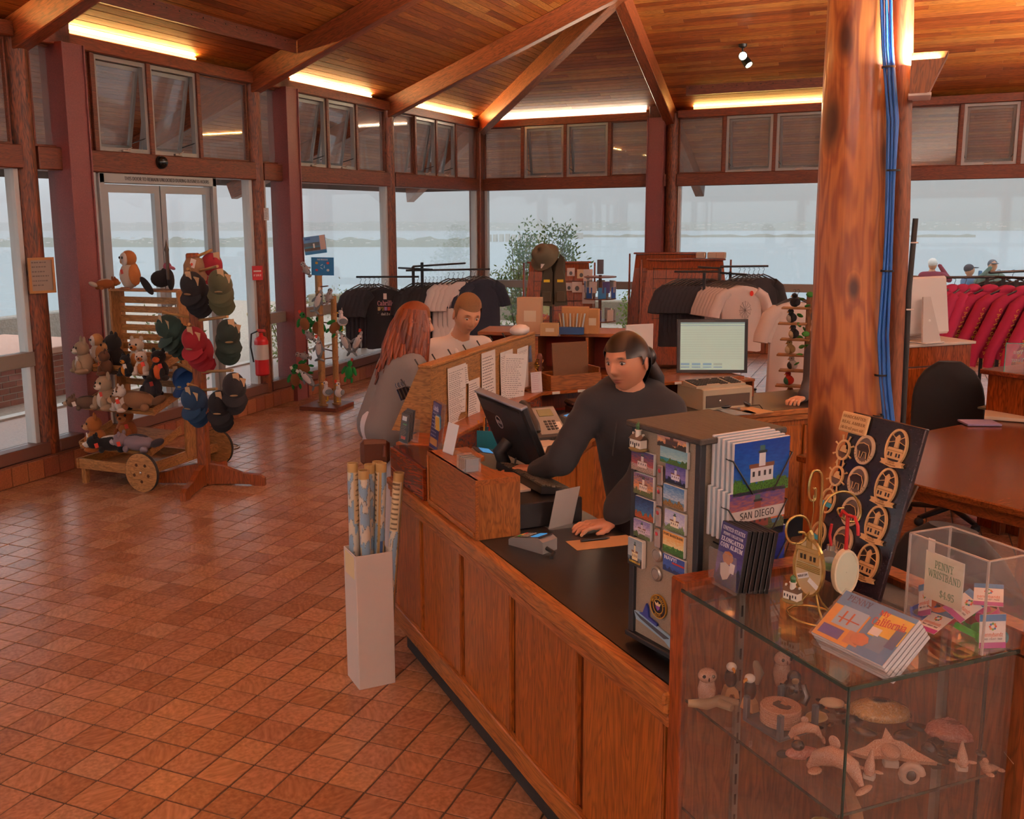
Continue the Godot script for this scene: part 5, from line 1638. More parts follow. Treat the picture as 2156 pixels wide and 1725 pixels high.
func lighthouse_ornament(x: Transform3D,ply: Material,dk: Material,label: String) -> void:
	var t:=thing("lighthouse_ornament",label,"ornament",Vector3.ZERO,0.0,"lighthouse ornaments")
	t.transform = x
	put("oval_rim",ring_plate(0.031,0.045,0.026,0.04,0.006),ply,t)
	put("backing",ring_plate(0.0275,0.041,0.001,0.001,0.002),mat("#2c2024",0.5),t)
	for s in [-1,1]:
		put("beam_inlay",N().prism([P(s*0.006,0.02),P(s*0.0245,0.026),P(s*0.0275,0.012),P(s*0.006,0.014)],0.003,0.001),dk,t)
		put("beam_edge",N().tube([V(s*0.005,0.02,0.0045),V(s*0.022,0.031,0.0045)],0.0011,5).tube([V(s*0.005,0.015,0.0045),V(s*0.028,0.008,0.0045)],0.0011,5),ply,t)
	put("tower",N().prism([P(-0.0055,0.0),P(0.0055,0.0),P(0.005,0.016),P(0.0068,0.017),P(0.0062,0.024),P(0.003,0.027),P(0,0.031),P(-0.003,0.027),P(-0.0062,0.024),P(-0.0068,0.017),P(-0.005,0.016)],0.006),ply,t)
	put("house",N().prism([P(-0.023,-0.027),P(0.023,-0.027),P(0.023,-0.006),P(0.0205,-0.001),P(-0.0205,-0.001),P(-0.023,-0.006)],0.005),ply,t)
	put("eaves",N().box(V(0,-0.008,0.0052),V(0.048,0.0016,0.002)),mat("#a87e4c",0.6),t)
	for k in [-0.0165,-0.008,0.007,0.0155]:
		put("window",N().box(V(k,-0.017,0.0052),V(0.0048,0.009,0.0006)),mat("#2c2024",0.5),t)
	put("ribbon",N().prism([P(-0.034,-0.031),P(-0.03,-0.037),P(-0.034,-0.042),P(-0.018,-0.044),P(0,-0.047),P(0.018,-0.044),P(0.034,-0.042),P(0.03,-0.037),P(0.034,-0.031),P(0.018,-0.031),P(0,-0.033),P(-0.018,-0.031)],0.007),ply,t)
	text("lettering","Cabrillo",0.008,mat("#8a6436",0.7),t,xf(V(0,-0.0355,0.0075)),"Droid Serif",false,0.02,0.0003)
	text("lettering","National Monument",0.0045,mat("#8a6436",0.7),t,xf(V(0,-0.0415,0.0075)),"Droid Serif",false,0.03,0.0003)
func build_wire_stand(H: float) -> void:
	var p:=at_h(1712,1300,H)
	var gold:=mat("#c3a868",0.25,0.9)
	var t:=thing("ornament_stand","brass wire ornament stand with three scrolled hooks on the glass case","stand",p,DT)
	var inv:=t.transform.affine_inverse()
	var q:=func(x: float,y: float) -> Vector3: return inv*at_s(x,y,-1.70)
	# the looped foot lies on the glass
	var foot:=[]
	for k in 25:
		var a:=TAU*k/24.0
		foot.append(V(cos(a)*0.062,0.004,sin(a)*0.05))
	put("foot_ring",N().tube(foot,0.0028,7),gold,t)
	for k in 3:
		var a:=TAU*k/3+0.4
		put("foot_wire",N().tube([V(cos(a)*0.06,0.005,sin(a)*0.05),V(cos(a)*0.03,0.03,sin(a)*0.025),V(0,0.07,0)],0.0025,7),gold,t)
	var paths:=[[[1722,1240],[1722,1170],[1728,1080],[1731,1010],[1724,992],[1710,996],[1703,1030],[1706,1052],[1716,1052],[1717,1030],[1712,1030]],
		[[1720,1240],[1714,1180],[1710,1130],[1700,1095],[1680,1086],[1660,1098],[1655,1122],[1664,1142],[1685,1144],[1697,1132],[1693,1122],[1682,1121]],
		[[1724,1240],[1728,1150],[1732,1075],[1748,1046],[1775,1035],[1800,1046],[1812,1075],[1806,1096],[1785,1098],[1768,1085],[1764,1072],[1776,1070]]]
	for w in paths:
		var pts:=[]
		for e in w:
			pts.append(q.call(e[0],e[1]))
		put("hook_wire",N().tube(smooth(pts,4),0.0028,8),gold,t)
	# ornaments hung on the hooks
	var face:=Basis(Vector3.UP,DT+0.15)
	var m:=thing("gold_oval_ornament","large oval gilt lighthouse ornament with paper labels on the wire stand","ornament",Vector3.ZERO)
	m.transform = Transform3D(face,at_s(1705,1195,-1.695))
	put("oval_plate",ring_plate(0.041,0.066,0.001,0.001,0.004),mat("#e2cfa4",0.25,0.3),m)
	put("oval_rim",ring_plate(0.043,0.068,0.037,0.062,0.006),mat("#c9ac68",0.2,0.8),m)
	put("house",N().box(V(0,0.024,0.006),V(0.056,0.026,0.004),0.001),mat("#d9bf7c",0.2,0.8),m)
	put("roof",N().prism([P(-0.03,0.037),P(0.03,0.037),P(0.026,0.046),P(-0.026,0.046)],0.008),mat("#d9bf7c",0.2,0.8),m)
	put("tower",N().prism([P(-0.008,0.04),P(0.008,0.04),P(0.006,0.066),P(0.009,0.067),P(0.007,0.078),P(0,0.086),P(-0.007,0.078),P(-0.009,0.067),P(-0.006,0.066)],0.007),mat("#cdb06c",0.2,0.8),m)
	for k in [-0.018,-0.008,0.008,0.018]:
		put("window",N().box(V(k,0.024,0.0085),V(0.005,0.011,0.0008)),mat("#3a2a18",0.4),m)
	for k in 4:
		put("grass_line",N().box(V(0,0.006-k*0.004,0.0055),V(0.064,0.0016,0.003)),mat("#c9a85c",0.2,0.8),m)
	for e in [["DISPLAY COPY",-0.014,-0.022,24.0],["",0.016,-0.034,-28.0]]:
		var s:=put("paper_label",N().box(Vector3.ZERO,V(0.032,0.012,0.0006)),mat("#eef0f0",0.6),m,xf(V(e[1],e[2],0.0046),0,0,e[3]))
		if e[0] != "":
			text("lettering",e[0],0.007,mat("#2a2c30",0.6),s,xf(V(0,0,0.0006)),"Droid Sans",true,0.028,0.0003)
	put("hanging_cord",N().tube([V(0,0.086,0.003),V(0.004,0.13,0.002),V(0.0,0.165,0.0)],0.001,5),gold,m)
	var mh:=model_lighthouse("white model lighthouse ornament hanging low on the wire stand",at_s(1668,1265,-1.69),DT+0.3,0.72,"lighthouse_bauble")
	put("hanging_cord",N().tube([V(0,0.062,0),V(0.004,0.1,0),V(0.003,0.135,0)],0.001,5),gold,mh)
	var gb:=thing("glass_bauble","clear glass bauble with green base on a red ribbon","ornament",at_s(1748,1180,-1.72),0.0)
	put("globe",N().ell(Vector3.ZERO,V(0.026,0.026,0.026),Basis.IDENTITY,18,12),mat("#dfe9e6",0.03,0.0,{"alpha": 0.22}),gb)
	put("green_base",N().ell(V(0,-0.012,0),V(0.019,0.012,0.019)),mat("#1f8a4c",0.3),gb)
	put("little_sand",N().ell(V(0,0.0,0),V(0.016,0.006,0.016)),mat("#5c9ab4",0.4),gb)
	put("cap",N().turned([P(0,0.036),P(0.009,0.036),P(0.01,0.025),P(0,0.025)],14),mat("#c9ccce",0.2,0.9),gb)
	put("ribbon",N().tube([V(0,0.036,0),V(-0.004,0.06,0),V(-0.001,0.085,0)],0.0035,6),mat("#b81f24",0.6),gb)
	var so:=thing("shell_ornament","pale green oval ornament seen edge-on, tied with a red ribbon bow","ornament",at_s(1775,1202,-1.67),DT+1.45)
	put("disc",ring_plate(0.03,0.05,0.001,0.001,0.012),mat("#cfd9c4",0.15,0.0,{"coat": 0.5}),so)
	put("rim",ring_plate(0.031,0.052,0.027,0.047,0.014),mat("#e4dcc0",0.3),so)
	put("ribbon",N().tube([V(0,0.05,0.006),V(0,0.09,0.006),V(0,0.128,0.006)],0.0042,6).tube([V(0,0.128,0.006),V(0.0,0.132,0.03),V(0,0.115,0.042),V(0,0.095,0.044)],0.0038,6).tube([V(0,0.128,0.006),V(0,0.134,-0.012),V(0,0.12,-0.02)],0.0036,6),mat("#b81f24",0.6),so)
func smooth(pts: Array,n: int) -> Array:
	var out:=[]
	for i in pts.size()-1:
		var a: Vector3 = pts[maxi(i-1,0)]
		var d: Vector3 = pts[mini(i+2,pts.size()-1)]
		for k in n:
			out.append(pts[i].cubic_interpolate(pts[i+1],a,d,float(k)/n))
	out.append(pts[pts.size()-1])
	return out
func build_wristbands(H: float) -> void:
	var t:=thing("wristband_box","clear open acrylic box holding penny wristbands on the glass case","box",desk(-1.4955,0.39,H),DT)
	var ac:=mat("#f4f4f2",0.02,0.0,{"alpha": 0.05})
	var ed:=mat("#cfcac4",0.2,0.0,{"alpha": 0.55})
	var w:=0.2
	var d:=0.115
	var h:=0.198
	put("floor_pane",N().box(V(0,0.002,0),V(w,0.003,d)),ac,t)
	for s in [-1,1]:
		put("long_pane",N().box(V(0,h/2,s*d/2),V(w,h,0.003)),ac,t)
		put("end_pane",N().box(V(s*w/2,h/2,0),V(0.003,h,d)),ac,t)
		put("rim",N().box(V(0,h,s*d/2),V(w,0.003,0.0036)).box(V(s*w/2,h,0),V(0.0036,0.003,d)),ed,t)
		for z in [-1,1]:
			put("corner_edge",N().box(V(s*w/2,h/2,z*d/2),V(0.004,h,0.004)),ed,t)
	var s:=card("price_card","cream price card for penny wristbands taped inside the acrylic box","sign",Transform3D(Basis(Vector3.UP,DT),desk(-1.515,0.348,H+0.115)),0.1,0.105,0.0015,mat("#e4dfc8",0.6),"#eceae2")
	for k in 3:
		text("lettering",["PENNY","WRISTBAND","$4.95"][k],0.022,mat("#5e8a62",0.6),s,xf(V([0.0,0.002,0.012][k],[0.028,0.006,-0.032][k],0.0012)),"Droid Serif",false,[0.048,0.084,0.036][k],0.0004)
	put("tape",N().box(V(-0.036,0.066,0.0006),V(0.018,0.03,0.0004)),mat("#d6d2cc",0.5),s)
	var cols:=["#1f4fb0","#d8283c","#34b02c","#34b02c","#2a8f9c","#d8283c","#d0601f","#2c3f9c","#c02878"]
	var names_c:=["blue","red","lime green","bright green","teal","crimson","orange","navy","pink"]
	for k in 9:
		var c:=V(-0.075+(k % 5)*0.037,0.022+(k/5)*0.03,0.028-(k % 3)*0.028)
		var b:=thing("wristband","%s rubber penny wristband loose in the acrylic box" % names_c[k],"wristband",t.transform*c,k*0.9,"penny wristbands")
		b.rotation = V(0.5-(k % 3)*0.4,k*0.9,0.2)
		var rings:=[]
		for j in 15:
			var a:=TAU*(j+0.7)/16.0
			rings.append([V(cos(a)*0.026,-0.006,sin(a)*0.018),V(cos(a)*0.0275,-0.006,sin(a)*0.0195),V(cos(a)*0.0275,0.006,sin(a)*0.0195),V(cos(a)*0.026,0.006,sin(a)*0.018)])
		put("band",N().skin(rings),mat(cols[k],0.4),b)
		put("penny_disc",N().turned([P(0,0.004),P(0.011,0.004),P(0.012,0),P(0,0)],16),mat(cols[k],0.4),b,Transform3D(Basis(Vector3.BACK,-PI/2),V(-0.028,0,0)))
	var lab:=["facing the end of the case","lying flat at the back","standing by the price card","tilted on the heap","at the bottom of the heap"]
	for k in 5:
		var c: Vector3 = [V(0.088,0.04,0.018),V(0.04,0.095,-0.02),V(-0.075,0.05,0.03),V(0.02,0.07,0.02),V(-0.03,0.02,0.045)][k]
		var bs: Basis = t.transform.basis*Basis.from_euler([V(-0.1,1.25,0.0),V(-1.2,0.4,0.3),V(-0.2,-0.4,0.5),V(-0.9,0.2,-0.4),V(-1.1,-0.2,0.2)][k])
		var p:=card("wristband_card","white and blue wristband card %s" % lab[k],"card",Transform3D(bs,t.transform*c),0.055,0.07,0.001,mat("#f0efec",0.4),"#f0efec","wristband cards")
		put("blue_top",N().box(V(0,0.028,0.0009),V(0.055,0.014,0.0004)),mat("#2f78b4",0.4),p)
		put("purple_foot",N().box(V(0,-0.029,0.0009),V(0.055,0.012,0.0004)),mat("#b04898",0.4),p)
		for j in 8:
			var a:=TAU*j/8
			put("petal",N().ell(V(cos(a)*0.006,0.01+sin(a)*0.006,0.0009),V(0.0026,0.0026,0.0003),Basis.IDENTITY,6,4),mat(["#d8483c","#e08a2c","#4c9c3c","#2f78b4"][j % 4],0.4),p)
		text("lettering","pennybandz",0.011,mat("#d8683c",0.4),p,xf(V(0,-0.007,0.001)),"Droid Sans",false,0.042,0.0003)
		text("lettering","TRADE - COLLECT - TRADE",0.005,mat("#4a4a50",0.4),p,xf(V(0,-0.016,0.001)),"Droid Sans",false,0.04,0.0003)
func clear_mat() -> StandardMaterial3D:
	return mat("#f0f3f4",0.03,0.0,{"alpha": 0.1})
# a keyboard: wedge body and a field of keys
func keyboard(label: String,x: Transform3D,w: float,body: String,keys: String) -> void:
	var t:=thing("keyboard",label,"keyboard",Vector3.ZERO)
	t.transform = x
	put("body",N().prism([P(-0.075,0),P(0.075,0),P(0.075,0.012),P(-0.075,0.03)],w,-w/2),mat(body,0.5),t,Transform3D(Basis(Vector3.BACK,Vector3.UP,Vector3.LEFT),Vector3.ZERO))
	var b:=N()
	var n:=int(w/0.0205)
	for r in 6:
		for k in n:
			if (r == 0 and k % 5 == 4) or (r == 5 and k > 3 and k < 9) or k == int(n*0.72):
				continue
			b.box(V(-w/2+0.02+k*(w-0.03)/n,0.031-(r*0.023+0.008)*0.12,-0.06+r*0.022),V(0.0155,0.009,0.0165),0.0015)
	var o:=put("keys",b,mat(keys,0.5),t)
	o.set_meta("kind","stuff")
func terminal(label: String,x: Transform3D,body: String,k:=1.0) -> Node3D:
	var t:=thing("card_terminal",label,"card reader",Vector3.ZERO)
	t.transform = x*Transform3D(Basis.from_scale(Vector3.ONE*k),Vector3.ZERO)
	put("body",N().prism([P(-0.085,0),P(0.085,0),P(0.085,0.045),P(0.06,0.058),P(-0.075,0.03),P(-0.085,0.022)],0.084,-0.042),mat(body,0.35,0.3),t,Transform3D(Basis(Vector3.FORWARD,Vector3.UP,Vector3.RIGHT),Vector3.ZERO))
	var top:=Transform3D(Basis(Vector3.RIGHT,0.205),V(0,0.0445,-0.005))
	put("face_plate",N().box(V(0,0.0015,0),V(0.078,0.004,0.13),0.0015),mat("#2a2628",0.3),t,top)
	put("screen",N().box(V(0,0.004,-0.028),V(0.058,0.002,0.034)),mat("#2a6a9c",0.2,0.0,{"glow": ["#4c9cd8",0.5]}),t,top)
	for r in 4:
		for c in 3:
			put("key",N().box(V(-0.02+c*0.02,0.005,0.012+r*0.013),V(0.015,0.004,0.009),0.001),mat(["#c8302c","#d8a02c","#3fa03c"][c] if r == 3 else "#8c8884",0.4),t,top)
	put("slot",N().box(V(0,0.014,0.0845),V(0.06,0.006,0.004)),mat("#e6e8ea",0.3),t)
	return t
func paper(label: String,x: Transform3D,w: float,h: float,lines: int,sd: int,called:="notice",bg:="#e9e7e2") -> void:
	var t:=thing(called,label,"paper",Vector3.ZERO)
	t.transform = x
	var rows:=[]
	for i in 5:
		var r:=[]
		for j in 5:
			var u:=j/4.0
			var v:=i/4.0
			r.append(V((u-0.5)*w,(0.5-v)*h,0.002+0.008*v*v*sin(sd*1.3+u*2.5)))
		rows.append(r)
	var c:=N().sheet(rows,true)
	put("sheet",c,printed(type_pic(bg,"#5a5a60",lines,sd,96,128),0.8),t)
func build_desk_things() -> void:
	var H:=0.8502
	# ---- on the raised ledge and the oak box
	var lx:=func(x: float,y: float,h: float) -> Vector3: return at_h(x,y,h)
	var p: Vector3 = lx.call(852,935,0.9965)
	var t:=thing("brochure_holder","clear rack of dark souvenir cards on the red ledge","rack",p,DT+0.2)
	put("base",N().box(V(0,0.002,-0.02),V(0.085,0.004,0.06)),clear_mat(),t)
	put("front_lip",N().box(V(0,0.045,0.008),V(0.08,0.085,0.003)),clear_mat(),t,xf(Vector3.ZERO,-8))
	put("back_pane",N().box(V(0,0.06,-0.045),V(0.085,0.12,0.003)),clear_mat(),t,xf(Vector3.ZERO,-8))
	for k in 4:
		var c:=card("souvenir_card","dark printed souvenir card in the clear rack, %s" % ["foremost","second","third","rearmost"][k],"card",t.transform*xf(V(0,0.075+k*0.006,0.0-k*0.009),-8),0.072,0.135,0.006,printed(type_pic("#2c2826","#c9a878",16,500+k,48,96,[[0.15,0.1,0.6,0.16,"#d0d4d8"],[0.2,0.8,0.6,0.1,"#b84c3c"],[0.3,0.35,0.5,0.05,"#4c8a4c"]])),"#3a3634","souvenir cards in the clear rack")
	p = lx.call(918,948,0.9965)
	t = thing("brochure_stand","tall clear sign frame with a purple monument brochure on the ledge","sign",p,DT-0.05)
	put("pane",N().box(V(0,0.11,0.0),V(0.155,0.22,0.004),0.001),clear_mat(),t,xf(Vector3.ZERO,-7))
	put("foot",N().box(V(0,0.002,-0.03),V(0.155,0.004,0.08)),clear_mat(),t)
	var br:=card("brochure","","",xf(V(-0.012,0.11,-0.002),-7),0.12,0.21,0.001,printed(type_pic("#3c3a70","#b8b8d0",11,520,64,112,[[0.06,0.03,0.7,0.2,"#5c5a8c"],[0.4,0.28,0.1,0.3,"#8c88a8"],[0.05,0.78,0.9,0.16,"#c08a4c"]])),"#3c3a70","",t)
	text("lettering","Cabrillo",0.026,mat("#d9dcec",0.5),br,xf(V(-0.012,0.075,0.001)),"Droid Serif",false,0.075,0.0004)
	for k in 4:
		put("leaflet",N().box(V(0.045,0.13+k*0.003,0.006-k*0.003),V(0.05,0.06,0.002)),mat(["#d8a83c","#b8c4b0","#4c8ab0","#2f6a94"][k],0.5),t)
	p = lx.call(915,958,1.08)
	t = thing("card_stand","slanted clear holder with a blank white card on the oak box","sign",desk(-3.72,0.06,1.081),DT+0.15)
	put("card",N().box(V(0,0.062,0),V(0.085,0.124,0.002)),mat("#dfe8ee",0.4),t,xf(Vector3.ZERO,-14))
	put("foot",N().box(V(0,0.0015,-0.025),V(0.085,0.003,0.06)),clear_mat(),t)
	p = lx.call(987,990,1.081)
	t = thing("magnet_bin","small clear bin packed with thin magnets on the oak box","bin",p,DT)
	for s in [-1,1]:
		put("side_pane",N().box(V(s*0.046,0.028,0),V(0.002,0.056,0.06)),clear_mat(),t)
		put("end_pane",N().box(V(0,0.026,s*0.03),V(0.092,0.052,0.002)),clear_mat(),t)
	for k in 12:
		var o:=put("slim_magnet",N().box(Vector3.ZERO,V(0.0045,0.05,0.052),0.0008),mat(["#6a747c","#8fa4b0","#3a4248","#b4bec4","#56606a"][k % 5],0.25,0.3),null,t.transform*xf(V(-0.036+k*0.0064,0.0265,0),0,0,-6))
		tag(o,"thin glossy magnet standing in the small clear bin","magnet","magnets in the small bin")
	# ---- monitor seen from behind
	t = thing("monitor","black flat monitor seen from behind, round logo on its back","monitor",desk(-3.9,0.42,0),DT)
	var tilt:=Transform3D(Basis(Vector3.RIGHT,atan2(0.12,0.295)),V(0,1.105,0.0))
	put("housing",N().box(V(0,0,-0.012),V(0.5,0.32,0.03),0.006),mat("#1b1b1d",0.45),t,tilt)
	var bulge:=[[],[]]
	for k in 4:
		bulge[0].append(V([-0.24,0.24,0.24,-0.24][k],[-0.15,-0.15,0.15,0.15][k],0.0))
		bulge[1].append(V([-0.17,0.17,0.17,-0.17][k],[-0.12,-0.12,0.09,0.09][k],0.022))
	put("back_cover",N().skin(bulge),mat("#232326",0.5),t,tilt)
	put("top_trim",N().box(V(0,0.157,-0.01),V(0.5,0.012,0.034),0.003),mat("#8d98a8",0.35,0.3),t,tilt)
	put("vent",N().box(V(0,0.136,0.006),V(0.42,0.008,0.002)),mat("#0c0c0e",0.7),t,tilt)
	put("screen",N().box(V(0,0,-0.028),V(0.47,0.27,0.002)),mat("#9fb8c4",0.2,0.0,{"glow": ["#b8d0d8",0.5]}),t,tilt)
	put("logo_ring",N().turned([P(0.0275,0),P(0.0275,0.002),P(0.031,0.002),P(0.031,0)],28),mat("#c9ccd0",0.3,0.4),t,tilt*xf(V(-0.02,0.055,0.023),90))
	text("logo_lettering","DELL",0.022,mat("#c9ccd0",0.3,0.4),t,tilt*xf(V(-0.02,0.055,0.0236)),"Droid Sans",true,0.046)
	put("stand_arm",N().tube([V(0,1.06,0.01),V(0,1.02,0.05),V(0.0,0.97,0.03),V(0.0,0.86,0.02)],[0.03,0.032,0.03,0.034],10),mat("#141416",0.5),t)
	put("stand_base",N().turned([P(0,0.85),P(0.1,0.85),P(0.1,0.86),P(0,0.868)],24),mat("#141416",0.5),t)
	put("cable",N().tube([V(0.06,1.0,0.0),V(0.09,0.93,0.03),V(0.08,0.87,0.06),V(0.02,0.86,0.1)],0.004,6),mat("#0f0f10",0.5),t)
	# ---- till with keyboard
	t = thing("till_box","low black cash drawer under the keyboard on the worktop","cash drawer",desk(-3.53,0.335,H),DT)
	put("body",N().box(V(0,0.05,0),V(0.38,0.1,0.28),0.004),mat("#17171a",0.45),t)
	put("drawer_front",N().box(V(0,0.05,-0.142),V(0.36,0.085,0.006),0.002),mat("#1e1e22",0.4),t)
	put("paper_tray",N().box(V(-0.06,0.106,0.07),V(0.2,0.01,0.12),0.001),mat("#d9d4c8",0.7),t)
	keyboard("black keyboard on the cash drawer in front of the cashier",Transform3D(Basis(Vector3.UP,DT+PI)*Basis(Vector3.RIGHT,0.1),desk(-3.62,0.40,H+0.105)),0.44,"#17171a","#4c463c")
	# ---- papers, readers and small things
	var tm:=terminal("grey and black card terminal with blue screen on the counter edge",Transform3D(Basis(Vector3.UP,DT-1.15),desk(-3.14,0.165,H)),"#8d8a88",0.95)
	put("cable",N().tube([V(0.02,0.02,-0.085),V(0.02,0.01,-0.12),V(0.06,0.006,-0.14)],0.008,7),mat("#111114",0.5),tm)
	t = thing("sign_holder","small slanted acrylic sign seen from behind, blank paper inside","sign",desk(-3.32,0.37,H),DT)
	put("sheet",N().box(V(0,0.082,0),V(0.12,0.165,0.002)),mat("#b9b2ac",0.5),t,xf(Vector3.ZERO,0,-76,0)*xf(Vector3.ZERO,-15))
	put("foot",N().box(V(0,0.0015,0),V(0.07,0.003,0.12)),clear_mat(),t,xf(Vector3.ZERO,0,-4))
	var c1:=at_h(1190,1141,H)
	var c2:=at_h(1318,1127,H)
	var c3:=at_h(1216,1160,H)
	var cx:=(c2-c1).normalized()
	t = thing("note_card","buff card lying on the black worktop beside the cashier's hand","card",Vector3.ZERO)
	t.transform = Transform3D(Basis(cx,Vector3.UP,cx.cross(Vector3.UP)),(c2+c3)*0.5+V(0,0.0008,0))
	put("card",N().box(Vector3.ZERO,V((c2-c1).length(),0.0012,(c3-c1).length())),mat("#b08558",0.7),t)
	var pn:=thing("pen","black ballpoint pen lying on the buff card","pen",at_h(1253,1136,H+0.006),0.72)
	put("barrel",N().rod(V(-0.058,0,0),V(0.045,0,0),0.0048,10),mat("#161618",0.35),pn)
	put("tip",N().rod(V(0.045,0,0),V(0.06,0,0),0.0046,10,0.001),mat("#2c2c30",0.3,0.5),pn)
	put("clip",N().box(V(-0.035,0.0055,0),V(0.035,0.0015,0.003)),mat("#3a3a40",0.3,0.5),pn)
	var cup:=at_h(1030,948,H)
	t = thing("pencil_cup","square teal pencil cup on the side counter","cup",V(-1.86,H,-4.6),0.1)
	put("cup",N().box(V(0,0.004,0),V(0.12,0.008,0.1)).box(V(-0.058,0.06,0),V(0.005,0.12,0.1)).box(V(0.058,0.06,0),V(0.005,0.12,0.1)).box(V(0,0.06,0.048),V(0.12,0.12,0.005)).box(V(0,0.06,-0.048),V(0.12,0.12,0.005)),mat("#1f7f96",0.4),t)
	for k in 7:
		var a:=V(-0.04+k*0.013,0.01,0.02-(k % 3)*0.02)
		var o:=put("pencil",N().rod(Vector3.ZERO,V(-0.01+(k % 3)*0.012,0.155+(k % 2)*0.015,-0.008),0.0042,6),mat(["#d08a2c","#d08a2c","#b02828","#2a2a30","#b02828","#283848","#3a6a9c"][k],0.4),null,Transform3D(Basis(Vector3.UP,0.1),t.position)*xf(a))
		tag(o,"%s in the teal cup" % ["yellow pencil nearest the board","second yellow pencil","red pen beside the yellow pencils","black pen","red pen beside the black pen","dark blue pen","light blue pen"][k],"pen","pens in the teal cup")
	var am:=terminal("beige adding machine with dark keys half hidden behind the monitor",Transform3D(Basis(Vector3.UP,2.2),V(-1.72,H,-4.34)),"#a89a84",1.5)
	# ---- desk phone
	t = thing("desk_phone","grey desk telephone with handset and small screen on the side counter","telephone",V(-1.74,H,-5.04),0.75)
	var slope:=Transform3D(Basis(Vector3.RIGHT,0.55),V(0,0.075,0))
	put("body",N().prism([P(-0.11,0),P(0.11,0),P(0.11,0.02),P(-0.09,0.145),P(-0.11,0.14)],0.24,-0.12),mat("#3a3836",0.5),t,Transform3D(Basis(Vector3.BACK,Vector3.UP,Vector3.LEFT),Vector3.ZERO))
	put("face",N().box(V(0.045,0.012,0),V(0.15,0.006,0.21),0.002),mat("#8c877c",0.45),t,slope)
	put("lcd",N().box(V(0.05,0.016,-0.06),V(0.085,0.003,0.055)),mat("#6a6c3c",0.25),t,slope)
	for r in 4:
		for k in 3:
			put("key",N().box(V(0.025+k*0.024,0.017,0.01+r*0.02),V(0.017,0.005,0.012),0.001),mat("#2a2826",0.5),t,slope)
	put("note",N().box(V(0.09,0.018,0.05),V(0.035,0.001,0.06)),mat("#d8d0c0",0.7),t,slope)
	put("handset",N().tube([V(-0.07,0.045,-0.11),V(-0.07,0.062,-0.07),V(-0.07,0.07,0.0),V(-0.07,0.062,0.07),V(-0.07,0.042,0.11)],[0.026,0.027,0.02,0.027,0.026],10),mat("#23211f",0.4),t,slope)
	var coil:=[]
	for k in 90:
		coil.append(V(0.02+0.1*sin(k*0.035)+cos(k*0.9)*0.009,0.014+sin(k*0.9)*0.009,0.12+0.07*sin(k*0.07)))
	put("coiled_cord",N().tube(coil,0.0022,5),mat("#1c1a18",0.5),t)
	for k in 3:
		var o:=put("loose_paper",N().box(Vector3.ZERO,V(0.2,0.0012,0.27)),mat(["#cfc6b8","#d8d4cc","#c4b8a4"][k],0.8),null,xf(V(-1.72,H+0.001+k*0.0014,-4.8-k*0.02),0,14.0-k*17,0))
		tag(o,"%s loose sheet under the telephone" % ["lowest","middle","top"][k],"paper","loose sheets under the telephone")
	terminal("grey payment terminal beside the cash box, back counter",Transform3D(Basis(Vector3.UP,1.35),V(-1.62,H,-5.32)),"#8f8a80",1.25)
	t = thing("cash_box","glossy dark brown cash box with round lock under the raised shelf","cash box",V(-1.56,H,-5.56),PI/4)
	put("body",N().box(V(0,0.05,0),V(0.34,0.1,0.2),0.012),mat("#2a1812",0.2,0.3),t)
	put("lid",N().box(V(0,0.112,0),V(0.35,0.03,0.21),0.012),mat("#301c15",0.2,0.3),t)
	put("lock",N().ell(V(0,0.07,0.1),V(0.009,0.009,0.004)),mat("#c9c4b8",0.25,0.9),t)
	build_board()
	build_back_shelf()
	build_map_box()
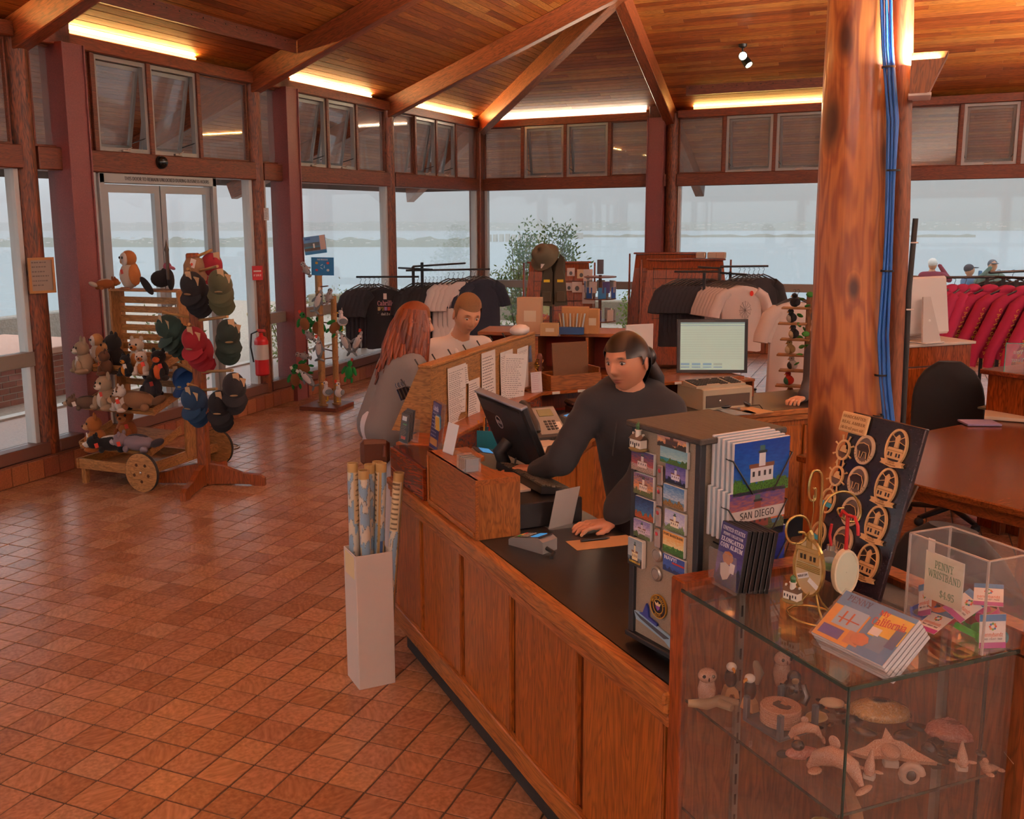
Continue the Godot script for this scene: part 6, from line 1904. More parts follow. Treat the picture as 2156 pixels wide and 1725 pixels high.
func build_board() -> void:
	# the leaning-faced merchandise board on the side ledge: staff side upright, shown with its notices
	var t:=thing("notice_board","oak-veneer board above the side ledge, papers pinned to it","board",V(-2.04,1.002,-5.02))
	var ok:=oak("#b98548","x",0.45,0.3)
	put("panel",N().prism([P(0,0),P(0.014,0),P(0.014,0.318),P(-0.045,0.318),P(-0.2,0.0)],1.5,-0.75),oak("#b37f44","x",0.45,0.6),t)
	put("face",N().box(V(0,0,0),V(1.5,0.31,0.004)),ok,t,Transform3D(Basis(Vector3.FORWARD,Vector3.UP,Vector3.RIGHT),V(0.0165,0.158,0)))
	put("cap_rail",N().box(V(0,0,0),V(1.51,0.016,0.07),0.004),oak("#c08848","x",0.4,0.9),t,Transform3D(Basis(Vector3.FORWARD,Vector3.UP,Vector3.RIGHT),V(-0.015,0.324,0)))
	for k in 7:
		put("display_hook",N().tube([V(-0.06,0.3,0.6-k*0.2),V(-0.12,0.305,0.6-k*0.2),V(-0.14,0.335,0.6-k*0.2)],0.004,6),mat("#1c1a1a",0.4),t)
		put("display_hook",N().tube([V(-0.1,0.2,0.66-k*0.2),V(-0.16,0.205,0.66-k*0.2),V(-0.19,0.24,0.66-k*0.2)],0.004,6),mat("#1c1a1a",0.4),t)
	for k in 9:
		var o:=put("keyring",N().box(V(0,-0.035,0),V(0.003,0.06,0.03),0.001).tube([V(0,0,0),V(0,0.012,0.008),V(0,0.024,0)],0.0018,5),mat(["#2c4468","#8a8c90","#1c2c44"][k % 3],0.3,0.5),null,xf(V(-2.24,1.2,-4.34-k*0.012),0,0,24))
		tag(o,"enamel key ring hanging at the end of the oak board","key ring","key rings on the oak board")
	var fx:=Basis(Vector3.FORWARD,Vector3.UP,Vector3.RIGHT)
	var at:=func(x: float,y: float,dz:=0.0) -> Transform3D:
		return Transform3D(fx,on_plane(x,y,V(-2.018+dz,0,0),Vector3.RIGHT))
	paper("long typed notice pinned at the near end of the oak board",at.call(962,832),0.23,0.3,26,31)
	paper("short typed list pinned low beside the long notice",at.call(998,838,0.003),0.15,0.2,14,32)
	paper("narrow paper strip near the top of the oak board",at.call(980,788),0.045,0.1,8,33)
	paper("handwritten sheet pinned in the middle of the oak board",at.call(1028,790),0.2,0.26,14,34)
	paper("printed form with a dark headline on the oak board",at.call(1066,792),0.2,0.29,24,35)
	paper("page hanging loose from a silver ribbon, in front of the forms",at.call(1083,800,0.03)*xf(Vector3.ZERO,0,-20,-7),0.2,0.3,22,36)
	paper("second printed form at the far end of the oak board",at.call(1100,775),0.19,0.25,24,37)
	paper("torn blue ticket at the far end of the oak board",at.call(1116,745,0.002),0.035,0.1,5,38,"ticket","#4c5c78")
	var b:=thing("gift_bow","gold ribbon bow stuck at the end of the oak board","bow",on_plane(1125,768,V(-1.99,0,0),Vector3.RIGHT))
	for k in 14:
		var a:=TAU*k/14.0
		var r:=0.045 if k % 2 == 0 else 0.03
		var d:=V(0.35,sin(a),cos(a)).normalized()
		put("loop",N().tube([Vector3.ZERO,d*r+V(0.012,0,0),d*r*1.2+V(0.02,0,0),d*r*0.5+V(0.035,0,0)],[0.004,0.008,0.007,0.003],5),mat("#c79a3a",0.2,0.85),b)
	var pb:=thing("plastic_bag","crumpled white plastic bag and red pouch lying on the top of the oak board","bag",V(-2.06,1.33,-5.6))
	put("bag",N().ell(V(0,0.03,0),V(0.06,0.035,0.09),Basis.IDENTITY,8,5),mat("#e8e6e2",0.5),pb)
func build_back_shelf() -> void:
	var H:=0.8502
	var L:=1.0035
	var on:=func(a: float,z: float,h: float) -> Vector3: return Transform3D(Basis(Vector3.UP,PI/4),V(-1.55,0,-6.03))*V(a,h,z)
	var t:=thing("wood_tray","low dovetailed wooden box on the raised shelf, brown board standing in it","box",on.call(-0.36,0.0,L),PI/4)
	for q in [[V(0,0.045,0.085),V(0.34,0.09,0.012)],[V(0,0.045,-0.085),V(0.34,0.09,0.012)],[V(-0.164,0.045,0),V(0.012,0.09,0.16)],[V(0.164,0.06,0),V(0.012,0.12,0.16)]]:
		put("side",N().box(q[0],q[1],0.002),wood("#a8642c","x",0.35,q[0].x),t)
	put("bottom",N().box(V(0,0.004,0),V(0.32,0.008,0.16)),wood("#a8642c","x",0.4),t)
	var o:=put("brown_board",N().box(V(0,0.13,0),V(0.24,0.25,0.006)),mat("#8a5c34",0.8,0.0,{"tex": tx.fleck,"tri": V(9,9,9)}),null,Transform3D(Basis(Vector3.UP,PI/4)*Basis(Vector3.RIGHT,-0.12),on.call(-0.33,-0.03,L+0.012)))
	tag(o,"plain brown hardboard standing in the wooden tray","board")
	t = thing("wood_mallet","round brown wooden handle leaning at the end of the tray","handle",on.call(-0.56,-0.02,L))
	put("handle",N().tube([V(0,0,0),V(0.005,0.1,0),V(0.01,0.2,0),V(0.011,0.215,0)],[0.014,0.017,0.018,0.008],12),wood("#7a3a20","y",0.35),t)
	t = thing("tag_holder","clear stand with a small white tag beside the wooden tray","sign",on.call(-0.62,0.09,L),PI/4+0.2)
	put("sheet",N().box(V(0,0.06,0),V(0.08,0.12,0.002)),printed(type_pic("#cfc6c8","#b08a9c",9,61)),t,xf(Vector3.ZERO,-6))
	put("foot",N().box(V(0,0.0015,0),V(0.08,0.003,0.05)),clear_mat(),t)
	t = thing("membership_holder","clear leaflet holder with a mustard membership sheet","leaflet holder",on.call(0.06,0.0,L),PI/4-0.35)
	put("pane",N().box(V(0,0.12,0.03),V(0.17,0.24,0.003)),clear_mat(),t)
	put("side_pane",N().box(V(-0.085,0.12,0),V(0.003,0.24,0.07)),clear_mat(),t)
	var s:=put("sheet",N().box(V(0.01,0.09,0.024),V(0.13,0.17,0.003)),mat("#a8792a",0.5),t)
	text("lettering","MEMBERSHIP",0.02,mat("#3a2c14",0.6),s,xf(V(0.01,0.158,0.0275)),"Droid Sans",true,0.11,0.0004)
	text("lettering","LEVELS",0.02,mat("#3a2c14",0.6),s,xf(V(-0.015,0.14,0.0275)),"Droid Sans",true,0.06,0.0004)
	put("typed_lines",quad_shape(0.11,0.1),printed(type_pic("#a8792a","#6a4c1c",12,62)),s,xf(V(0.01,0.075,0.0265)))
	put("sunset_panel",quad_shape(0.13,0.07),printed(shore_pic("#4c6484","#d08a64","#3c4c64","#5c7084","",63)),t,xf(V(0.01,0.21,0.027)))
	# second till: monitor facing the room on a riser
	t = thing("monitor_riser","orange-brown wooden riser under the second monitor","riser",V(-1.06,H,-6.6),PI/4+0.1)
	put("top",N().box(V(0,0.11,0),V(0.42,0.016,0.26),0.002),wood("#b0622c","x",0.4),t)
	for k in [-0.2,0.2]:
		put("leg_panel",N().box(V(k,0.051,0),V(0.016,0.102,0.25),0.002),wood("#a8582a","y",0.4),t)
	t = thing("till_monitor","black monitor showing a pale sales screen behind the cashier's head","monitor",at_h(1365,800,H+0.12),0.32)
	t.position = V(-1.1,H+0.119,-6.62)
	put("base",N().turned([P(0,0),P(0.09,0),P(0.09,0.01),P(0,0.016)],20),mat("#17171a",0.5),t)
	put("neck",N().rod(V(0,0.01,-0.02),V(0,0.12,-0.03),0.02,10),mat("#17171a",0.5),t)
	put("bezel",rect_frame(0.45,0.35,0.02,0.03),mat("#1b1b1e",0.4),t,xf(V(0,0.21,0),-6))
	put("back",N().box(V(0,0.21,-0.015),V(0.44,0.34,0.02),0.004),mat("#1b1b1e",0.5),t,xf(V(0,0,0),-6))
	put("screen",quad_shape(0.412,0.312),mat("#ffffff",0.3,0.0,{"tex": till_pic(),"glow": ["#9ab8ac",0.35]}),t,xf(V(0,0.21,0.012),-6))
	t = thing("white_divider","white divider panel standing left of the second monitor","panel",V(-1.5,0.9935+0.01,-6.28),PI/4)
	put("panel",N().box(V(0,0.17,0),V(0.2,0.34,0.012),0.002),mat("#d9d4ce",0.5),t)
	t = thing("receipt_printer","beige till box with dark drawer behind the souvenir tower","printer",V(-1.02,H,-6.28),PI/4)
	put("case",N().box(V(0,0.065,0),V(0.36,0.13,0.28),0.004),mat("#b5aa90",0.5),t)
	put("drawer",N().box(V(0,0.055,0.141),V(0.32,0.075,0.004),0.002),mat("#4a3c30",0.4),t)
	put("lock",N().ell(V(-0.06,0.055,0.145),V(0.009,0.009,0.004)),mat("#c9c4b8",0.25,0.9),t)
	put("ridge",N().box(V(0,0.128,0.1),V(0.36,0.008,0.06),0.002),mat("#a49a82",0.5),t)
	keyboard("beige and black keyboard lying on the beige till box",Transform3D(Basis(Vector3.UP,PI/4),V(-1.02,H+0.132,-6.26)),0.36,"#a89e88","#2a2620")
	t = thing("barcode_scanner","black barcode scanner lying in its cradle on the back counter","scanner",at_h(1536,858,H),0.5)
	put("cradle",N().ell(V(-0.06,0.016,0.03),V(0.06,0.018,0.04)),mat("#141416",0.25),t)
	put("head",N().box(V(0,0.07,0),V(0.08,0.035,0.06),0.01),mat("#19191c",0.3),t,xf(Vector3.ZERO,0,0,-15))
	put("grip",N().tube([V(0.03,0.06,0),V(0.08,0.035,0.01),V(0.12,0.012,0.02)],[0.018,0.016,0.013],10),mat("#19191c",0.3),t)
	put("cord",N().tube([V(0.12,0.012,0.02),V(0.17,0.02,0.05),V(0.19,-0.02,0.1),V(0.19,-0.12,0.13)],0.003,6),mat("#141416",0.5),t)
	for k in 2:
		var e:=put("order_pad",N().box(Vector3.ZERO,V(0.16,0.004,0.22)),mat(["#8fa4ac","#c49a6a"][k],0.7),null,xf(at_h([1548,1580][k],[866,864][k],H+0.003),0,40+k*14,0))
		tag(e,["blue-grey pad under the barcode scanner","tan card beside the barcode scanner"][k],"pad")
func till_pic() -> ImageTexture:
	var im:=Image.create(128,96,false,Image.FORMAT_RGB8)
	im.fill(Color("#a4bfae"))
	fill(im,0,0,1,0.04,"#4a5660")
	fill(im,0,0.07,1,0.02,"#3a4c78")
	for k in 13:
		fill(im,0.02,0.16+k*0.05,0.96,0.012,"#93ad9c")
	for k in 4:
		fill(im,0.02+k*0.17,0.86,0.14,0.045,"#3a5a9c" if k < 3 else "#7a8c84")
		fill(im,0.02+k*0.17,0.93,0.14,0.03,"#3a5a9c")
	return ImageTexture.create_from_image(im)
func build_map_box() -> void:
	var c0:=V(-2.047,0,-3.558)
	var c1:=V(-1.935,0,-3.683)
	var c2:=V(-2.164,0,-3.648)
	var xx:=(c1-c0).normalized()
	var turn:=atan2(-xx.z,xx.x)
	var w:=0.165
	var d:=0.16
	var mid:=c0+xx*w/2+(c2-c0).normalized()*d/2
	var t:=thing("map_box","tall white cardboard box of rolled maps standing on the floor","box",mid,turn)
	var wh:=mat("#dcd5cd",0.75)
	var h:=0.608
	for q in [[V(0,h/2,d/2),V(w,h,0.004)],[V(0,h/2,-d/2),V(w,h,0.004)],[V(-w/2,h/2,0),V(0.004,h,d)],[V(w/2,h/2,0),V(0.004,h,d)]]:
		put("side",N().box(q[0],q[1],0.001),wh,t)
	put("bottom",N().box(V(0,0.003,0),V(w,0.006,d)),wh,t)
	put("label",N().box(V(-w/2-0.0025,h-0.06,0.0),V(0.001,0.1,0.12)),mat("#e9dcae",0.6),t)
	var mp:=Image.create(64,256,false,Image.FORMAT_RGB8)
	mp.fill(Color("#a9c4d6"))
	var n:=noise(0.03,9,4)
	for y in 256:
		for x in 64:
			var q: float = n.get_noise_2d(x*1.6,y*0.9)
			var c:=Color("#8fb4d0").lerp(Color("#d9d4c4"),clampf(q*6+0.4,0,1))
			if absf(q) < 0.015:
				c = Color("#6a6458")
			if y < 10 or x < 5:
				c = Color("#b99a62")
			if y >= 10 and y < 70 and x > 5 and x < 30:
				c = Color("#dcc9a0")
				if y % 6 < 2 and x > 8 and x < 27-(y*7) % 9:
					c = Color("#7a6a50")
			if x > 50 and y > 90:
				c = Color("#cdb48a") if x < 58 else Color("#4c6ca8")
			mp.set_pixel(x,y,c)
	var tex:=printed(ImageTexture.create_from_image(mp),0.35)
	for k in 6:
		var q = [[742,975,-0.05,-0.045],[765,990,-0.018,0.03],[778,978,0.0,-0.04],[803,975,0.03,-0.02],[840,995,0.05,0.03],[795,972,0.02,-0.06]][k]
		var base: Vector3 = t.transform*V(q[2],0.01,q[3])
		var top:=on_plane(q[0],q[1],base,V(0.35,0,0.93))
		top = base+(top-base)*1.0
		var o:=thing("map_roll","rolled lighthouse map %s in the white box" % ["at the left corner","leaning forward in front","behind the front roll","with a blue cover strip","leaning far out to the right","at the back"][k],"map",base,0.0,"rolled maps")
		var v:=top-base
		var yb:=v.normalized()
		var xb:=yb.cross(Vector3.BACK).normalized()
		o.basis = Basis(xb,yb,xb.cross(yb))*Basis(Vector3.UP,k*1.1+2.0)
		var L:=v.length()
		var ring:=[]
		for i in 2:
			var r:=[]
			for j in 25:
				var a:=TAU*j/24.0
				r.append(V(cos(a)*0.0235,L*i,sin(a)*0.0235))
			ring.append(r)
		put("paper",N().sheet(ring),tex,o)
		put("tube_wall",N().turned([P(0.0232,0.01),P(0.0232,L),P(0.019,L),P(0.019,L-0.12),P(0,L-0.12)],24),mat("#a98a58",0.8),o)
		text("lettering","UNITED STATES",0.014,mat("#5a3c24",0.6),o,Transform3D(Basis(Vector3.UP,0.0),V(0,L-0.05,0.0238)),"Droid Serif",true,0.034,0.0004)
		text("lettering","LIGHTHOUSES",0.012,mat("#5a3c24",0.6),o,Transform3D(Basis(Vector3.UP,0.0),V(0,L-0.065,0.0238)),"Droid Serif",true,0.034,0.0004)
# ------------------------------------------------------------------ figures
# bones [a, b, ra, rb] joined by a smooth minimum and meshed as surface nets with cells of size cell
func flesh(b: B,bones: Array,cell: float,k: float) -> void:
	var lo:=V(1e9,1e9,1e9)
	var hi:=-lo
	for q in bones:
		var r: float = maxf(q[2],q[3])+k+cell*2
		for p in [q[0],q[1]]:
			lo = lo.min(p-V(r,r,r))
			hi = hi.max(p+V(r,r,r))
	var n:=Vector3i(((hi-lo)/cell).ceil())+Vector3i.ONE
	var nx:=n.x
	var ny:=n.y
	var nz:=n.z
	var sxy:=nx*ny
	var f:=PackedFloat32Array()
	f.resize(nx*ny*nz)
	f.fill(1.0)
	for q in bones:
		var a: Vector3 = q[0]
		var e: Vector3 = q[1]
		var ra: float = q[2]
		var rb: float = q[3]
		var m: float = maxf(ra,rb)+k+cell*2
		var bl:=(((a.min(e)-lo)-V(m,m,m))/cell).floor()
		var bh:=(((a.max(e)-lo)+V(m,m,m))/cell).ceil()
		var d:=e-a
		var dd: float = maxf(d.length_squared(),1e-9)
		for z in range(maxi(0,int(bl.z)),mini(nz-1,int(bh.z))+1):
			for y in range(maxi(0,int(bl.y)),mini(ny-1,int(bh.y))+1):
				var at:=z*sxy+y*nx
				for x in range(maxi(0,int(bl.x)),mini(nx-1,int(bh.x))+1):
					var p:=V(lo.x+x*cell,lo.y+y*cell,lo.z+z*cell)-a
					var t:=clampf(p.dot(d)/dd,0.0,1.0)
					var s:=(p-d*t).length()-ra-(rb-ra)*t
					var o:=f[at+x]
					var h:=maxf(k-absf(s-o),0.0)/k
					f[at+x] = minf(s,o)-h*h*k*0.25
	var ids:={}
	for z in nz-1:
		for y in ny-1:
			var row:=z*sxy+y*nx
			for x in nx-1:
				var i:=row+x
				var f0:=f[i]
				if f0 > cell*3.0:
					continue
				var v:=[f0,f[i+1],f[i+nx],f[i+nx+1],f[i+sxy],f[i+sxy+1],f[i+sxy+nx],f[i+sxy+nx+1]]
				var neg:=0
				for w in v:
					if w < 0.0:
						neg += 1
				if neg == 0 or neg == 8:
					continue
				var acc:=Vector3.ZERO
				var cnt:=0
				for eg in EDGES:
					var va: float = v[eg[0]]
					var vb: float = v[eg[1]]
					if (va < 0.0) != (vb < 0.0):
						acc += CORN[eg[0]].lerp(CORN[eg[1]],va/(va-vb))
						cnt += 1
				var g:=V(v[1]+v[3]+v[5]+v[7]-v[0]-v[2]-v[4]-v[6],v[2]+v[3]+v[6]+v[7]-v[0]-v[1]-v[4]-v[5],v[4]+v[5]+v[6]+v[7]-v[0]-v[1]-v[2]-v[3])
				ids[i] = b.vert(lo+(V(x,y,z)+acc/cnt)*cell,g.normalized())
	for i in ids:
		# one quad round each crossed edge that leaves this cell's low corner
		if (f[i] < 0.0) != (f[i+1] < 0.0):
			net(b,ids,i,i-nx,i-nx-sxy,i-sxy)
		if (f[i] < 0.0) != (f[i+nx] < 0.0):
			net(b,ids,i,i-1,i-1-sxy,i-sxy)
		if (f[i] < 0.0) != (f[i+sxy] < 0.0):
			net(b,ids,i,i-1,i-1-nx,i-nx)
const CORN := [Vector3(0, 0, 0), Vector3(1, 0, 0), Vector3(0, 1, 0), Vector3(1, 1, 0), Vector3(0, 0, 1), Vector3(1, 0, 1), Vector3(0, 1, 1), Vector3(1, 1, 1)]
const EDGES := [[0, 1], [2, 3], [4, 5], [6, 7], [0, 2], [1, 3], [4, 6], [5, 7], [0, 4], [1, 5], [2, 6], [3, 7]]
func net(b: B,ids: Dictionary,i: int,j: int,k: int,l: int) -> void:
	if ids.has(j) and ids.has(k) and ids.has(l):
		b.tri(ids[i],ids[j],ids[k])
		b.tri(ids[i],ids[k],ids[l])
func bump(d: Vector3,c: Vector3,sx: float,sy: float) -> float:
	var e:=d-c
	return exp(-(e.x*e.x)/(sx*sx)-(e.y*e.y)/(sy*sy)) if d.z > 0.0 else 0.0
func head_point(d: Vector3,o: Dictionary) -> Vector3:
	var w: float = o.get("wide",1.0)
	var p:=d*V(0.0765*w,0.116,0.097)
	var t:=clampf(-d.y,0.0,1.0)
	p.x *= 1.0-0.30*pow(t,1.6)
	if d.z < 0.0:
		p.z *= 1.0-0.25*t
	else:
		p.z *= 1.0-0.06*t
	p.z += 0.0035*bump(d,V(0,0.3,1),0.5,0.12)
	for s in [-1.0,1.0]:
		p.z -= 0.0115*bump(d,V(s*0.40,0.09,1),0.2,0.11)
		p.z += 0.004*bump(d,V(s*0.52,-0.2,1),0.22,0.16)
		p.z += 0.007*bump(d,V(s*0.13,-0.235,1),0.09,0.06)
	p.z += 0.021*bump(d,V(0,-0.17,1),0.115,0.11)+0.012*bump(d,V(0,0.0,1),0.09,0.14)
	p.z += 0.0065*bump(d,V(0,-0.455,1),0.27,0.045)+0.0075*bump(d,V(0,-0.555,1),0.23,0.045)-0.003*bump(d,V(0,-0.503,1),0.3,0.018)
	p.z += 0.010*bump(d,V(0,-0.82,1),0.26,0.14)
	return p
# a head: one skin with brow, nose, lips and chin; ears; eyes. x is its place and turn (z forwards)
func head(b: B,x: Transform3D,o: Dictionary) -> void:
	var keep:=b.t
	b.t = keep*x
	var skin: Color = o.skin
	var rows:=64
	var seg:=80
	var first:=b.v.size()
	for i in rows+1:
		var la:=PI*i/rows
		for j in seg:
			var lo:=TAU*j/seg
			var d:=V(sin(la)*sin(lo),cos(la),sin(la)*cos(lo))
			var p:=head_point(d,o)
			var e:=0.02
			var d1:=V(sin(la)*sin(lo+e),cos(la),sin(la)*cos(lo+e))
			var d2:=V(sin(la+e)*sin(lo),cos(la+e),sin(la+e)*cos(lo))
			var nn:=(head_point(d2,o)-p).cross(head_point(d1,o)-p)
			if nn.length() < 1e-12:
				nn = d
			if nn.dot(d) < 0:
				nn = -nn
			var c:=skin
			if d.z > 0.2:
				var lip:=maxf(bump(d,V(0,-0.455,1),0.24,0.035),bump(d,V(0,-0.55,1),0.22,0.045))
				c = c.lerp(o.lips,clampf(lip*1.3-0.25,0,0.85))
				c = c.lerp(o.lips.darkened(0.55),clampf(bump(d,V(0,-0.503,1),0.25,0.012),0,0.9))
				for s in [-1.0,1.0]:
					c = c.lerp(o.lips,0.22*bump(d,V(s*0.5,-0.22,1),0.2,0.16))
					var br:=bump(d-V(0,-absf(absf(d.x)-0.34)*0.16,0),V(s*0.40,0.285,1),0.2,0.042)
					c = c.lerp(o.brow,clampf(br*1.6-0.3,0,0.92))
					c = c.lerp(o.brow,0.5*clampf(bump(d,V(s*0.4,0.135,1),0.17,0.025)*1.4-0.3,0,1))
			b.c = c
			b.vert(p,nn)
	for i in rows:
		for j in seg:
			var a:=first+i*seg+j
			var a2:=first+i*seg+(j+1) % seg
			if i > 0:
				b.tri(a,a2,a2+seg)
			if i < rows-1:
				b.tri(a,a2+seg,a+seg)
	for s in [-1.0,1.0]:
		b.c = skin.lerp(o.lips,0.25)
		b.ell(V(s*0.077*o.get("wide",1.0),-0.005,-0.012),V(0.009,0.032,0.02),Basis(Vector3.UP,s*0.35)*Basis(Vector3.RIGHT,-0.2),12,8)
		b.c = Color("#d9d2ca").srgb_to_linear()
		b.ell(V(s*0.0305,0.0105,0.0745),V(0.0145,0.0068,0.0098),Basis(Vector3.UP,s*0.2),14,8)
		b.c = o.get("iris",Color("#3a2618")).srgb_to_linear()
		var g: Vector2 = o.get("gaze",Vector2.ZERO)
		b.ell(V(s*0.031+g.x,0.0105+g.y,0.0822),V(0.0058,0.0058,0.0028),Basis.IDENTITY,10,6)
		b.c = o.brow
		b.tube([V(s*0.0155,0.0125,0.0785),V(s*0.024,0.0178,0.0838),V(s*0.034,0.018,0.083),V(s*0.045,0.0125,0.0745)],[0.0008,0.0017,0.0017,0.0008],6)
	b.t = keep
# hair as a shell over the skull; edge(d) > 0 where hair grows
func hair_cap(b: B,x: Transform3D,o: Dictionary,thick: Callable) -> void:
	var keep:=b.t
	b.t = keep*x
	var rows:=44
	var seg:=64
	var idx:={}
	for i in rows+1:
		var la:=PI*i/rows
		for j in seg:
			var lo:=TAU*j/seg
			var d:=V(sin(la)*sin(lo),cos(la),sin(la)*cos(lo))
			var th: float = thick.call(d)
			if th > -0.004:
				var q:=head_point(d,{"wide": o.get("wide",1.0)})
				q.z = minf(q.z,d.z*0.1)
				idx[i*seg+j] = b.vert(q+d*(0.002+th),d)
	for i in rows:
		for j in seg:
			var a:=i*seg+j
			var c:=i*seg+(j+1) % seg
			if idx.has(a) and idx.has(c) and idx.has(a+seg) and idx.has(c+seg):
				if i > 0:
					b.tri(idx[a],idx[c],idx[c+seg])
				if i < rows-1:
					b.tri(idx[a],idx[c+seg],idx[a+seg])
	b.t = keep
func facing(p: Vector3,dir: Vector3,tilt:=0.0) -> Transform3D:
	var z:=dir.normalized()
	var x:=Vector3.UP.cross(z).normalized()
	return Transform3D(Basis(x,z.cross(x),z)*Basis(Vector3.BACK,tilt),p)
# a hand: palm, four bent fingers and a thumb that leaves the side of the palm. local -z runs to the fingertips, y is the back of the hand
func hand_bones(x: Transform3D,side: float,curl: float,spread:=0.1) -> Array:
	var out:=[]
	var k:=x
	for q in [[-0.03,0.078,0.0085],[-0.01,0.084,0.0088],[0.011,0.08,0.0085],[0.03,0.066,0.0078]]:
		var base: Vector3 = V(q[0]*side,0,-0.045)
		out.append([k*V(q[0]*0.7*side,0,0.03),k*base,0.0135,0.0115])
		var ang: float = -q[0]*side*spread*30.0
		var p: Vector3 = base
		var pitch:=-0.12
		var ln: Array = [q[1]*0.48,q[1]*0.3,q[1]*0.22]
		var r: float = q[2]
		for j in 3:
			pitch += curl*(0.5 if j == 0 else 1.0)
			var dir:=V(-sin(ang)*cos(pitch),-sin(pitch),-cos(ang)*cos(pitch))
			var e: Vector3 = p+dir*float(ln[j])
			out.append([k*p,k*e,r*(1.05-0.1*j),r*(0.95-0.1*j)])
			p = e
	out.append([k*V(-0.022*side,-0.004,0.025),k*V(-0.045*side,-0.01,-0.008),0.014,0.0115])
	out.append([k*V(-0.045*side,-0.01,-0.008),k*V(-0.056*side,-0.014,-0.036),0.0105,0.0095])
	out.append([k*V(-0.056*side,-0.014,-0.036),k*V(-0.056*side,-0.018,-0.058),0.009,0.007])
	return out
# j: joints; o: looks. Builds one skin and lays clothes over it
func person(label: String,j: Dictionary,o: Dictionary) -> Node3D:
	var t:=thing("person",label,"person",V(j.pelvis.x,o.get("ground",0.0),j.pelvis.z))
	var off:=Transform3D(Basis.IDENTITY,-t.position)
	var k: float = o.get("size",1.0)
	var b:=N()
	b.use_col = true
	b.t = off
	b.c = o.skin
	var up: Vector3 = j.neck-j.pelvis
	var chest: Vector3 = j.pelvis+up*0.72
	var sx: Vector3 = (j.sh_l-j.sh_r)*0.5
	var hx:=sx.normalized()*0.085*k
	var fwd:=sx.cross(up).normalized()
	var arms:=[[j.sh_r,j.el_r,j.wr_r],[j.sh_l,j.el_l,j.wr_l]]
	var core:=[[j.pelvis+hx,chest+sx*0.45,0.115*k,0.1*k],[j.pelvis-hx,chest-sx*0.45,0.115*k,0.1*k],[chest,j.neck-up*0.06,0.1*k,0.062*k],[j.sh_r.lerp(j.neck,0.2),j.sh_l.lerp(j.neck,0.2),0.062*k,0.062*k]]
	if o.has("bust"):
		for s in [-1.0,1.0]:
			core.append([chest+sx*0.45*s+fwd*0.02-up*0.06,chest+sx*0.42*s+fwd*0.06-up*0.1,0.075,0.07])
	var neck:=[[j.neck-up*0.05,j.head+(j.face*V(0,-0.06,-0.02)) if false else j.neck.lerp(j.head,0.75),0.054*k,0.052*k]]
	var legs:=[]
	for s in [-1.0,1.0]:
		var foot: Vector3 = j.pelvis+hx*s*1.1
		foot.y = o.get("ground",0.0)+0.05
		var knee: Vector3 = (j.pelvis+hx*s).lerp(foot,0.5)+fwd*0.02
		legs.append([j.pelvis+hx*s-V(0,0.03,0),knee,0.085*k,0.056*k])
		legs.append([knee,foot+V(0,0.03,0),0.055*k,0.04*k])
		legs.append([foot,foot+fwd*0.14,0.04*k,0.034*k])
	var skin:=core.duplicate()+neck+legs
	var sleeves:=[]
	for a in arms:
		skin.append([a[0],a[1],0.046*k,0.038*k])
		skin.append([a[1],a[2],0.038*k,0.027*k])
		sleeves.append([a[0],a[1],0.064*k,0.052*k])
		if o.get("sleeve",1.0) > 0.99:
			sleeves.append([a[1],a[2],0.052*k,0.041*k])
	var cell: float = o.get("cell",0.014)
	flesh(b,skin,maxf(cell*1.6,0.02),0.04)
	for q in [["hand_r",-1.0],["hand_l",1.0]]:
		if j.has(q[0]):
			flesh(b,hand_bones(j[q[0]],q[1],o.get("curl",0.3)),0.004,0.008)
	if o.get("cell",0.014) < 0.02:
		head(b,Transform3D(j.face,j.head),o)
	else:
		b.ell(j.head,V(0.08,0.115,0.095),j.face)
	put("body",b,mat("#ffffff",0.5,0.0,{"vc": true,"sss": 0.08}),t)
	# clothes: the same bones, a little fuller
	var top:=[]
	for q in core:
		top.append([q[0],q[1],q[2]+0.016,q[3]+0.014])
	top += sleeves
	if o.has("folds"):
		for a in arms:
			for e in 5:
				var f: float = 0.3+0.14*e
				var m: Vector3 = a[1].lerp(a[2],f)
				var w: Vector3 = (a[2]-a[1]).normalized().cross(V(0.3,1,0.2)).normalized()*0.03
				top.append([m+w,m-w,0.026*k,0.026*k])
			for e in 3:
				var m: Vector3 = a[0].lerp(a[1],0.35+0.25*e)
				var w: Vector3 = (a[1]-a[0]).normalized().cross(V(1,0.2,0.4)).normalized()*0.035
				top.append([m+w,m-w,0.032*k,0.03*k])
	if o.has("hood"):
		for e in 9:
			var a0:=PI*e/9.0+PI*0.0
			var a1:=PI*(e+1)/9.0
			var c0: Vector3 = j.neck+sx.normalized()*cos(a0)*0.1-fwd*sin(a0)*0.11+V(0,0.0,0)
			var c1: Vector3 = j.neck+sx.normalized()*cos(a1)*0.1-fwd*sin(a1)*0.11
			top.append([c0,c1,0.034+0.018*sin(a0),0.034+0.018*sin(a1)])
		for s in [-1.0,1.0]:
			top.append([j.neck+sx.normalized()*0.1*s,j.neck+sx.normalized()*0.035*s+fwd*0.1-up*0.24,0.034,0.018])
	var cl:=N()
	cl.t = off
	flesh(cl,top,cell,0.035)
	put(o.top_name,cl,o.top,t)
	var tr:=N()
	tr.t = off
	var lg:=[]
	for e in legs.size():
		if e % 3 < 2:
			lg.append([legs[e][0],legs[e][1],legs[e][2]+0.014,legs[e][3]+0.02])
	lg.append([j.pelvis+hx,j.pelvis-hx,0.125*k,0.125*k])
	flesh(tr,lg,0.026,0.03)
	put("trousers",tr,o.legs,t)
	return t
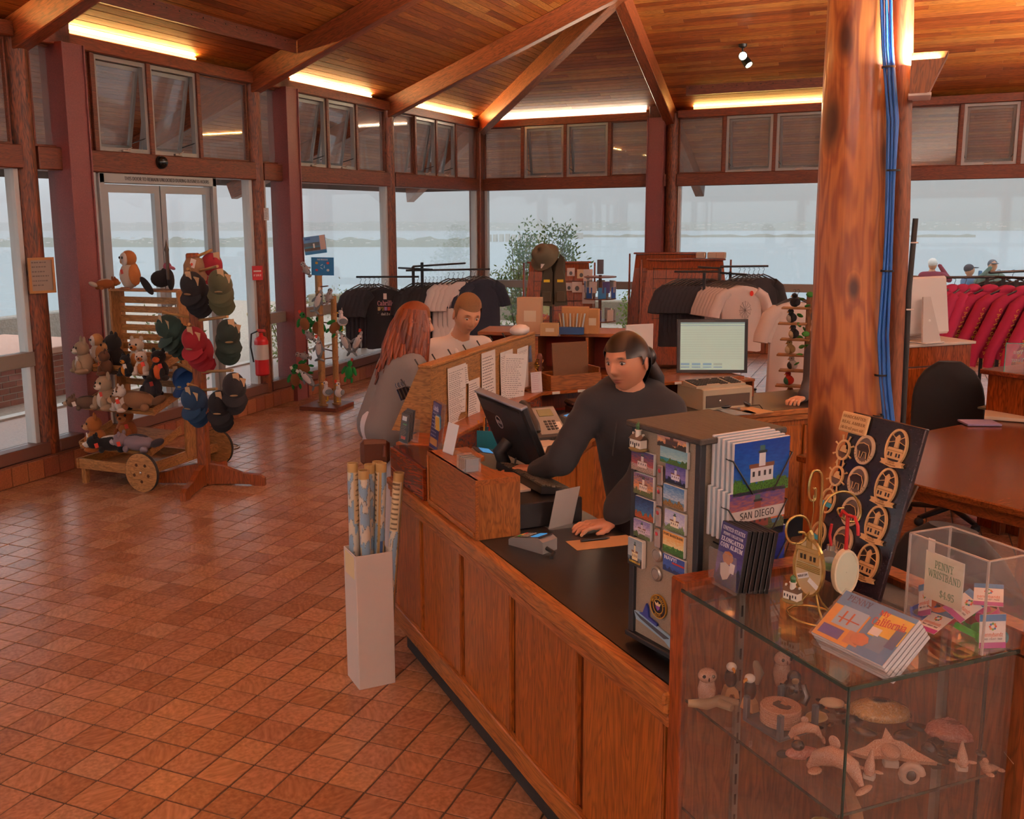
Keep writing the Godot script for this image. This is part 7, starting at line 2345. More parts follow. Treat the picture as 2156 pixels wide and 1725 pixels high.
func build_people() -> void:
	var lin:=func(h: String) -> Color: return Color(h).srgb_to_linear()
	# ---- the cashier, one hand on the counter, the other at the keyboard
	var fl:=V(-0.33,-0.1,0.94).normalized()
	var j:={"head": V(-0.975,1.452,-3.885),"neck": V(-0.965,1.315,-3.915),"pelvis": V(-0.86,0.88,-4.0),"sh_r": V(-1.115,1.262,-3.86),"sh_l": V(-0.81,1.255,-3.935),"el_r": V(-1.2,1.06,-3.74),"wr_r": V(-1.33,0.985,-3.83),"el_l": V(-0.86,1.03,-3.66),"wr_l": V(-0.945,0.905,-3.605)}
	j.face = facing(Vector3.ZERO,fl,0.1).basis
	j.hand_l = Transform3D(facing(Vector3.ZERO,V(0.62,0,-0.78)).basis*Basis(Vector3.RIGHT,0.05),V(-0.985,0.872,-3.575))
	j.hand_r = Transform3D(facing(Vector3.ZERO,V(0.8,0.1,0.2)).basis,V(-1.39,0.985,-3.85))
	var hood:=mat("#2c2b2f",0.92,0.0,{"sheen": 0.35,"tex": tx.cloth,"tri": V(40,40,40)})
	var o:={"skin": lin.call("#c98d6c"),"lips": lin.call("#a8564e"),"brow": lin.call("#2a1a14"),"wide": 1.04,"gaze": P(0.001,-0.001),"top": hood,"top_name": "hooded_jacket","legs": mat("#1c1c20",0.9),"hood": true,"bust": true,"folds": true,"cell": 0.0125,"curl": 0.34}
	var t:=person("cashier in a dark grey hooded jacket, one hand resting on the counter",j,o)
	var hx:=Transform3D(j.face,j.head)
	var off:=Transform3D(Basis.IDENTITY,-t.position)
	var hb:=N()
	hb.t = off
	hair_cap(hb,hx,{"wide": 1.05},func(d: Vector3) -> float:
		var edge: float = 0.52-d.y if d.z > 0.25 else (0.02-d.y-(d.z+0.1)*0.4 if d.z > -0.3 else -0.9-d.y)
		edge = -edge
		if d.z > 0.15 and absf(d.x) > 0.55:
			edge = minf(edge+0.25,(d.y-0.1)+absf(d.x)*0.2)
		return clampf(edge*0.05,-0.02,0.009))
	hb.t = off*hx
	hb.ell(V(0.02,0.0,-0.105),V(0.045,0.045,0.035))
	hb.tube([V(0.02,-0.02,-0.11),V(0.04,-0.1,-0.14),V(0.05,-0.19,-0.13)],[0.03,0.03,0.012],10)
	put("hair",hb,mat("#17110f",0.38,0.0,{"tex": tx.wy,"tri": V(14,4,14)}),t)
	var ch: Vector3 = j.pelvis.lerp(j.neck,0.72)
	var fw: Vector3 = (j.sh_l-j.sh_r).cross(j.neck-j.pelvis).normalized()
	var rt: Vector3 = (j.sh_l-j.sh_r).normalized()
	var zb:=N()
	zb.t = off
	zb.tube([j.neck-V(0,0.1,0)+fw*0.085,ch+fw*0.155,ch+fw*0.165-V(0,0.12,0),j.pelvis+fw*0.14],0.0035,6)
	put("zip",zb,mat("#8a8886",0.35,0.7),t)
	for s in [-1.0,1.0]:
		var db:=N()
		db.t = off
		db.tube([j.neck+rt*0.05*s+fw*0.09-V(0,0.06,0),j.neck+rt*0.06*s+fw*0.13-V(0,0.14,0),j.neck+rt*0.065*s+fw*0.15-V(0,0.2,0)],0.003,6)
		put("drawstring",db,mat("#18181a",0.8),t)
	var eb:=N()
	eb.t = off*Transform3D(Basis(rt,Vector3.UP,rt.cross(Vector3.UP)),ch+rt*0.085+fw*0.152+V(0,-0.015,0))*xf(Vector3.ZERO,0,12,0)
	eb.prism([P(-0.012,-0.03),P(0.02,-0.024),P(0.026,0.034),P(0.006,0.034)],0.003)
	put("chest_emblem",eb,mat("#8fb4c4",0.7),t)
	var rg:=N()
	rg.t = off*j.hand_l*xf(V(0.011,-0.003,-0.058),0,0,0)
	rg.turned([P(0.0088,-0.002),P(0.0105,-0.002),P(0.0105,0.002),P(0.0088,0.002)],14)
	put("finger_ring",rg,mat("#c9ccd0",0.2,0.9),t)
	# ---- the young man in a white polo shirt, looking down at the display
	var fd:=V(0.66,-0.34,0.66).normalized()
	j = {"head": V(-2.36,1.452,-5.5),"neck": V(-2.43,1.3,-5.545),"pelvis": V(-2.62,0.88,-5.62),"sh_r": V(-2.56,1.225,-5.4),"sh_l": V(-2.33,1.215,-5.73),"el_r": V(-2.44,0.98,-5.3),"wr_r": V(-2.29,1.05,-5.24),"el_l": V(-2.3,0.98,-5.85),"wr_l": V(-2.2,1.08,-5.72)}
	j.face = facing(Vector3.ZERO,fd,-0.08).basis
	o = {"skin": lin.call("#cf9874"),"lips": lin.call("#b06a5c"),"brow": lin.call("#5a3c24"),"wide": 1.0,"gaze": P(0,-0.003),"top": mat("#dcdad8",0.85,0.0,{"sheen": 0.2}),"top_name": "polo_shirt","legs": mat("#3a3c44",0.9),"sleeve": 0.5,"cell": 0.016}
	t = person("young man in a white polo shirt with short fair hair, looking down",j,o)
	hx = Transform3D(j.face,j.head)
	off = Transform3D(Basis.IDENTITY,-t.position)
	hb = N()
	hb.t = off
	var hn:=noise(9.0,5,2)
	hair_cap(hb,hx,{},func(d: Vector3) -> float:
		var edge: float = d.y-0.5 if d.z > 0.3 else d.y+0.12+(d.z-0.3)*0.35
		var top:=clampf((d.y-0.25)*1.6,0,1)
		return clampf(edge*0.06,-0.02,0.003+0.017*top+0.006*clampf(d.z,0,1)*top)+hn.get_noise_3dv(d*6.0)*0.003)
	put("hair",hb,mat("#94683c",0.7,0.0,{"tex": tx.wy,"tri": V(30,12,30)}),t)
	var cb:=N()
	cb.t = off
	var nx: Vector3 = (j.sh_l-j.sh_r).normalized()
	var nf: Vector3 = nx.cross(j.neck-j.pelvis).normalized()
	for s in [-1.0,1.0]:
		cb.tube([j.neck-nf*0.07+V(0,0.02,0),j.neck+nx*0.075*s+V(0,-0.005,0),j.neck+nx*0.055*s+nf*0.075+V(0,-0.055,0),j.neck+nx*0.02*s+nf*0.1+V(0,-0.09,0)],[0.017,0.02,0.022,0.012],8)
	put("collar",cb,mat("#e4e2e0",0.85),t)
	# ---- the red-haired visitor, back to us
	var fr:=V(0.75,-0.1,-0.65).normalized()
	j = {"head": V(-2.46,1.44,-4.985),"neck": V(-2.5,1.3,-4.96),"pelvis": V(-2.6,0.88,-4.86),"sh_r": V(-2.57,1.215,-5.1)+V(0.12,0,0.28),"sh_l": V(-2.62,1.215,-5.08),"el_r": V(-2.34,0.97,-4.78),"wr_r": V(-2.27,1.05,-4.98),"el_l": V(-2.66,0.98,-5.2),"wr_l": V(-2.48,1.03,-5.3)}
	var keep: Vector3 = j.sh_r
	j.sh_r = V(-2.39,1.21,-4.84)
	j.face = facing(Vector3.ZERO,fr).basis
	o = {"skin": lin.call("#d9a98c"),"lips": lin.call("#b8685c"),"brow": lin.call("#6a3018"),"top": mat("#a9a6a6",0.9,0.0,{"tex": tx.fleck,"tri": V(24,24,24)}),"top_name": "sweater","legs": mat("#c9ccd4",0.9),"cell": 0.018}
	t = person("visitor with long wavy red hair and a grey sweater, seen from behind",j,o)
	hx = Transform3D(j.face,j.head)
	off = Transform3D(Basis.IDENTITY,-t.position)
	var r:=RandomNumberGenerator.new()
	r.seed = 4
	for sh in 3:
		hb = N()
		hb.t = off*hx
		if sh == 0:
			hair_cap(hb,Transform3D.IDENTITY,{},func(d: Vector3) -> float:
				var edge: float = d.y-0.45 if d.z > 0.35 else 1.0
				return clampf(edge*0.06,-0.02,0.018))
		for q in 52:
			var a:=r.randf_range(0.62,2.52)*(1.0 if r.randf() < 0.5 else -1.0)*1.0
			a = PI*(0.32+1.36*r.randf())
			var d:=V(sin(a),0,cos(a))
			var ph:=r.randf()*6.0
			var pts:=[]
			var rs:=[]
			var lo:=r.randf_range(0.24,0.36)
			for e in 9:
				var f:=e/8.0
				var y:=lerpf(0.085,-lo,f)
				var wide:=0.088+0.05*f+0.02*sin(f*6.0+ph)*f
				if y > 0.03:
					wide = 0.088*sqrt(maxf(0.05,1.0-pow(y/0.125,2)))
				pts.append(V(d.x*wide*1.0,y,d.z*wide*1.12-0.012*f)+V(sin(f*9+ph),0,cos(f*8+ph))*0.012*f)
				rs.append(0.017*(1.0-0.65*f*f))
			hb.tube(pts,rs,7)
		put("hair",hb,mat(["#8a3c14","#a34a1a","#6f2c10"][sh],0.42,0.0,{"tex": tx.wy,"tri": V(24,5,24)}),t)
	var bag:=N()
	bag.t = off
	bag.tube([V(-2.44,1.24,-4.87),V(-2.52,1.1,-4.76),V(-2.56,0.95,-4.7),V(-2.55,0.86,-4.68)],0.008,6)
	put("bag_strap",bag,mat("#4a2a1c",0.5),t)
	var bt:=thing("shoulder_bag","small brown leather shoulder bag hanging beside the red-haired visitor","bag",V(-2.55,0.72,-4.66),0.6)
	put("pouch",N().box(V(0,0.06,0),V(0.16,0.14,0.06),0.02),mat("#5a3220",0.45),bt)
	put("tassel",N().tube([V(0.05,0.1,0.035),V(0.05,0.04,0.04)],[0.008,0.014],8),mat("#6a3a24",0.5),bt)
	# ---- the clerk half hidden by the pillar
	j = {"head": V(-0.44,1.29,-7.2),"neck": V(-0.42,1.15,-7.24),"pelvis": V(-0.36,0.8,-7.3),"sh_r": V(-0.5,1.08,-7.1),"sh_l": V(-0.27,1.08,-7.34),"el_r": V(-0.5,0.9,-6.86),"wr_r": V(-0.52,0.885,-6.62),"el_l": V(-0.2,0.88,-7.2),"wr_l": V(-0.2,0.86,-7.0)}
	j.face = facing(Vector3.ZERO,V(-0.85,-0.25,0.35)).basis
	j.hand_r = Transform3D(facing(Vector3.ZERO,V(0.25,0.0,-1.0)).basis,V(-0.545,0.875,-6.55))
	o = {"skin": lin.call("#cf9c7c"),"lips": lin.call("#b0685c"),"brow": lin.call("#3a2418"),"top": mat("#3c3a3e",0.9),"top_name": "cardigan","legs": mat("#17171a",0.9),"cell": 0.018,"curl": 0.5}
	t = person("clerk in dark clothes behind the log pillar, fist on the back counter",j,o)
	off = Transform3D(Basis.IDENTITY,-t.position)
	hb = N()
	hb.t = off
	hair_cap(hb,Transform3D(j.face,j.head),{},func(d: Vector3) -> float:
		var edge: float = d.y-0.42 if d.z > 0.3 else 1.0
		return clampf(edge*0.06,-0.02,0.014))
	put("hair",hb,mat("#2a1c16",0.5),t)
	# ---- three visitors on the terrace
	for q in [[V(0.56,1.0,-22.0),V(0.2,0,-1),"#7c2438","man on the terrace in a maroon sweater, looking through binoculars","#d9d4cc"],[V(1.25,0.86,-22.6),V(0.9,0,-0.4),"#4c6c8c","visitor on the terrace in a blue jacket and dark cap","#3a3c44"],[V(1.62,0.97,-22.2),V(0.3,0,1.0),"#5c7468","man on the terrace in a grey-green shirt and cap, facing the windows","#5a6068"]]:
		var p: Vector3 = q[0]
		var z: Vector3 = q[1].normalized()
		var x:=Vector3.UP.cross(z)
		j = {"head": p,"neck": p-V(0,0.16,0),"pelvis": p-V(0,0.66,0),"sh_r": p-V(0,0.23,0)-x*0.19,"sh_l": p-V(0,0.23,0)+x*0.19,"el_r": p-x*0.3+z*0.08-V(0,0.3,0),"wr_r": p+z*0.16-x*0.1-V(0,0.03,0),"el_l": p+x*0.25-V(0,0.5,0),"wr_l": p+x*0.2+z*0.15-V(0,0.6,0),"face": facing(Vector3.ZERO,z).basis}
		o = {"skin": lin.call("#c9906c"),"lips": lin.call("#b0685c"),"brow": lin.call("#8a8a8a"),"top": mat(q[2],0.9),"top_name": "sweater","legs": mat("#5a5448",0.9),"cell": 0.03,"ground": p.y-1.62}
		t = person(q[3],j,o)
		hb = N()
		hb.t = Transform3D(Basis.IDENTITY,-t.position)
		hb.ell(p+V(0,0.035,0)-z*0.02,V(0.086,0.09,0.1),j.face)
		if q[4] != "#d9d4cc":
			hb.ell(p+V(0,0.05,0)+z*0.1,V(0.07,0.012,0.08),j.face)
		put("hair" if q[4] == "#d9d4cc" else "cap",hb,mat(q[4],0.8),t)
		if q[4] == "#d9d4cc":
			hb = N()
			hb.t = Transform3D(Basis.IDENTITY,-t.position)
			hb.box(p+z*0.13+V(0,0.01,0),V(0.12,0.05,0.1),0.01)
			put("binoculars",hb,mat("#1c1c1e",0.5),t)
			hb = N()
			hb.t = Transform3D(Basis.IDENTITY,-t.position)
			hb.tube([p-V(0.12,0.24,0)-z*0.12,p-V(0,0.4,0)-z*0.155,p-V(-0.12,0.24,0)-z*0.12],0.012,5).ell(p-V(0,0.4,0)-z*0.16,V(0.03,0.03,0.01))
			put("harness",hb,mat("#3a2c34",0.6),t)
func fur(hex: String) -> StandardMaterial3D:
	return mat(hex,1.0,0.0,{"sheen": 0.5,"tex": tx.rough,"tri": V(22,22,22)})
# soft toys: blobs are [part, colour, x, y, z, rx, ry, rz] in units of k
func plush(called: String,label: String,at: Vector3,euler: Vector3,k: float,blobs: Array,eyes:=[],tag_at = null) -> Node3D:
	var t:=thing(called,label,"soft toy",at)
	t.rotation = euler
	var by:={}
	for q in blobs:
		var key: String = q[0]+q[1]
		if not by.has(key):
			by[key] = [q[0],q[1],N()]
		var tilt:=Basis.IDENTITY if q.size() < 9 else Basis.from_euler(q[8])
		by[key][2].ell(V(q[2],q[3],q[4])*k,V(q[5],q[6],q[7])*k,tilt,12,8)
	for key in by:
		put(by[key][0],by[key][2],fur(by[key][1]),t)
	for e in eyes:
		for s in [-1,1]:
			put("eye",N().ell(V(e[0]*s,e[1],e[2])*k,V(0.05,0.05,0.04)*k,Basis.IDENTITY,8,6),mat("#120d0a",0.15),t)
	if tag_at != null:
		put("swing_tag",N().box(tag_at*k,V(0.028,0.036,0.001)),mat("#d8d4cc" if int(at.x*100) % 2 == 0 else "#c8361f",0.5),t,xf(Vector3.ZERO,0,12,14))
	return t
# a four-legged toy: sitting up, or lying along its length
func beast(called: String,label: String,at: Vector3,turn: float,k: float,c: String,pale: String,dark: String,sit:=true,ear:=1.0) -> Node3D:
	k *= 1.25
	var b:=[]
	if sit:
		b = [["body",c,0,0.42,0,0.4,0.46,0.36],["belly",pale,0,0.4,0.14,0.27,0.36,0.26],["head",c,0,1.02,0.08,0.34,0.31,0.31],["muzzle",pale,0,0.94,0.34,0.17,0.13,0.16],["nose",dark,0,0.98,0.49,0.06,0.045,0.04]]
		for s in [-1,1]:
			b += [["ear",c,0.22*s,1.3,0.02,0.1,0.13*ear,0.06],["front_leg",c,0.24*s,0.3,0.32,0.12,0.28,0.13],["hind_leg",c,0.33*s,0.13,0.25,0.16,0.13,0.28]]
		b.append(["tail",dark,0.1,0.14,-0.4,0.12,0.12,0.22])
		return plush(called,label,at,V(0,turn,0),k,b,[[0.14,1.08,0.34]],V(0.26,0.62,0.4))
	b = [["body",c,0,0.34,0,0.66,0.32,0.34],["back_stripe",dark,0,0.5,0,0.5,0.18,0.2],["head",c,-0.74,0.42,0.08,0.29,0.27,0.27],["muzzle",pale,-0.98,0.34,0.12,0.18,0.13,0.14],["nose",dark,-1.14,0.36,0.13,0.05,0.05,0.05],["tail",dark,0.82,0.36,0,0.34,0.15,0.15,V(0,0,0.4)]]
	for s in [-1,1]:
		b += [["ear",c,-0.66,0.68,0.08+0.17*s,0.06,0.12*ear,0.09],["front_leg",c,-0.4,0.12,0.24*s,0.12,0.14,0.12],["hind_leg",c,0.4,0.12,0.26*s,0.17,0.14,0.13]]
	var o:=plush(called,label,at,V(0,turn,0),k,b,[],V(-0.5,0.5,0.4))
	put("eye",N().ell(V(-0.9,0.5,0.28)*k,V(0.04,0.045,0.04)*k,Basis.IDENTITY,8,6),mat("#120d0a",0.15),o)
	return o
func owl(label: String,at: Vector3,turn: float,k: float,c: String,pale: String) -> void:
	var b:=[["body",pale,0,0.5,0.04,0.36,0.52,0.32],["back",c,0,0.56,-0.1,0.38,0.52,0.28],["head",c,0,1.18,0.0,0.33,0.32,0.3],["face_disc","#dcd6cf",0,1.16,0.2,0.24,0.26,0.14],["beak","#c9a88c",0,1.08,0.34,0.03,0.09,0.04],["foot","#b08a70",0.14,0.03,0.25,0.11,0.05,0.14],["foot","#b08a70",-0.14,0.03,0.25,0.11,0.05,0.14]]
	for s in [-1,1]:
		b.append(["wing",c,0.36*s,0.55,-0.02,0.1,0.42,0.26,V(0,0,0.14*s)])
	plush("plush_owl",label,at,V(0,turn,0),k,b,[[0.1,1.22,0.33]],V(0.16,0.66,0.37))
func build_cart() -> void:
	var pine:=oak("#c58e52","x",0.5,0.1)
	var piney:=oak("#c58e52","y",0.5,0.4)
	var t:=thing("toy_cart","slatted pine market cart with two wheels, trays full of soft toys","cart",V(-5.5,0,-6.08))
	# local x to the right, z towards the room; 0.7 wide
	for s in [-1,1]:
		put("upright",N().box(V(0.34*s,0.82,-0.28),V(0.022,1.34,0.16),0.003),piney,t)
		put("base_rail",N().box(V(0.325*s,0.16,0.0),V(0.022,0.08,0.6),0.003),pine,t)
		put("wheel",N().turned([P(0,-0.014),P(0.15,-0.014),P(0.15,0.014),P(0.1,0.014),P(0.1,0.011),P(0.042,0.011),P(0.042,0.014),P(0,0.014)],36),oak("#cf9a5e","x",0.45,0.7),t,Transform3D(Basis(Vector3.RIGHT,PI/2),V(0.33,0.15,0.31 if s > 0 else -0.62)))
		put("tyre",N().turned([P(0.1495,-0.013),P(0.153,-0.013),P(0.153,0.013),P(0.1495,0.013)],36),mat("#2a2522",0.8),t,Transform3D(Basis(Vector3.RIGHT,PI/2),V(0.33,0.15,0.31 if s > 0 else -0.62)))
	var hub: Node = t.get_children().filter(func(e): return e.position.z > 0.2)[0]
	for k in 5:
		var a:=TAU*k/5+0.3
		put("wheel_hole",N().turned([P(0,0.0115),P(0.013,0.0115),P(0.013,0.0125),P(0,0.0125)],14),mat("#4a2c14",0.8),hub,xf(V(cos(a)*0.07,0,sin(a)*0.07)))
	put("hub_bolt",N().ell(V(0,0.015,0),V(0.012,0.008,0.012)),mat("#c9c6be",0.25,0.8),hub)
	put("side_rail",N().box(V(0.02,0.16,0.285),V(0.66,0.08,0.022),0.003),pine,t)
	put("side_rail",N().box(V(0.02,0.16,-0.285),V(0.66,0.08,0.022),0.003),pine,t)
	put("deck",N().box(V(0.02,0.13,0),V(0.64,0.014,0.56)),pine,t)
	put("axle_beam",N().box(V(0.33,0.15,-0.16),V(0.03,0.07,0.95),0.003),pine,t)
	for s in [-1,1]:
		put("leg",N().box(V(-0.28,0.06,0.265*s),V(0.045,0.12,0.045),0.003),piney,t)
	for k in 10:
		put("slat",N().box(V(0,1.4-k*0.075,-0.31),V(0.66,0.052,0.014),0.002),oak("#cc9657","x",0.5,k*0.21),t)
	put("top_shelf",N().box(V(0,1.485,-0.28),V(0.7,0.016,0.17),0.003),pine,t)
	for q in [[0.86,0.02,0.3],[0.56,0.06,0.34],[0.26,0.1,0.38]]:
		var f:=Transform3D(Basis(Vector3.RIGHT,deg_to_rad(16)),V(-0.03,q[0]+0.03,q[1]))
		var tr:=put("tray",N().box(V(0,0,-0.1),V(0.7,0.012,q[2])),pine,t,f)
		for h in [0.0,0.032]:
			put("tray_lip",N().box(V(0,h,q[2]/2-0.1),V(0.72,0.026,0.014),0.002),pine,tr)
		for s in [-1,1]:
			put("tray_side",N().box(V(0.355*s,0.02,-0.1),V(0.014,0.06,q[2]),0.002),pine,tr)
	# ---- the toys, each where it shows
	var Z1:=-6.32
	var at:=func(x: float,y: float,z: float) -> Vector3: return at_z(x,y,z)
	beast("plush_rat","small russet soft toy with a pale tail on the cart's top shelf",at_z(222,609,Z1),-1.9,0.1,"#9c5a2a","#c99a6c","#d8cbbd",false)
	owl("tawny barn owl soft toy sitting upright on the cart's top shelf",at_z(275,608,Z1),-0.35,0.205,"#b8733c","#cfc6b8")
	plush("plush_condor","black condor soft toy with a pink head draped over the cart's top shelf",at_z(340,606,Z1),V(0,0.4,0),0.2,[["body","#15151a",0,0.35,0,0.42,0.34,0.3],["wing","#17181d",-0.5,0.1,0.25,0.16,0.42,0.1,V(0.2,0,0.5)],["wing","#17181d",0.42,0.3,0.1,0.14,0.4,0.2],["ruff","#1b1b20",0.22,0.62,0,0.22,0.18,0.2],["head","#b0607a",0.3,0.84,0.05,0.17,0.16,0.15],["beak","#b86c80",0.5,0.78,0.1,0.14,0.07,0.06,V(0,0,-0.4)]])
	beast("plush_lynx","spotted lynx soft toy at the left end of the cart's upper tray",at_z(180,786,-5.98),-0.5,0.155,"#a08a70","#d8cfc0","#6a543c",true,1.8)
	owl("barn owl soft toy lying back in the cart's upper tray",at_z(208,768,-6.15),-0.5,0.17,"#c9935c","#cfc6b8")
	beast("plush_bear","black bear soft toy with a tan nose in the cart's upper tray",at_z(246,782,-6.12),-0.5,0.18,"#1a1716","#a87c4c","#0f0d0c",true)
	beast("plush_bear","brown bear soft toy with a big tan muzzle leaning from the upper tray",at_z(225,790,-5.95),-0.9,0.115,"#5a3a26","#c08a5c","#2a1a12",true)
	beast("plush_puffin","black sea-bird soft toy with orange beak in the upper tray",at_z(268,792,-5.96),0.0,0.1,"#17171b","#d08a2c","#0f0f12",true)
	beast("plush_dog","white, black and orange soft toy at the back of the upper tray",at_z(292,776,-6.1),0.2,0.145,"#c8b8a4","#c07a3c","#1a1614",true)
	beast("plush_cow","white and tan soft toy at the right of the upper tray",at_z(300,790,-5.96),0.4,0.11,"#d9cfc4","#b86c34","#1a1614",true)
	beast("plush_oriole","black and orange chequered soft toy hanging off the upper tray",at_z(338,800,-6.0),0.3,0.14,"#1d1a19","#d0602c","#c85a24",true)
	beast("plush_lynx","spotted lynx soft toy sitting in the cart's middle tray",at_z(226,862,-5.9),-0.2,0.16,"#a8937a","#dbd3c6","#5c4834",true,1.6)
	beast("plush_otter","grey-brown soft toy lying at the left of the middle tray",at_z(186,862,-5.92),0.5,0.13,"#6a5444","#b8a48c","#3a2c22",false)
	beast("plush_badger","black and white soft toy in the middle tray",at_z(258,866,-5.88),-0.3,0.12,"#d6d0c8","#d6d0c8","#17161a",true)
	beast("plush_coyote","tawny coyote soft toy stretched along the middle tray",at_z(292,862,-5.92),0.2,0.17,"#8a6444","#c9a480","#6a4a30",false,1.6)
	beast("plush_vulture","dark grey soft toy at the back of the middle tray",at_z(322,840,-6.15),0.2,0.16,"#3a363c","#4a444c","#232128",true)
	beast("plush_bison","curly tan bison calf soft toy in the cart's lower tray",at_z(206,948,-5.86),-0.7,0.165,"#a8642c","#c99a6c","#4a2a14",true)
	beast("plush_skunk","black and white skunk soft toy head-down in the lower tray",at_z(238,950,-5.85),0.5,0.15,"#1b1a1e","#dedad4","#dedad4",false)
	beast("plush_fox","russet fox soft toy at the back of the lower tray",at_z(268,930,-6.1),0.3,0.17,"#9a5424","#b8743c","#5a2c14",true)
	beast("plush_raccoon","mauve-grey raccoon soft toy lying in the lower tray",at_z(292,950,-5.86),0.15,0.16,"#8a7c86","#c4bcc0","#3a343c",false)
# a peaked cap hung by its strap: crown and peak, peak towards +z
func cap_mesh() -> Array:
	var dome:=[]
	for i in 7:
		var la:=PI*0.5*i/6.0
		var ring:=[]
		for j in 20:
			var a:=TAU*j/20
			ring.append(V(sin(a)*0.083*cos(la*0.98),0.105*sin(la),cos(a)*0.097*cos(la*0.98)))
		dome.append(ring)
	var crown:=N().skin(dome,false,true).ell(V(0,0.106,0),V(0.008,0.005,0.008),Basis.IDENTITY,8,5)
	var rows:=[]
	for i in 4:
		var r:=[]
		for j in 11:
			var a:=-1.1+2.2*j/10.0
			var e:=i/3.0*0.075*cos(a*0.75)
			r.append(V(sin(a)*(0.083+e*0.35),-0.004-0.012*pow(absf(a),2.0)-e*0.12,cos(a)*0.095+e))
		rows.append(r)
	var low:=[]
	for r in rows:
		var q:=[]
		for p in r:
			q.append(p-V(0,0.004,0))
		low.append(q)
	return [crown.mesh(),N().sheet(rows).sheet(low,true).mesh()]
func build_caps() -> void:
	var p:=V(-4.86,0,-6.12)
	var t:=thing("cap_stand","turned timber cap stand on four shaped feet","stand",p,0.32)
	var w:=wood("#a85a2a","y",0.4,0.2)
	put("pole",N().box(V(0,0.9,0),V(0.085,1.78,0.085),0.01),w,t)
	put("finial",N().lathe([P(0.012,1.6),P(0.012,1.8),P(0.02,1.82),P(0.008,1.85),P(0.0,1.9)],10,V(-0.16,0,0.1)),mat("#3a2c1c",0.4),t)
	for k in 4:
		put("foot",N().prism([P(0.03,0),P(0.1,0.012),P(0.36,0.012),P(0.4,0),P(0.48,0),P(0.48,0.06),P(0.44,0.085),P(0.3,0.1),P(0.16,0.15),P(0.03,0.17)],0.045,-0.0225),w,t,Transform3D(Basis(Vector3.UP,k*PI/2),Vector3.ZERO))
	var m:=cap_mesh()
	var tagm:=mat("#c4a884",0.7)
	# each peg: where its first cap shows, colours, how many caps hang there
	for q in [[405,600,"#23252b","charcoal",5,0.1],[462,595,"#5a5c40","olive",5,0.5],[356,690,"#2c4a44","dark green",5,-0.4],[408,715,"#b02a38","red",6,0.1],[480,700,"#24352e","bottle green",5,0.7],[407,840,"#234a74","denim blue",4,-0.05],[492,812,"#26252a","black",4,0.6],[462,850,"#1f2026","navy",4,0.35],[445,560,"#a82838","crimson",1,0.9],[388,800,"#1f5aa8","bright blue",1,-1.8]]:
		var c:=at_z(q[0],q[1],-5.98 if q[4] > 1 else -6.2)
		var out:=V(sin(q[5]),0,cos(q[5]))
		put("peg",N().rod(V(p.x,c.y+0.06,p.z)-p,c+V(0,0.12,0)+out*0.05-p,0.011,8),mat("#b08a54",0.5),t,Transform3D(Basis(Vector3.UP,-0.32),Vector3.ZERO))
		for k in q[4]:
			var o:=thing("cap","%s peaked cap hanging on the timber stand, %s on its peg" % [q[3],"outermost" if k == 0 else "nested behind"],"cap",Vector3.ZERO,0.0,"%s caps" % q[3])
			o.transform = Transform3D(Basis(Vector3.UP,q[5]+0.12*sin(k*2.1))*Basis(Vector3.RIGHT,deg_to_rad(56.0+5.0*k)),c-out*0.026*k-V(0,0.022*k,0)+V(0.01*sin(k*1.7),0,0))
			var cm:=mat(q[2],0.95,0.0,{"sheen": 0.3,"tex": tx.cloth,"tri": V(30,30,30)})
			put("crown",m[0],cm,o)
			put("peak",m[1],cm,o)
			if k < 2:
				put("hang_tag",N().box(V(0.03,0.075,0.075),V(0.045,0.062,0.001)),tagm,o,xf(Vector3.ZERO,-52,0,6-k*20))
			if k == 0:
				put("badge",N().ell(V(0,0.025,0.094),V(0.03,0.014,0.004)),mat("#a8906c",0.6),o)
	var bn:=thing("knit_beanie","tan knitted beanie with a white tag at the top of the cap stand","hat",at_z(411,580,-6.1),0.0)
	put("knit",N().lathe([P(0.088,-0.04),P(0.092,0.0),P(0.084,0.02),P(0.083,0.08),P(0.06,0.125),P(0.0,0.14)],20),mat("#a88464",1.0,0.0,{"tex": tx.cloth,"tri": V(14,14,14)}),bn)
	put("white_tag",N().box(V(0.02,0.09,0.086),V(0.05,0.065,0.001)),mat("#e6e2dc",0.6),bn,xf(Vector3.ZERO,-8,0,-14))
	put("orange_dot",N().ell(V(0.015,0.08,0.088),V(0.011,0.011,0.001)),mat("#d8502c",0.5),bn,xf(Vector3.ZERO,-8,0,-14))
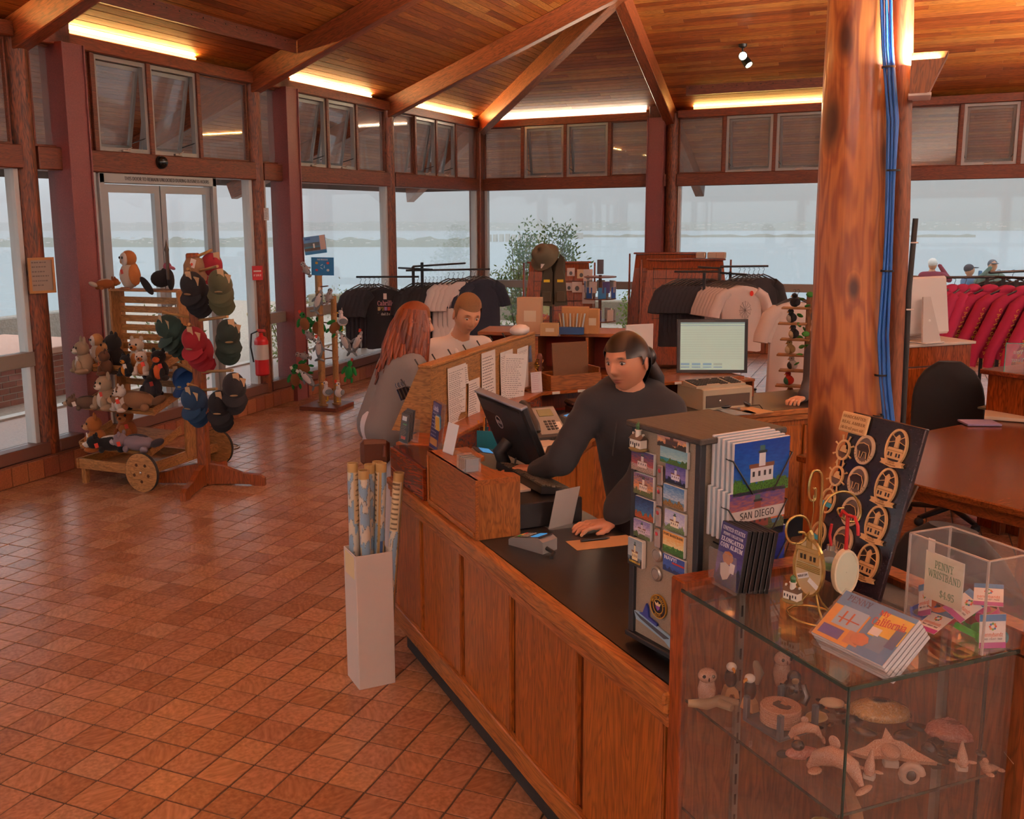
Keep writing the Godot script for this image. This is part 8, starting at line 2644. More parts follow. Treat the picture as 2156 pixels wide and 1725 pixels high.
func build_bamboo() -> void:
	var p:=V(-5.63,0,-9.23)
	var t:=thing("bamboo_tree","tree of three bamboo poles on a red-brown base, pegs for soft toys","display stand",p,0.06)
	put("base",N().box(V(0,0.022,0),V(0.44,0.044,0.44),0.004),wood("#7a3c24","x",0.45),t)
	var bam:=mat("#c8965a",0.45,0.0,{"tex": tx.wy,"tri": V(9,1.5,9)})
	var top:=[1.44,1.5,1.22]
	var px:=[V(0.0,0,0.08),V(-0.09,0,-0.06),V(0.11,0,-0.02)]
	for k in 3:
		var prof:=[P(0,0.044),P(0.05,0.044),P(0.05,0.06),P(0.034,0.06)]
		var y:=0.06
		while y < top[k]-0.2:
			y += 0.24
			prof += [P(0.032,y-0.012),P(0.037,y),P(0.032,y+0.012)]
		prof += [P(0.032,top[k]),P(0,top[k])]
		put("bamboo_pole",N().turned(prof,14,px[k]),bam,t)
	for k in 11:
		var a:=k*2.2
		var y:=0.42+k*0.1
		var s: Vector3 = px[k % 3]
		if y < top[k % 3]:
			put("peg",N().rod(s+V(0,y,0),s+V(sin(a)*0.2,y+0.02,cos(a)*0.2),0.007,7),mat("#6a3c22",0.5),t)
	# two printed signs on top
	var im:=Image.create(96,80,false,Image.FORMAT_RGB8)
	im.fill(Color("#5a8fc4"))
	for q in [[0,0.35,0.72,0.2,"#4c5a64"],[0,0.55,0.72,0.1,"#3f7a94"],[0,0.65,0.72,0.15,"#4a3c34"],[0.42,0.42,0.08,0.25,"#e6e6e2"],[0.74,0,0.26,0.8,"#c9b4ac"],[0,0.85,1,0.15,"#2280c0"],[0.08,0.08,0.24,0.12,"#2a5ca8"]]:
		fill(im,q[0],q[1],q[2],q[3],q[4])
	var s1:=card("toy_sign","printed sign of gulls on a rail, tilted at the top of the bamboo tree","sign",xf(at_z(663,516,-9.2),-4,16,7),0.24,0.19,0.006,printed(ImageTexture.create_from_image(im)),"#2a6aa8")
	var s2:=card("recycling_sign","blue sign about a recycling process, below the tilted sign","sign",xf(at_z(679,561,-9.18),0,12,-1),0.25,0.19,0.006,mat("#1f78b8",0.4),"#1f6aa8")
	text("lettering","THE PROCESS",0.024,mat("#e6eef4",0.5),s2,xf(V(0,0.07,0.001)),"Droid Sans",true,0.12,0.0006)
	for k in 4:
		put("icon",N().ell(V([-0.065,0.06,-0.065,0.06][k],[0.035,0.035,-0.04,-0.04][k],0.001),V(0.017,0.014,0.0008),Basis.IDENTITY,10,4),mat(["#d8a02c","#c8402c","#c83c4c","#d8d4d0"][k],0.5),s2)
	for k in 3:
		var a:=TAU*k/3+0.5
		put("recycling_arrow",N().prism([P(-0.014,0),P(0.008,0),P(0.008,-0.004),P(0.016,0.004),P(0.008,0.012),P(0.008,0.008),P(-0.014,0.008)],0.0008),mat("#c9dcec",0.5),s2,Transform3D(Basis(Vector3.BACK,a),V(sin(a)*-0.016,cos(a)*0.016-0.004,0.001)))
	var g:="#1f8a3c"
	var sh:="#8a5a34"
	var turtle:=[["shell",sh,0,0,0.06,0.34,0.46,0.16],["belly",g,0,0,-0.02,0.32,0.44,0.14],["head",g,0,0.62,0.0,0.19,0.22,0.17],["front_flipper",g,0.42,0.14,0,0.14,0.34,0.06,V(0,0,0.5)],["front_flipper",g,-0.42,0.14,0,0.14,0.34,0.06,V(0,0,-0.5)],["hind_flipper",g,0.26,-0.5,0,0.1,0.2,0.05],["hind_flipper",g,-0.26,-0.5,0,0.1,0.2,0.05]]
	var k:=0
	for q in [[642,682,0.2,"at the far left peg, upper row"],[668,690,-0.2,"beside the upper left one"],[705,690,-0.7,"climbing between the bamboo poles"],[640,775,1.4,"lying sideways on the lower left pegs"],[622,800,0.1,"hanging lowest on the left"],[735,785,0.05,"seen from the belly at the right"]]:
		k += 1
		plush("plush_turtle","green turtle toy %s, bamboo tree" % q[3],at_z(q[0],q[1],-9.05 if k % 2 else -9.15),V(0.15,0.3 if k < 6 else PI,q[2]),0.155,turtle,[[0.12,0.68,0.13]],V(0.1,0.9,0))
	var grey:="#7d8a92"
	var dolphin:=[["body",grey,0,0,0,0.24,0.62,0.22],["belly","#d6d4d4",0,0.06,0.08,0.2,0.5,0.18],["snout","#a8b0b4",0,0.64,0.06,0.09,0.16,0.08],["flipper",grey,0.26,0.06,0.08,0.08,0.24,0.05,V(0,0,0.5)],["flipper",grey,-0.26,0.06,0.08,0.08,0.24,0.05,V(0,0,-0.5)],["tail",grey,0.16,-0.68,0,0.2,0.08,0.05,V(0,0,-0.4)],["tail",grey,-0.16,-0.68,0,0.2,0.08,0.05,V(0,0,0.4)]]
	for q in [[670,635,-0.35,"high on the front pole"],[672,735,0.0,"in the middle of the front pole"],[648,798,0.75,"low on the left"],[728,722,0.45,"on the right, nose outwards"],[752,722,-0.45,"on the right, nose up"]]:
		plush("plush_dolphin","grey and white dolphin toy %s, bamboo tree" % q[3],at_z(q[0],q[1],-9.02),V(0,0.2,q[2]),0.17,dolphin,[[0.14,0.4,0.2]],V(0.05,0.8,0.05))
	var gull:=[["body","#dcd9dc",0,0.45,0,0.27,0.34,0.36],["neck","#dcd9dc",0,0.8,0.1,0.15,0.3,0.15],["head","#e0dde0",0,1.06,0.13,0.16,0.17,0.18],["beak","#d8a52c",0,1.03,0.34,0.05,0.06,0.1],["wing",grey,0.26,0.46,-0.06,0.07,0.2,0.3],["wing",grey,-0.26,0.46,-0.06,0.07,0.2,0.3],["leg","#d8b02c",0.1,-0.02,0,0.035,0.2,0.035],["leg","#d8b02c",-0.1,-0.02,0,0.035,0.2,0.035],["foot","#d8b02c",0.1,-0.2,0.05,0.08,0.035,0.1],["foot","#d8b02c",-0.1,-0.2,0.05,0.08,0.035,0.1]]
	for q in [[722,690,-1.1,"on the upper right peg"],[690,838,-0.8,"at the foot, looking left"],[714,840,0.1,"at the foot, looking ahead"]]:
		plush("plush_gull","white gull toy with yellow legs %s, bamboo tree" % q[2+1],at_z(q[0],q[1],-9.0),V(0,q[2],0),0.15,gull,[[0.12,1.1,0.24]],V(0.1,1.25,0))
	var sm:="#a8a6a8"
	for q in [[645,568,0.5,"beside the blue sign"],[692,625,-0.3,"high on the right pole"],[652,707,0.8,"on the left in the middle"],[640,750,1.3,"above the sideways turtle"]]:
		var o:=plush("plush_seal","white seal pup toy with dark spots %s, bamboo tree" % q[3],at_z(q[0],q[1],-9.12),V(0,0.3,q[2]),0.13,[["body",sm,0,0,0,0.26,0.5,0.24],["head","#b8b6b8",0,0.52,0.06,0.22,0.2,0.2],["flipper",sm,0.28,0,0,0.14,0.1,0.05],["flipper",sm,-0.28,0,0,0.14,0.1,0.05],["tail",sm,0,-0.58,0,0.18,0.12,0.05]],[[0.09,0.56,0.22]])
		for e in 10:
			put("spot",N().ell(V(sin(e*2.4)*0.22,-0.4+e*0.085,cos(e*2.4)*0.2)*0.13,V(0.045,0.06,0.04)*0.13,Basis.IDENTITY,6,4),mat("#3a3a40",0.9),o)
	# ---- on the posts and walls nearby
	var ex:=thing("fire_extinguisher","red fire extinguisher on the post right of the glass door","fire extinguisher",at_x(553,790,XL+0.16))
	put("cylinder",N().lathe([P(0,0),P(0.07,0.0),P(0.075,0.02),P(0.075,0.36),P(0.06,0.4),P(0.025,0.42),P(0.02,0.45),P(0,0.45)],18),mat("#c01f24",0.3),ex)
	put("label",N().turned([P(0.0755,0.17),P(0.0758,0.17),P(0.0758,0.33),P(0.0755,0.33)],18),mat("#c9c6c0",0.6),ex)
	put("valve",N().box(V(0.01,0.475,0),V(0.1,0.03,0.03),0.006),mat("#c43a30",0.4),ex)
	put("hose",N().tube([V(-0.03,0.47,0.02),V(-0.1,0.44,0.03),V(-0.115,0.3,0.03),V(-0.085,0.14,0.03)],0.009,7),mat("#1a1718",0.5),ex)
	var fs:=card("fire_sign","small red fire extinguisher sign on the round post","sign",Transform3D(Basis(Vector3.UP,0.75),at_x(542,575,XL+0.09)),0.11,0.15,0.003,mat("#c0202a",0.4),"#c0202a")
	text("lettering","FIRE",0.03,mat("#f0e4e0",0.5),fs,xf(V(0,-0.025,0.001)),"Droid Sans",true,0.08,0.0006)
	put("white_band",N().box(V(0,0.02,0.0008),V(0.08,0.016,0.0004)),mat("#e8dcd8",0.5),fs)
	var sp:=card("notice_sign","small white framed notice high on the round post","sign",Transform3D(Basis(Vector3.UP,0.75),at_x(559,451,XL+0.09)),0.07,0.13,0.012,printed(type_pic("#d6d2ce","#3a3438",7,71)),"#5a4a44")
	var pf:=thing("picture_frame","small gilt-framed certificate on the dark post beside the left window","picture",at_x(88,580,XL+0.11),PI/2-0.5)
	put("frame",rect_frame(0.2,0.28,0.02,0.018),mat("#a8743c",0.4),pf)
	put("print",quad_shape(0.17,0.25),printed(type_pic("#8c7c70","#5a4c44",6,72)),pf,xf(V(0,0,0.002)))
	var dm:=thing("motion_sensor","small black domed sensor on the beam above the glass door","sensor",at_x(338,342,XL+0.075),PI/2)
	put("dome",N().ell(V(0,0,0.02),V(0.055,0.055,0.05)),mat("#14120f",0.1),dm)
	put("collar",N().turned([P(0,-0.004),P(0.06,-0.004),P(0.06,0.012),P(0,0.012)],18),mat("#231d1a",0.5),dm,xf(Vector3.ZERO,90))
	var pw:=thing("floor_cable","loop of pale power cable lying on the tiles behind the cap stand","cable",at_h(470,940,0.0))
	put("cable",N().tube(smooth([V(-0.3,0.006,-0.05),V(-0.05,0.006,-0.12),V(0.14,0.006,-0.05),V(0.16,0.006,0.06),V(0.05,0.006,0.1),V(-0.12,0.006,0.16)],5),0.006,6),mat("#b8b0a8",0.5),pw)
# a shirt on a hanger: drooping body and sleeves, thin front to back (z), hung by its hook at the origin
func garment(hex: String,sleeve:=0.24,hood:=false,long:=0.72) -> Array:
	var b:=N()
	var rings:=[]
	for q in [[0.055,-0.1,0.03],[0.13,-0.115,0.035],[0.2,-0.15,0.038],[0.235,-0.24,0.042],[0.235,-0.45,0.045],[0.24,-0.1-long*0.8,0.05],[0.245,-0.1-long,0.055]]:
		var ring:=[]
		for k in 16:
			var a:=TAU*k/16
			ring.append(V(cos(a)*q[0],q[1]-0.012*sin(a*3)*absf(q[1]),sin(a)*q[2]*(1+0.35*sin(a*5+q[1]*4))))
		rings.append(ring)
	b.skin(rings,true,false)
	for s in [-1,1]:
		var far:=sleeve
		b.tube([V(0.16*s,-0.16,0),V(0.24*s,-0.22,0),V((0.2+far*0.45)*s,-0.2-far*0.75,0.0),V((0.2+far*0.5)*s,-0.2-far,0.005)],[0.055,0.066,0.066 if far < 0.4 else 0.05,0.064 if far < 0.4 else 0.042],10)
	if hood:
		b.ell(V(0,-0.1,-0.02),V(0.1,0.06,0.06))
	var h:=N().tube([V(-0.19,-0.13,0),V(-0.08,-0.085,0),V(0,-0.06,0),V(0.08,-0.085,0),V(0.19,-0.13,0)],0.008,6).tube([V(0,-0.06,0),V(0,-0.03,0),V(0.018,-0.008,0),V(0.01,0.012,0),V(-0.012,0.006,0)],0.0025,5)
	return [b.mesh(),h.mesh(),mat(hex,0.95,0.0,{"sheen": 0.25})]
func hang(called: String,label: String,g: Array,at: Vector3,turn: float,group: String) -> Node3D:
	var t:=thing(called,label,"garment",at,turn,group)
	put("cloth",g[0],g[2],t)
	put("hanger",g[1],mat("#2a2624",0.4),t)
	return t
# a four-armed floor rack at p; arms are [from, to] in level offsets with a height
func rack(label: String,p: Vector3,legs: Array,arms: Array) -> void:
	var t:=thing("garment_rack",label,"rack",p)
	var blk:=mat("#26272a",0.4,0.3)
	for l in legs:
		put("leg",N().box(V(l[0],l[2]/2+0.03,l[1]),V(0.03,l[2]-0.06,0.03),0.003),blk,t)
	for a in arms:
		put("arm",N().rod(V(a[0],a[4],a[1]),V(a[2],a[4],a[3]),0.012,8),blk,t)
	put("foot_bar",N().box(V(0,0.05,0),V(0.9,0.025,0.04),0.003).box(V(0,0.05,0),V(0.04,0.025,0.9),0.003),blk,t)
	for q in [[0.43,0],[-0.43,0],[0,0.43],[0,-0.43]]:
		put("castor",N().ell(V(q[0],0.02,q[1]),V(0.02,0.02,0.012),Basis.IDENTITY,10,6),mat("#8c8c8c",0.3,0.6),t)
func build_racks() -> void:
	var black:=garment("#1b1b20")
	var slate:=garment("#24232a")
	var white:=garment("#cfc7c4")
	var navy:=garment("#1a2030")
	var beige:=garment("#c9bdb6",0.24,false,0.8)
	var hoody:=garment("#9c1f48",0.56,true,0.6)
	# left: by the windows
	rack("black four-armed shirt rack by the left windows",V(-5.4,0,-10.95),[[0,0,1.45],[0.12,0.0,1.5]],[[-0.65,0.25,0.1,0.05,1.33],[-0.1,0,0.8,-0.5,1.4],[0,0,0.3,-0.9,1.45],[-0.3,-0.2,0.3,0.1,1.42]])
	var front:=hang("black_t_shirt","black T-shirt with a tide-zone print, facing the room on the left rack",black,V(-5.66,1.29,-10.72),0.38,"")
	for q in [["Cabrillo",0.075,"#c9909c",-0.27,0.2],["Tidal Zone",0.04,"#d8d4d0",-0.4,0.19]]:
		text("lettering",q[0],q[1],mat(q[2],0.8),front,xf(V(0,q[3],0.052)),"Droid Serif",true,q[4],0.001)
	for k in 5:
		put("print_square",N().box(V(-0.08+k*0.04,-0.335,0.052),V(0.034,0.045,0.001)),mat(["#b8a478","#8a7a3c","#9c7cb0","#b04c44","#c0505c"][k],0.8),front)
	put("white_tag",N().box(V(-0.005,-0.185,0.056),V(0.04,0.07,0.001)),mat("#e0dcd8",0.7),front)
	for k in 5:
		hang("black_t_shirt","black T-shirt at the near left arm of the left rack",slate,V(-6.02+k*0.05,1.3,-10.74-k*0.025),1.15,"black T-shirts, left rack near arm")
	for k in 9:
		hang("black_t_shirt","black T-shirt packed on the middle arm of the left rack",black,V(-5.42+k*0.045,1.31,-11.0-k*0.015),1.2,"black T-shirts, left rack middle")
	for k in 4:
		hang("white_t_shirt","white T-shirt with a faint print on the left rack",white,V(-5.0+k*0.05,1.36,-11.1-k*0.03),1.0,"white T-shirts, left rack")
	for k in 4:
		hang("navy_t_shirt","navy T-shirt at the far right of the left rack",navy,V(-4.8+k*0.045,1.38,-11.3-k*0.03),0.9,"navy T-shirts, left rack")
	# middle: in front of the far windows
	var p:=V(-1.88,0,-11.7)
	rack("black four-armed shirt rack before the far windows",p,[[-0.14,0.2,1.38],[0.0,0.0,1.42],[0.1,-0.1,1.38]],[[-0.5,0.1,0.0,0.0,1.385],[0,0,0.34,0.32,1.37],[0,0,0.5,-0.2,1.44],[0,0,-0.3,-0.3,1.42]])
	for k in 9:
		var o:=hang("black_t_shirt","black T-shirt with a small coloured badge at the end of the middle rack" if k == 0 else "black T-shirt on the left arm of the middle rack",slate,p+V(-0.45+k*0.045,1.36,0.12-k*0.012),0.75,"" if k == 0 else "black T-shirts, middle rack left arm")
		if k == 0:
			put("badge",N().box(V(0.08,-0.27,0.05),V(0.03,0.09,0.002)),mat("#6a9ab4",0.8),o)
			put("white_tag",N().box(V(0.0,-0.25,0.055),V(0.035,0.09,0.001)),mat("#dcd8d8",0.7),o)
	for k in 8:
		var o:=hang("white_t_shirt","white T-shirt with a line-drawn flower and red dot, front of the middle rack" if k == 7 else "white T-shirt on the front arm of the middle rack",white,p+V(0.0+k*0.042,1.345,0.02+k*0.042),0.55,"" if k == 7 else "white T-shirts, middle rack")
		if k == 7:
			put("red_dot",N().ell(V(0.09,-0.18,0.05),V(0.022,0.03,0.002)),mat("#d8301f",0.7),o)
			for e in 12:
				var a:=TAU*e/12
				put("flower_line",N().tube([V(0.02,-0.36,0.054),V(0.02+cos(a)*0.07,-0.36+sin(a)*0.1,0.054),V(0.02+cos(a+0.35)*0.06,-0.36+sin(a+0.35)*0.09,0.054)],0.002,4),mat("#6a6464",0.8),o)
	for k in 6:
		hang("black_t_shirt","black T-shirt on the right arm of the middle rack",black,p+V(0.2+k*0.05,1.41,-0.08-k*0.02),0.9,"black T-shirts, middle rack right arm")
	for k in 2:
		hang("beige_t_shirt","long pale T-shirt hanging behind the bird stand",beige,at_z(1672+k*8,612,-9.2-k*0.06),0.7,"pale T-shirts behind the bird stand")
	# right: the hooded sweatshirts
	var h:=V(0.75,0,-10.6)
	rack("black rack of crimson hooded sweatshirts by the far windows",h,[[0.0,-0.2,1.4],[0.12,0.0,1.42],[0.22,0.1,1.4],[0.42,0.0,1.4]],[[-0.45,0.2,0.05,0.0,1.42],[0.05,0.0,0.6,0.3,1.42],[0.0,0.0,0.4,-0.4,1.46],[0.3,0.1,0.8,0.1,1.46]])
	for k in 9:
		var q: Vector3 = h+(V(-0.38+k*0.09,1.4,0.2-k*0.04) if k < 4 else V(0.02+(k-4)*0.13,1.4,0.12+(k-4)*0.06))
		var o:=hang("hooded_sweatshirt","crimson hooded sweatshirt on the left arm of its rack" if k < 4 else "crimson hooded sweatshirt with gold lettering down the sleeve",hoody,q,0.95 if k < 4 else 0.55,"crimson sweatshirts, left arm" if k < 4 else "crimson sweatshirts, lettered sleeves")
		if k >= 4:
			for e in 10:
				text("letter","CALIFORNIA"[e],0.045,mat("#d0983c",0.7),o,Transform3D(Basis(Vector3.BACK,-1.2),V(-0.268-e*0.014,-0.25-e*0.042,0.062)),"Droid Serif",true,0.0,0.002)
	for k in 3:
		hang("black_sweatshirt","black sweatshirt behind the crimson ones",slate,h+V(0.1+k*0.12,1.46,-0.3),0.3,"black sweatshirts on the crimson rack")
# tapering display stand with a wire grid on its face
func easel(label: String,p: Vector3,turn: float,w0: float,w1: float,h: float,hooks: bool) -> Node3D:
	var t:=thing("grid_display",label,"display stand",p,turn)
	var m:=wood("#a84f1c","y",0.4,0.3)
	put("panel",N().prism([P(-w0/2,0.06),P(w0/2,0.06),P(w1/2,h),P(-w1/2,h)],0.02),m,t,xf(V(0,0,0.16),-7))
	put("back_panel",N().prism([P(-w0/2,0.06),P(w0/2,0.06),P(w1/2,h),P(-w1/2,h)],0.02),m,t,xf(V(0,0,-0.16),7))
	put("side_panel",N().prism([P(-0.22,0.06),P(0.22,0.06),P(0.05,h),P(-0.05,h)],0.02),wood("#9c4a1e","y",0.4,0.7),t,Transform3D(Basis(Vector3.UP,PI/2),V(-(w0+w1)/4-0.02,0,0)))
	put("side_panel",N().prism([P(-0.22,0.06),P(0.22,0.06),P(0.05,h),P(-0.05,h)],0.02),wood("#9c4a1e","y",0.4,0.2),t,Transform3D(Basis(Vector3.UP,PI/2),V((w0+w1)/4,0,0)))
	put("top_board",N().box(V(0,h+0.005,0),V(w1+0.06,0.02,0.16),0.003),m,t)
	for s in [-1,1]:
		put("castor",N().ell(V(s*w0*0.42,0.03,0.18),V(0.025,0.03,0.02)),mat("#55504c",0.4,0.5),t)
	var g:=put("wire_grid",N(),mat("#1a1614",0.5),t) if false else null
	var b:=N()
	for k in 6:
		var x:=-w1/2+0.06+k*(w1-0.12)/5
		b.rod(V(x,h*0.45,0),V(x,h-0.05,0),0.003,5)
	for k in 6:
		var y:=h*0.47+k*(h*0.5-0.06)/5
		b.rod(V(-w1/2+0.05,y,0),V(w1/2-0.05,y,0),0.003,5)
	put("wire_grid",b,mat("#1a1614",0.5),t,xf(V(0,0,0.19),-7))
	return t
func build_displays() -> void:
	var e1:=easel("orange timber grid display hung with white souvenirs, by the far window",V(-4.15,0,-12.8),0.25,1.05,0.78,1.42,true)
	var k:=0
	for q in [[1202,573,0.1,"#d6d0cc"],[1224,577,0.11,"#dcc9a4"],[1238,582,0.12,"#cfcac8"],[1198,604,0.1,"#cfcac8"],[1215,605,0.13,"#d9d4ce"],[1239,620,0.16,"#cfcac8"]]:
		k += 1
		var o:=card("souvenir_pack","%s pale souvenir pack hooked on the orange grid display" % ["first","second","third","fourth","fifth","sixth"][k-1],"packet",Transform3D(Basis(Vector3.UP,0.25),at_z(q[0],q[1],-12.56)),q[2],q[2]*(1.5 if k % 3 == 0 else 1.05),0.02,mat(q[3],0.7),"#cfc8c0","packs on the grid display")
		put("motif",N().ell(V(0,-0.015,0.001),V(q[2]*0.22,q[2]*0.26,0.001),Basis.IDENTITY,10,4),mat("#5a6468",0.7),o)
	e1 = easel("orange timber grid display behind the middle shirt rack",V(-2.6,0,-13.4),0.2,1.3,0.95,1.44,true)
	easel("second orange timber display standing behind the shirt rack",V(-2.95,0,-14.0),0.2,1.2,0.9,1.5,true)
	for q in [[1476,546],[1500,542],[1518,543]]:
		k += 1
		var o:=put("folded_stack",N().box(Vector3.ZERO,V(0.12,0.08,0.1),0.01),mat("#b8a898",0.8),null,xf(at_z(q[0],q[1],-13.4)))
		o.position.y = 1.5
		tag(o,"folded pale souvenirs on top of the orange display, %s" % ["left","middle","right"][k-7],"stack","stacks on the orange display")
	# ---- shelf desk with the ranger vest
	var t:=thing("shelf_desk","orange open-fronted shelf desk with a paper label on its edge","shelf",V(-2.66,0,-8.1),0.16)
	var m:=wood("#b5682c","x",0.4,0.5)
	put("top_board",N().box(V(0,1.06,0),V(1.25,0.03,0.45),0.004),m,t)
	put("mid_board",N().box(V(0,0.72,0),V(1.2,0.02,0.42)),m,t)
	for x in [-0.6,-0.12,0.3,0.6]:
		put("divider",N().box(V(x,0.52,0),V(0.025,1.04,0.43),0.002),m,t)
	put("back_board",N().box(V(0,0.52,-0.21),V(1.2,1.04,0.012)),mat("#8f2c14",0.6),t)
	var lb:=put("edge_label",N().box(V(-0.05,1.06,0.226),V(0.26,0.026,0.001)),mat("#d8d0c8",0.6),t)
	text("lettering","JR. RANGER VESTS $34.95",0.018,mat("#4a4648",0.6),lb,xf(V(-0.05,1.06,0.2272)),"Droid Sans",true,0.22,0.0004)
	var bg:=put("black_bags",N().ell(V(-0.36,0.83,0.02),V(0.2,0.11,0.16),Basis.IDENTITY,9,6).ell(V(-0.3,0.9,0.0),V(0.14,0.1,0.13),Basis(Vector3.BACK,0.6),8,5),mat("#15120f",0.3),null,Transform3D(Basis(Vector3.UP,0.16),t.position))
	tag(bg,"crumpled black plastic bags stuffed in the open shelf","bag")
	var top:=func(x: float,y: float) -> Vector3: return at_h(x,y,1.0755)
	var v:=thing("vest_form","olive ranger vest and bush hat on a black stand","display form",top.call(1160,700),0.3)
	put("stand",N().turned([P(0,0),P(0.09,0),P(0.09,0.01),P(0.012,0.015),P(0.012,0.5),P(0,0.5)],14).tube([V(-0.17,0.16,0.02),V(-0.12,0.08,0.03),V(0,0.05,0.04),V(0.1,0.09,0.03),V(0.13,0.2,0.02)],0.017,8),mat("#1d1815",0.5),v)
	var ol:=mat("#4a4434",0.95,0.0,{"tex": tx.cloth,"tri": V(24,24,24)})
	for s in [-1,1]:
		put("vest_front",N().prism([P(0.008,0),P(0.115,0.01),P(0.1,0.2),P(0.075,0.3),P(0.085,0.4),P(0.05,0.43),P(0.008,0.27)],0.05,0.0),ol,v,Transform3D(Basis.from_scale(V(s,1,1)),V(0.02,0.22,0.0)))
		put("pocket",N().box(V(0.02+s*0.06,0.3,0.055),V(0.08,0.09,0.02),0.008),mat("#40392b",0.95),v)
		put("yellow_patch",N().box(V(0.02+s*0.055,0.43,0.052),V(0.05,0.022,0.003)),mat("#d6c02c",0.7),v)
	put("vest_back",N().box(V(0.02,0.42,-0.02),V(0.19,0.38,0.04),0.015),ol,v)
	put("bush_hat",N().lathe([P(0.13,0),P(0.13,0.006),P(0.085,0.02),P(0.08,0.09),P(0.05,0.11),P(0,0.112)],18),mat("#4f4a3a",0.95),v,xf(V(-0.05,0.62,0.02),50,0,28))
	put("tag",N().box(V(-0.06,0.57,0.09),V(0.045,0.07,0.001)),mat("#d8d4d0",0.6),v)
	var fp:=card("fan_print","oval fan printed in green, pink and orange leaning on the vest stand","fan",xf(top.call(1145,672)+V(0,0.02,0.06),-12,14,-14),0.02,0.02,0.003,mat("#8a4a54",0.6),"#b8a088")
	put("fan_leaf",N().ell(V(0,0.1,0.002),V(0.075,0.13,0.004),Basis.IDENTITY,20,6),printed(shore_pic("#6a9c74","#9cb88c","#c87844","#a84c68","",91)),fp)
	t = thing("paper_box","kraft box of pencils with blue front on the shelf desk","box",top.call(1205,703),0.16)
	put("tray",N().box(V(0,0.03,0.04),V(0.2,0.06,0.05),0.003),mat("#1d4a80",0.5),t)
	put("box_back",N().box(V(0.02,0.11,-0.03),V(0.22,0.22,0.06),0.003),mat("#b88a58",0.8),t)
	for e in 8:
		var o:=put("striped_pencil",N().rod(V(0,0,0),V((e-3.5)*0.006,0.13,-0.01),0.007,6),mat(["#c0a074","#a8c0c8"][e % 2],0.6),null,Transform3D(Basis(Vector3.UP,0.16),top.call(1205,703))*xf(V(-0.085+e*0.024,0.04,0.03)))
		tag(o,"striped souvenir pencil in the blue-fronted box","pencil","pencils in the blue-fronted box")
	for q in [[1155,708,0.14,0.1,"#b89a6c","kraft carton with printed label on the shelf desk"],[1108,706,0.2,0.3,"#c9a888","tall pale board carton behind the vest stand"],[1240,705,0.12,0.2,"#b08454","tall kraft carton beside the pencil box"]]:
		var o:=put("carton",N().box(V(0,q[3]/2,-0.05),V(q[2],q[3],0.1),0.003),mat(q[4],0.8),null,xf(top.call(q[0],q[1])-V(0,0,0.06 if q[3] > 0.15 else 0.0),0,9,0))
		tag(o,q[5],"box")
		put("label",N().box(V(0.01,q[3]*0.5,0.0008),V(q[2]*0.5,q[3]*0.3,0.001)),mat("#d8d0b8",0.7),o)
	t = thing("sweet_jar","clear jar with a yellow label and wrapped sweets at the desk's end","jar",top.call(1098,695))
	put("jar",N().turned([P(0,0),P(0.045,0),P(0.045,0.17),P(0.04,0.17)],18),clear_mat(),t)
	put("label",N().turned([P(0.0455,0.06),P(0.046,0.06),P(0.046,0.13),P(0.0455,0.13)],18),mat("#d8a820",0.5),t)
	put("sweets",N().ell(V(0,0.025,0),V(0.042,0.028,0.042),Basis.IDENTITY,8,5).ell(V(0.06,0.018,0.02),V(0.03,0.02,0.03),Basis.IDENTITY,7,5),mat("#8a5a74",0.4),t)
	# ---- card spinner
	t = thing("card_spinner","revolving rack of blue postcards before the far window","rack",V(-3.42,0,-12.2),0.3)
	put("pole",N().turned([P(0,0.02),P(0.2,0.02),P(0.2,0.05),P(0.02,0.06),P(0.02,1.3),P(0,1.3)],16),mat("#5a3020",0.5),t)
	for h in [0.72,1.0,1.27]:
		put("ring_shelf",N().turned([P(0,h),P(0.2,h),P(0.2,h+0.012),P(0,h+0.012)],18),wood("#8f4a24","x",0.4),t)
		for e in 7:
			var a: float = TAU*e/7+h
			var o:=card("postcard","postcard in the revolving rack, %s tier" % ("lower" if h < 0.9 else ("middle" if h < 1.1 else "upper")),"postcard",t.transform*Transform3D(Basis(Vector3.UP,a),V(sin(a)*0.19,h+0.085-(0.2 if h > 1.2 else 0.0),cos(a)*0.19)),0.1,0.14,0.012,mat(["#1f4a94","#2c78b4","#c9c0b8","#3a3068","#b06c34"][(e+int(h*10)) % 5],0.4),"#c9c4bc","postcards in the revolving rack")
	put("top_card",N().box(V(0,1.4,0),V(0.08,0.18,0.005)),mat("#4a4c58",0.5),t)
	build_right()
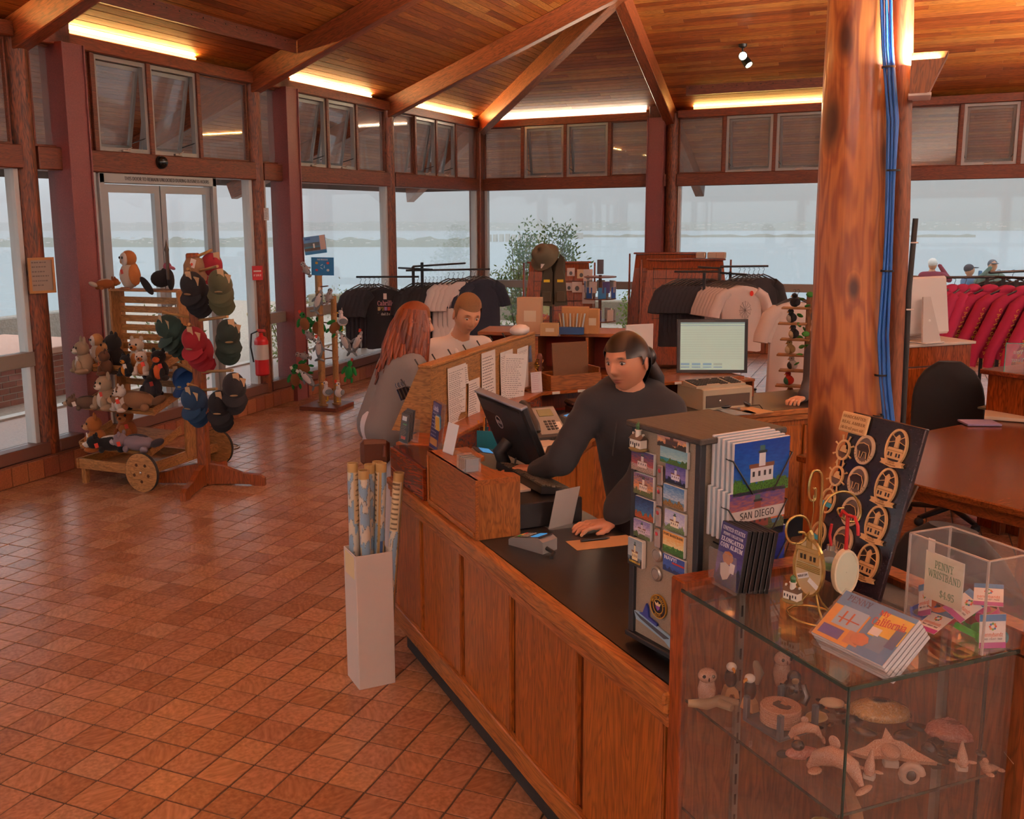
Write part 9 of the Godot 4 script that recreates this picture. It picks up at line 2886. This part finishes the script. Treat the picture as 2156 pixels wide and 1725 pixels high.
func build_right() -> void:
	# ---- tree of bird toys
	var t:=thing("bird_tree","slim timber tree with little shelves of bird soft toys and ivy","display stand",at_z(1703,800,-7.6))
	t.position = V(at_z(1703,700,-7.7).x,0,-7.7)
	put("pole",N().box(V(0,0.72,0),V(0.05,1.44,0.05),0.004),wood("#9c6436","y",0.5),t)
	put("foot",N().box(V(0,0.02,0),V(0.36,0.04,0.36),0.004),wood("#9c6436","x",0.5),t)
	var lv:=N()
	for e in 26:
		var d:=V(sin(e*2.4)*0.07,1.45-e*0.022,cos(e*1.9)*0.07)
		lv.ell(d,V(0.03,0.022,0.008),Basis.from_euler(V(e,e*1.7,0)),7,4)
	put("ivy",lv,mat("#2f7a24",0.6),t).set_meta("kind","stuff")
	var k:=0
	for q in [["#17161a","#17161a","black crow"],["#1c1a1c","#b8a898","dark raven"],["#2a2628","#c9b088","speckled falcon"],["#a88a54","#d8c8a4","tan hawk"],["#d0cac4","#4a4440","white-headed eagle"],["#c8341f","#3f7a54","red parrot"],["#8a4c24","#c9a884","brown pheasant"],["#2a2a2c","#d8d4cc","penguin"]]:
		var y:=1.36-k*0.115
		var s:=-0.09-0.02*(k % 2)
		put("perch_shelf",N().box(V(s,y-0.012,0.04),V(0.2,0.012,0.1),0.002),wood("#b07c46","x",0.5),t)
		plush("plush_bird","%s soft toy on a little shelf of the timber tree" % q[2],t.position+V(s-0.01,y-0.004,0.05),V(0,-0.9,0),0.075,[["body",q[0],0,0.5,0,0.42,0.5,0.46],["breast",q[1],0,0.45,0.2,0.34,0.4,0.32],["head",q[0],0,1.1,0.1,0.28,0.27,0.28],["beak","#c98a2c",0,1.05,0.4,0.06,0.06,0.14],["wing",q[0],0.38,0.5,-0.05,0.1,0.36,0.3],["wing",q[0],-0.38,0.5,-0.05,0.1,0.36,0.3]],[[0.2,1.16,0.25]])
		k += 1
	# ---- cabinet with a knobbed door, computer on it
	var cab:=wood("#a04c1e","y",0.2,0.3)
	t = thing("cupboard","glossy cherry cupboard with one knobbed door behind the log pillar","cupboard",V(0.2,0,-7.85),-0.72+0.0)
	t.rotation.y = atan2(0.43,0.482)
	put("carcass",N().box(V(0,0.54,-0.2),V(0.8,1.08,0.4),0.004),cab,t)
	put("top_board",N().box(V(0,1.09,-0.2),V(0.84,0.02,0.44),0.003),mat("#c9bfb4",0.4),t)
	var d:=put("door",N().box(V(0.02,0.6,0.008),V(0.5,0.66,0.016),0.004),wood("#a8521f","y",0.15,0.8),t)
	put("door_gap",rect_frame(0.52,0.68,0.009,0.004),mat("#3a1808",0.7),d,xf(V(0.02,0.6,0.001)))
	put("knob",N().ell(V(0.2,0.82,0.035),V(0.017,0.017,0.02)),mat("#b08a4c",0.2,0.7),d)
	var c:=thing("computer","white all-in-one computer seen from behind on the cherry cupboard","computer",V(0.17,1.101,-7.92),atan2(0.43,0.482)+0.1)
	put("housing",N().box(V(0,0.26,-0.02),V(0.56,0.42,0.04),0.015),mat("#d9d4cf",0.35),c,xf(Vector3.ZERO,-8))
	put("stand",N().prism([P(-0.09,0),P(0.09,0),P(0.035,0.33),P(-0.035,0.33)],0.012),mat("#bdb6b0",0.35),c,xf(V(0.0,0.002,0.07),-12))
	put("foot",N().box(V(0,0.005,0.02),V(0.19,0.01,0.18),0.004),mat("#c9c4be",0.35),c)
	put("cable_port",N().ell(V(0,0.15,0.045),V(0.02,0.02,0.006)),mat("#e6e2dc",0.4),c)
	for e in 3:
		var o:=put("paper_stack",N().box(V(0,0.006+e*0.014,0),V(0.24,0.012,0.18),0.001),mat(["#c9c4c0","#b0aaa8","#d6d2cc"][e],0.7),null,xf(V(0.08,1.1,-8.15),0,30+e*6,0))
		tag(o,"%s folder in the stack behind the white computer" % ["lowest","middle","top"][e],"folder","folders behind the computer")
	# ---- shelf of picture discs
	t = thing("disc_shelf","timber shelf end with nature disc boxes beside the side timber","shelf",at_z(1885,615,-10.0),0.5)
	put("end_panel",N().prism([P(-0.3,0),P(0.26,0),P(0.13,0.26),P(-0.3,0.26)],0.3,-0.15),wood("#8a5228","x",0.45),t)
	put("pedestal",N().box(V(-0.08,-0.6,0),V(0.36,1.2,0.28)),wood("#7c4522","y",0.45),t)
	t.position.y = 1.2
	for e in 3:
		var o:=card("disc_box","%s nature disc box with yellow frame on the timber shelf" % ["upper","lower","topmost"][e],"disc box",t.transform*xf([V(-0.02,0.175,0.168),V(-0.02,0.065,0.168),V(-0.12,0.36,0.0)][e]),0.15,0.1 if e < 2 else 0.18,0.016,printed(shore_pic("#2c6aa8","#7ab0cc","#8a4c34","#2f78b0","",95+e)),"#d8b02c","disc boxes")
	# ---- table, chairs, counter with the glass sign
	t = thing("work_table","wide glossy brown table behind the display case","table",V(0.62,0,-5.95),0.95)
	put("table_top",N().box(V(0,0.725,0),V(1.9,0.035,1.3),0.006),wood("#8f4f26","x",0.2,0.4),t)
	put("apron",N().box(V(0,0.68,0.6),V(1.8,0.06,0.025),0.003).box(V(-0.9,0.68,0),V(0.025,0.06,1.2),0.003),wood("#8a4a22","x",0.3),t)
	for q in [[-0.88,0.58],[0.88,0.58],[-0.88,-0.58],[0.88,-0.58]]:
		put("leg",N().box(V(q[0],0.35,q[1]),V(0.06,0.7,0.06),0.004),wood("#7c4220","y",0.4),t)
	for e in 3:
		var o:=put("notepad",N().box(V(0,0.006,0),V([0.2,0.3,0.28][e],0.012+0.01*(e % 2),[0.15,0.22,0.2][e]),0.002),mat(["#8f84a8","#d0c4ac","#5a5a48"][e],0.6),null,xf(at_h([2062,2130,2120][e],[893,882,868][e],0.744)+V(0,0.002+e*0.006,0),0,20-e*25,0))
		tag(o,["violet spiral notepad on the brown table","cream sheets on the brown table","picture book with a tan spine on the brown table"][e],"notepad")
	for q in [[V(0.36,0,-3.55),2.5,1.0,"black padded swivel chair in front of the brown table"],[V(0.33,0,-5.2)+V(0.06,0,-2.0),0.2,0.92,"black padded chair beyond the brown table"]]:
		var ch:=thing("office_chair",q[3],"chair",q[0],q[1])
		var cl:=mat("#191719",0.95,0.0,{"sheen": 0.3})
		var bk:=[]
		for e in 9:
			var f:=e/8.0
			var w: float = 0.25*q[2]*sqrt(maxf(0.02,1.0-pow(maxf(0.0,f-0.35)/0.68,2.4)))
			var ring:=[]
			for a in 16:
				ring.append(V(cos(TAU*a/16)*w,0.55+f*0.52*q[2],-0.22+sin(TAU*a/16)*0.04-0.05*cos(TAU*a/16)*0.0-f*0.06))
			bk.append(ring)
		put("backrest",N().skin(bk),cl,ch)
		put("seat",N().ell(V(0,0.47,0.02),V(0.26,0.06,0.25),Basis.IDENTITY,18,8),cl,ch)
		put("column",N().rod(V(0,0.08,0),V(0,0.42,0),0.028,10).rod(V(0,0.42,-0.1),V(0,0.62,-0.24),0.02,8),mat("#222224",0.4,0.4),ch)
		for e in 5:
			var a:=TAU*e/5
			put("leg",N().tube([V(0,0.1,0),V(cos(a)*0.28,0.055,sin(a)*0.28)],[0.025,0.016],8).ell(V(cos(a)*0.28,0.03,sin(a)*0.28),V(0.03,0.03,0.02)),mat("#1c1c1e",0.5),ch)
	t = thing("sales_counter","cherry counter end with a red-brown top at the right","counter",V(1.05,0,-7.3),0.9)
	put("top_board",N().box(V(0,1.015,0),V(0.9,0.03,0.7),0.004),wood("#8a3c1c","x",0.25),t)
	put("carcass",N().box(V(0,0.5,0),V(0.84,1.0,0.62),0.003),cab,t)
	var gs:=thing("glass_sign","green-edged clear acrylic sign standing on the cherry counter end","sign",at_h(2128,788,1.03)+V(0.02,0.001,-0.1),0.1)
	put("pane",N().box(V(0.05,0.09,0),V(0.2,0.18,0.006)),clear_mat(),gs)
	put("edge",N().box(V(0.05,0.18,0),V(0.2,0.003,0.007)).box(V(-0.05,0.09,0),V(0.003,0.18,0.007)),mat("#2fae98",0.2),gs)
	for e in 2:
		text("lettering",["You","Your"][e],0.03,mat("#cfe4de",0.4),gs,Transform3D(Basis(Vector3.UP,PI),V(0.02,0.125-e*0.05,0.004)),"Droid Serif",false,0.0,0.0006)
func furnish() -> void:
	build_case()
	build_tower()
	build_case_top()
	build_desk_things()
	build_people()
	build_cart()
	build_caps()
	build_bamboo()
	build_racks()
	build_displays()
